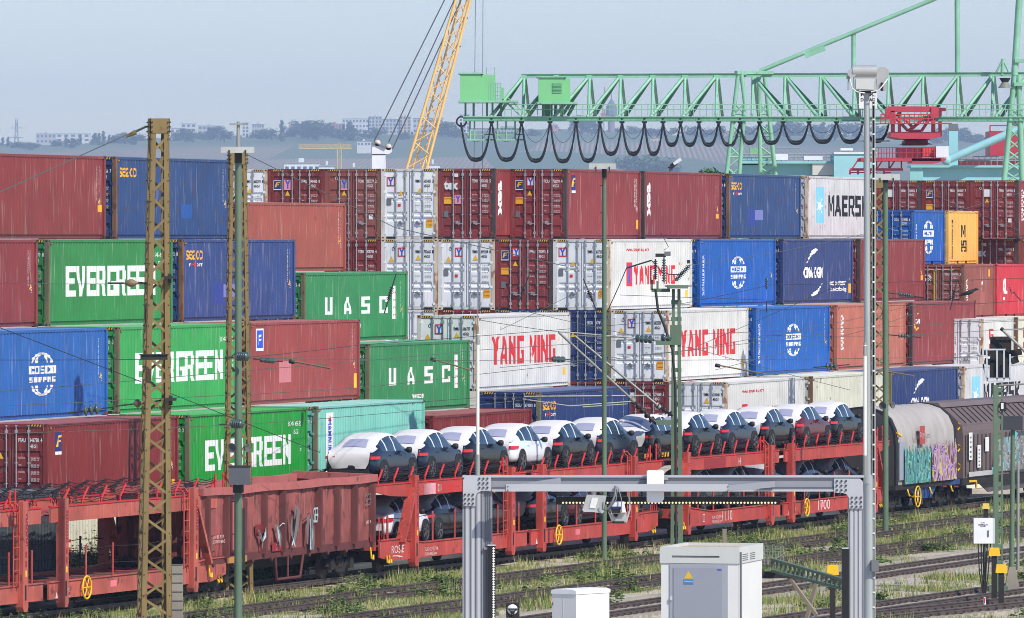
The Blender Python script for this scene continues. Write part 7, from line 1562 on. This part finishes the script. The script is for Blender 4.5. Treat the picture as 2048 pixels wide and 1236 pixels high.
# ---------------------------------------------------------------- floodlight mast with ladder
YL = 172.0; Pl = lambda x, y, d=0.0: W(x, y, YL + d); p = Pl(1736, 476)
t = empty('floodlight_mast', (p.x, YL, .1), 0, 'grey mast with cylindrical floodlight on top and a ladder along its side', 'mast'); o_ = t.location.copy(); MG = mat('mast grey', (168, 174, 174), .5, .15, .08, .3, bump=.1)
b = MB(); zt = Pl(1734, 186).z; zm = Pl(1735, 958).z; b.tube((p.x + .02, YL, .1), (p.x + .02, YL, zm), .125, MG, 14, .12); b.tube((p.x + .0, YL, zm), (p.x - .03, YL, zt), .095, MG, 14, .065); b.tube((p.x, YL, zm - .1), (p.x, YL, zm + .1), .13, MG, 14); bld(b, 'pole', t, o_)
b = MB(); x0 = p.x + .085; b.box(x0, YL - .1, .2, x0 + .012, YL - .06, zt, ZN); b.box(x0 + .06, YL - .1, .2, x0 + .075, YL - .06, zt, mat('ladder white', (214, 216, 214), .5)); z = .4
b.box(x0 + .012, YL - .03, .2, x0 + .06, YL - .02, zt - .2, GPD)
while z < zt: b.box(x0 + .012, YL - .1, z, x0 + .06, YL - .05, z + .035, MATS['ladder white']); z += .33
bld(b, 'ladder', t, o_)
b = MB(); a = Pl(1705, 142, -.2); c = Pl(1753, 142, -.2); ST = mat('polished floodlight steel', (186, 186, 184), .32, .35, .1, scale=3); b.tube(a, c, .13, ST, 20)
b.prism([(Pl(x, y).x, Pl(x, y).z) for x, y in ((1706, 150), (1752, 150), (1750, 182), (1709, 180))], 'y', YL - .25, YL + .05, ST); bld(b, 'lamp_body', t, o_)
b = MB(); b.prism([(Pl(x, y).x, Pl(x, y).z) for x, y in ((1711, 158), (1748, 158), (1747, 180), (1711, 178))], 'y', YL - .27, YL - .252, mat('reflector glass', (206, 208, 208), .12, .3)); bld(b, 'lamp_glass', t, o_)
b = MB(); b.tube(Pl(1765, 147, -.1), Pl(1765, 147, .15), .15, ST, 18); b.prism([(Pl(x, y).x, Pl(x, y).z) for x, y in ((1752, 150), (1775, 150), (1771, 182), (1754, 180))], 'y', YL - .12, YL + .12, ST); b.tube(Pl(1704, 146, -.3), Pl(1704, 146, .0), .1, ST, 14); b.box(*Pl(1693, 158, -.2), *Pl(1700, 151, -.1), MG); b.tube(Pl(1697, 158, -.2), Pl(1697, 180, -.2), .02, MG); b.box(*Pl(1712, 186, -.1), *Pl(1752, 182, .1), GPD); b.tube(Pl(1764, 165, -.16), Pl(1764, 182, -.16), .03, GPD); bld(b, 'lamp_bracket', t, o_)
b = MB(); b.path([Pl(1700, 158, -.3), Pl(1704, 176, -.32), Pl(1714, 184, -.3), Pl(1730, 186, -.2)], .014, C_WHT, 5); b.path([Pl(1775, 158, -.2), Pl(1768, 168, -.3), Pl(1758, 180, -.3), Pl(1742, 184, -.3)], .014, C_WHT, 5); bld(b, 'cable', t, o_)
b = MB(); a = Pl(1743, 1143, -.25); c = Pl(1757, 1120, -.1); b.box(a.x, a.y, a.z, c.x, c.y, c.z, C_GRY); bld(b, 'junction_box', t, o_)
# ---------------------------------------------------------------- cabinets
CW_ = mat('cabinet white', (226, 226, 224), .5, 0, .03, .08, bump=.03); CR = mat('cabinet rim', (204, 206, 202), .55, 0, .04, .1); CDG = mat('cabinet door grey', (162, 166, 174), .5, 0, .04, .08)
YC_ = 200.0; p = W(1477, 1095, YC_); k = YC_ / F
t = empty('technical_cabin', (p.x, YC_, .15), rad(-14), 'white technical cabin with grey door and gravel roof', 'cabin'); zt = p.z - .15
b = MB(); wf, ds = 2.06, 2.9
b.box(-wf, 0, 0, 0, ds, zt - .42, CW_); b.build('wall', t)
b = MB(); b.box(-wf - .03, -.03, zt - .42, .03, ds + .03, zt - .2, CR); 
for (q0, q1, r0, r1) in ((-wf - .03, .03, -.03, .07), (-wf - .03, .03, ds - .07, ds + .03), (-wf - .03, -wf + .07, .07, ds - .07), (-.07, .03, .07, ds - .07)): b.box(q0, r0, zt - .2, q1, r1, zt, CR)
b.box(-wf + .07, .07, zt - .2, -.07, ds - .07, zt - .07, mat('roof gravel', (196, 176, 150), .9, 0, .35, scale=12, bump=.8)); b.box(-wf + .3, -.035, zt - .27, -.5, -.03, zt - .245, C_GRY); b.box(-wf + .3, -.035, zt - .24, -.5, -.03, zt - .225, M_UNDER)
for j in range(2):
    for q in range(4): b.box(.031, .35 + j * .9, zt - .36 + q * .05, .036, 1.0 + j * .9, zt - .34 + q * .05, C_GRY)
b.build('roof_rim', t)
d_ = MB(); d_.box(-wf + .24, -.03, .02, -.28, 0, zt - .44, CDG); d_.box(-wf + .34, -.05, .05, -.42, -.03, zt - .54, mat('cabinet door leaf', (152, 156, 168), .5, 0, .03)); dd = d_.build('door', t)
b = MB(); b.box(-.47, -.08, 1.0, -.38, -.05, 1.04, C_WHT); b.box(-.49, -.07, .6, -.4, -.05, 1.06, CR); b.box(-wf + .25, -.07, 2.05, -wf + .3, -.03, 2.15, CR); b.build('handle', dd)
b = MB()
for tr in TRI: b.add([(-wf + .62 + q[0] * .24, -.054, zt - .82 + q[1] * .2) for q in tr], [(0, 1, 2)], C_YEL)
b.box(-wf + .61, -.056, zt - .97, -wf + .87, -.0505, zt - .84, mat('sign blue', (60, 130, 190), .5))
for tr in text_tris('Hochspannung', .02): b.add([(-wf + .63 + q[0] * .22, -.06, zt - .92 + q[1] * .05) for q in tr], [(0, 1, 2)], C_WHT)
b.box(-.55, -.056, zt - .6, -.44, -.0505, zt - .565, C_BLU); b.build('warning_sign', dd)
b = MB(); b.box(-.19, -.01, 1.15, -.06, -.004, 1.24, M_UNDER); b.tube((.06, .02, 0), (.06, .02, zt - .12), .03, C_GRY, 8); b.build('drain_pipe', t)
YK = 196.0; p = W(1152, 1181, YK); t = empty('utility_cabinet', (p.x, YK, .15), rad(-38), 'plain white utility cabinet with chamfered lid left of the cabin', 'cabinet'); h = p.z - .15; b = MB(); b.box(-.7, 0, 0, 0, 0 + .75, h, CW_); b.box(0, 0, 0, .0, 0, 0, CW_) if False else None; b = MB(); b.box(-.77, 0, 0, 0, 1.4, h, CW_); b.box(-.36, -.004, 0, -.345, -.001, h, CR) if False else None; b.build('body', t)
b = MB(); b.prism([(-.79, h - .1), (.02, h - .1), (.02, h - .02), (-.1, h + .02), (-.67, h + .02), (-.79, h - .02)], 'y', -.02, 1.42, mat('lid white', (236, 236, 236), .5)); b.build('lid', t); b = MB(); b.box(-.42, -.004, 0, -.41, .001, h - .12, CR); b.box(-.5, -.02, h * .5, -.47, 0, h * .5 + .14, C_GRY); [b.box(-.76, -.012, q, -.73, 0, q + .08, C_GRY) for q in (.3, h - .4)]; b.build('door_seam', t)
# dwarf signal
YD = 199.0; a, c = W(1012, 1234, YD), W(1039, 1206, YD); t = empty('dwarf_signal', ((a.x + c.x) / 2, YD, .15), 0, 'black dwarf signal with white disc low beside the portal post', 'signal'); o2 = t.location.copy()
b = MB(); b.box(a.x, YD, a.z - .02, c.x, YD + .25, c.z, M_UNDER); b.box(a.x + .12, YD + .05, .15, c.x - .12, YD + .2, a.z, M_UNDER); bld(b, 'housing', t, o2); b = MB(); q = W(1025, 1219, YD - .02); b.lathe(q, [(.135, 0), (.13, .01), (0, .012)], C_WHT, 24, (0, -1, 0)); b.box(q.x - .15, YD - .06, q.z - .0, q.x + .15, YD - .035, q.z + .03, M_UNDER); b.box(q.x - .04, YD - .06, q.z - .12, q.x + .04, YD - .035, q.z - .04, M_UNDER); b.bar((q.x - .08, YD - .045, q.z), (q.x - .02, YD - .045, q.z - .13), .03, .02, M_UNDER); b.bar((q.x + .08, YD - .045, q.z), (q.x + .02, YD - .045, q.z - .13), .03, .02, M_UNDER); bld(b, 'signal_disc', t, o2)
# signal mast at the right
YS_ = 246.0; Pz = lambda x, y, d=0.0: W(x, y, YS_ + d); p = Pz(1997, 1100); t = empty('signal_mast', (p.x, YS_, .1), 0, 'green slotted mast carrying a black signal head in a pale frame', 'signal'); o2 = t.location.copy()
b = MB(); zt = Pz(1997, 770).z; z0 = .2; w0 = .17
b.box(p.x - .16, YS_, z0, p.x + .0, YS_ + .12, zt, GP); b.box(p.x + .09, YS_, z0, p.x + .14, YS_ + .12, zt, GP); z = z0
while z < zt: b.box(p.x, YS_ + .01, z, p.x + .09, YS_ + .1, z + .14, GP); z += .5
b.box(p.x - .3, YS_ - .1, .1, p.x + .3, YS_ + .3, .5, GP); bld(b, 'mast', t, o2)
b = MB(); b.box(*Pz(1981, 716, .3), *Pz(2022, 673, .5), M_UNDER); b.box(*Pz(1980, 757, .3), *Pz(2020, 716, .5), M_UNDER)
for (x0, y0, x1, y1) in ((2022, 707, 2043, 703), (2022, 723, 2036, 718), (1962, 703, 1980, 706), (1969, 722, 1980, 724)): b.bar(Pz(x0, y0, .35), Pz(x1, y1, .35), .3, .2, M_UNDER)
bld(b, 'signal_head', t, o2); b = MB(); FR = mat('frame pale', (196, 202, 208), .45, .2)
for x in (1966, 1973, 1994, 2008, 2020): b.bar(Pz(x, 700 if x < 2020 else 708, .0), Pz(x + (2 if x < 1990 else 0), 762, .0), .05, .05, FR)
for (x0, y0, x1, y1) in ((1964, 699, 2011, 699), (1973, 757, 2020, 757), (1976, 763, 2006, 763), (1966, 728, 1974, 762)): b.bar(Pz(x0, y0, .0), Pz(x1, y1, .0), .05, .05, FR)
bld(b, 'frame', t, o2); b = MB(); b.box(*Pz(2001, 822, -.1), *Pz(2012, 804, .1), M_UNDER); b.box(*Pz(2002, 818, -.12), *Pz(2007, 806, -.1), C_WHT); bld(b, 'marker', t, o2)
p = Pz(2035, 1110); t = empty('thin_mast', (p.x, YS_ + 3, .1), 0, 'thin green post with concrete foot at the right edge', 'mast'); b = MB(); hz2 = Pz(2036, 860, 3).z; b.tube((0, 0, 0), (.05, 0, hz2), .09, GP, 10, .07); b.tube((.22, .1, .8), (.22, .1, hz2 - 1.3), .05, ZN, 8); b.prism([(-.25, 0), (.3, 0), (.12, .9), (-.08, .9)], 'y', -.1, .2, mat('weathered concrete', (150, 142, 130), .9)); b.build('post', t)
b = MB(); a = Pz(2030, 868, 3); b.box(-.35, -.2, hz2 - .1, .35, .2, hz2 + .35, mat('dark cabinet', (58, 60, 66), .5)); b.build('dark_box', t)
t = empty('cantilever', tuple(Pz(2004, 656)), 0, 'grey cantilever tube entering from the right edge beside the signal head', 'cantilever'); o2 = t.location.copy(); b = MB(); b.tube(Pz(2003, 658), Pz(2060, 712), .045, ZN, 8); b.tube(Pz(2006, 659), Pz(2075, 659), .028, ZN, 6); b.lathe(Pz(2001, 656), [(0, 0), (.06, .02), (.06, .1), (0, .12)], GPD, 8, (1, 0, -.8)); bld(b, 'tube', t, o2)
t = empty('cantilever', tuple(Pz(1998, 770)), 0, 'thin horizontal bracket leaving the top of the signal mast to the right', 'cantilever'); o2 = t.location.copy(); b = MB(); b.tube(Pz(1998, 771), Pz(2075, 766), .03, ZN, 6); b.tube(Pz(2005, 783), Pz(2018, 769), .015, GPD); bld(b, 'tube', t, o2)
# white control box on a post
p = Pz(1969, 1087, -2); t = empty('control_box', (p.x, YS_ - 2, .15), 0, 'white control box on a green post with black cables', 'control box'); b = MB(); z0 = p.z - .15; z1 = z0 + .8; b.box(-.34, 0, z0, .26, .35, z1, MATS['radio white']); b.box(.26, .0, z0, .33, .34, z1 - .01, CR); b.build('casing', t)
b = MB(); b.box(.1, -.03, z0 + .22, .14, 0, z0 + .42, C_GRY); b.build('handle', t); b = MB()
for (s_, z, w_, h) in (('DB NETZ', .64, .12, .03), ('W2PEAK19', .56, .3, .06), ('STELLWERK', .52, .18, .03)):
    for tr in text_tris(s_, .02): b.add([(-.2 + (.3 - w_) / 2 + q[0] * w_, -.005, z0 + z + q[1] * h) for q in tr], [(0, 1, 2)], M_UNDER)
b.build('inscription', t); b = MB(); b.box(-.04, .1, 0, .06, .2, z0, GP)
for k in range(5): b.path([(-.2 + k * .1, .08, z0), (-.16 + k * .07, .05, z0 * .5), (-.02 + .01 * k, .02, .05)], .02, M_UNDER, 5)
b.build('post', t)
def ybox(px, py, Y, w_, h, label, m=None):
    p = W(px, py, Y); m = m or mat('signal yellow', (246, 190, 22), .5, 0, .05); t = empty('yellow_box', (p.x, Y, p.z), 0, label, 'track box', 'yellow trackside boxes'); b = MB()
    b.prism([(-w_ / 2, 0), (w_ / 2, 0), (w_ / 2 - .03, h), (-w_ / 2 + .03, h)], 'y', 0, .3, m); b.build('cover', t); b = MB(); b.box(-.08, .05, -(p.z - .15), .08, .22, 0, M_UNDER); b.build('stand', t)
ybox(1665.5, 1150, 222, .36, .28, 'yellow box beside the lying lattice beam'); ybox(1989, 1112, 240, .36, .25, 'upper yellow box at the foot of the signal mast'); ybox(2003, 1146, 238, .36, .26, 'lower yellow box nearest the signal mast rails'); ybox(1972, 1018, 282, .28, .2, 'small faded yellow box in the weeds below the brown wagon', mat('faded yellow', (218, 190, 90), .6, 0, .1))
p = W(1969, 1192, 236); t = empty('marker_post', (p.x, 236, .2), 0, 'short red and white marker post between the near rails', 'marker post'); b = MB(); b.tube((0, 0, 0), (0, 0, .2), .05, M_UNDER, 8); b.tube((0, 0, .2), (0, 0, .42), .05, C_WHT, 8, .03); b.build('post', t); b = MB(); b.box(-.02, -.055, .24, .02, -.045, .4, C_RED); b.build('red_mark', t)
# lying lattice beam, trolley cage, wooden post
a, c = W(1545, 1142, 212), W(1690, 1178, 206); t = empty('lying_mast', tuple(a), 0, 'green slotted steel mast lying on trestles behind the cabin', 'steel mast'); b = MB(); d = c - a
for z in (0, .32): b.bar((0, 0, z), d + Vector((0, 0, z * .75)), .12, .07, GP)
for k in range(17): q = d * (k / 16); b.bar(q, q + Vector((0, 0, .3)), .05, .07, GP)
b.build('beam', t); b = MB(); tm = mat('grey timber', (140, 128, 112), .9, 0, .2)
b.bar((.4, 0, -.1), (1.2, -.4, -1.2), .09, .09, tm); b.bar((1.3, 0, 0), (.9, .2, -1.5), .1, .1, tm); b.box(-.4, -.1, -.2, .9, .3, -.02, M_UNDER); b.build('trestle', t)
a = W(1545, 1128, 214); t = empty('wire_cage', tuple(a), 0, 'wire mesh cage trolley half hidden behind the cabin', 'wire cage'); b = MB()
for k in range(9): b.tube((-.3 + k * .075, 0, 0), (-.3 + k * .075, 0, .5), .009, ZN, 4); b.tube((.3, k * .05, 0), (.3, k * .05, .5), .008, ZN, 4)
for k in range(7): b.tube((-.3, 0, k * .083), (.3, 0, k * .083), .009, ZN, 4); b.tube((.3, 0, k * .083), (.3, .4, k * .083), .008, ZN, 4)
b.bar((-.05, -.05, .05), (.4, -.05, .36), .05, .02, ZN); b.build('mesh', t)
p = W(1449, 1090, 262); t = empty('timber_post', (p.x, 262, .15), 0, 'weathered timber post standing in the weeds above the cabin', 'post'); b = MB(); b.box(-.07, -.07, 0, .07, .07, 1.55, MATS['grey timber']); b.box(-.075, -.075, 1.52, .075, .075, 1.58, tm); b.build('post', t)
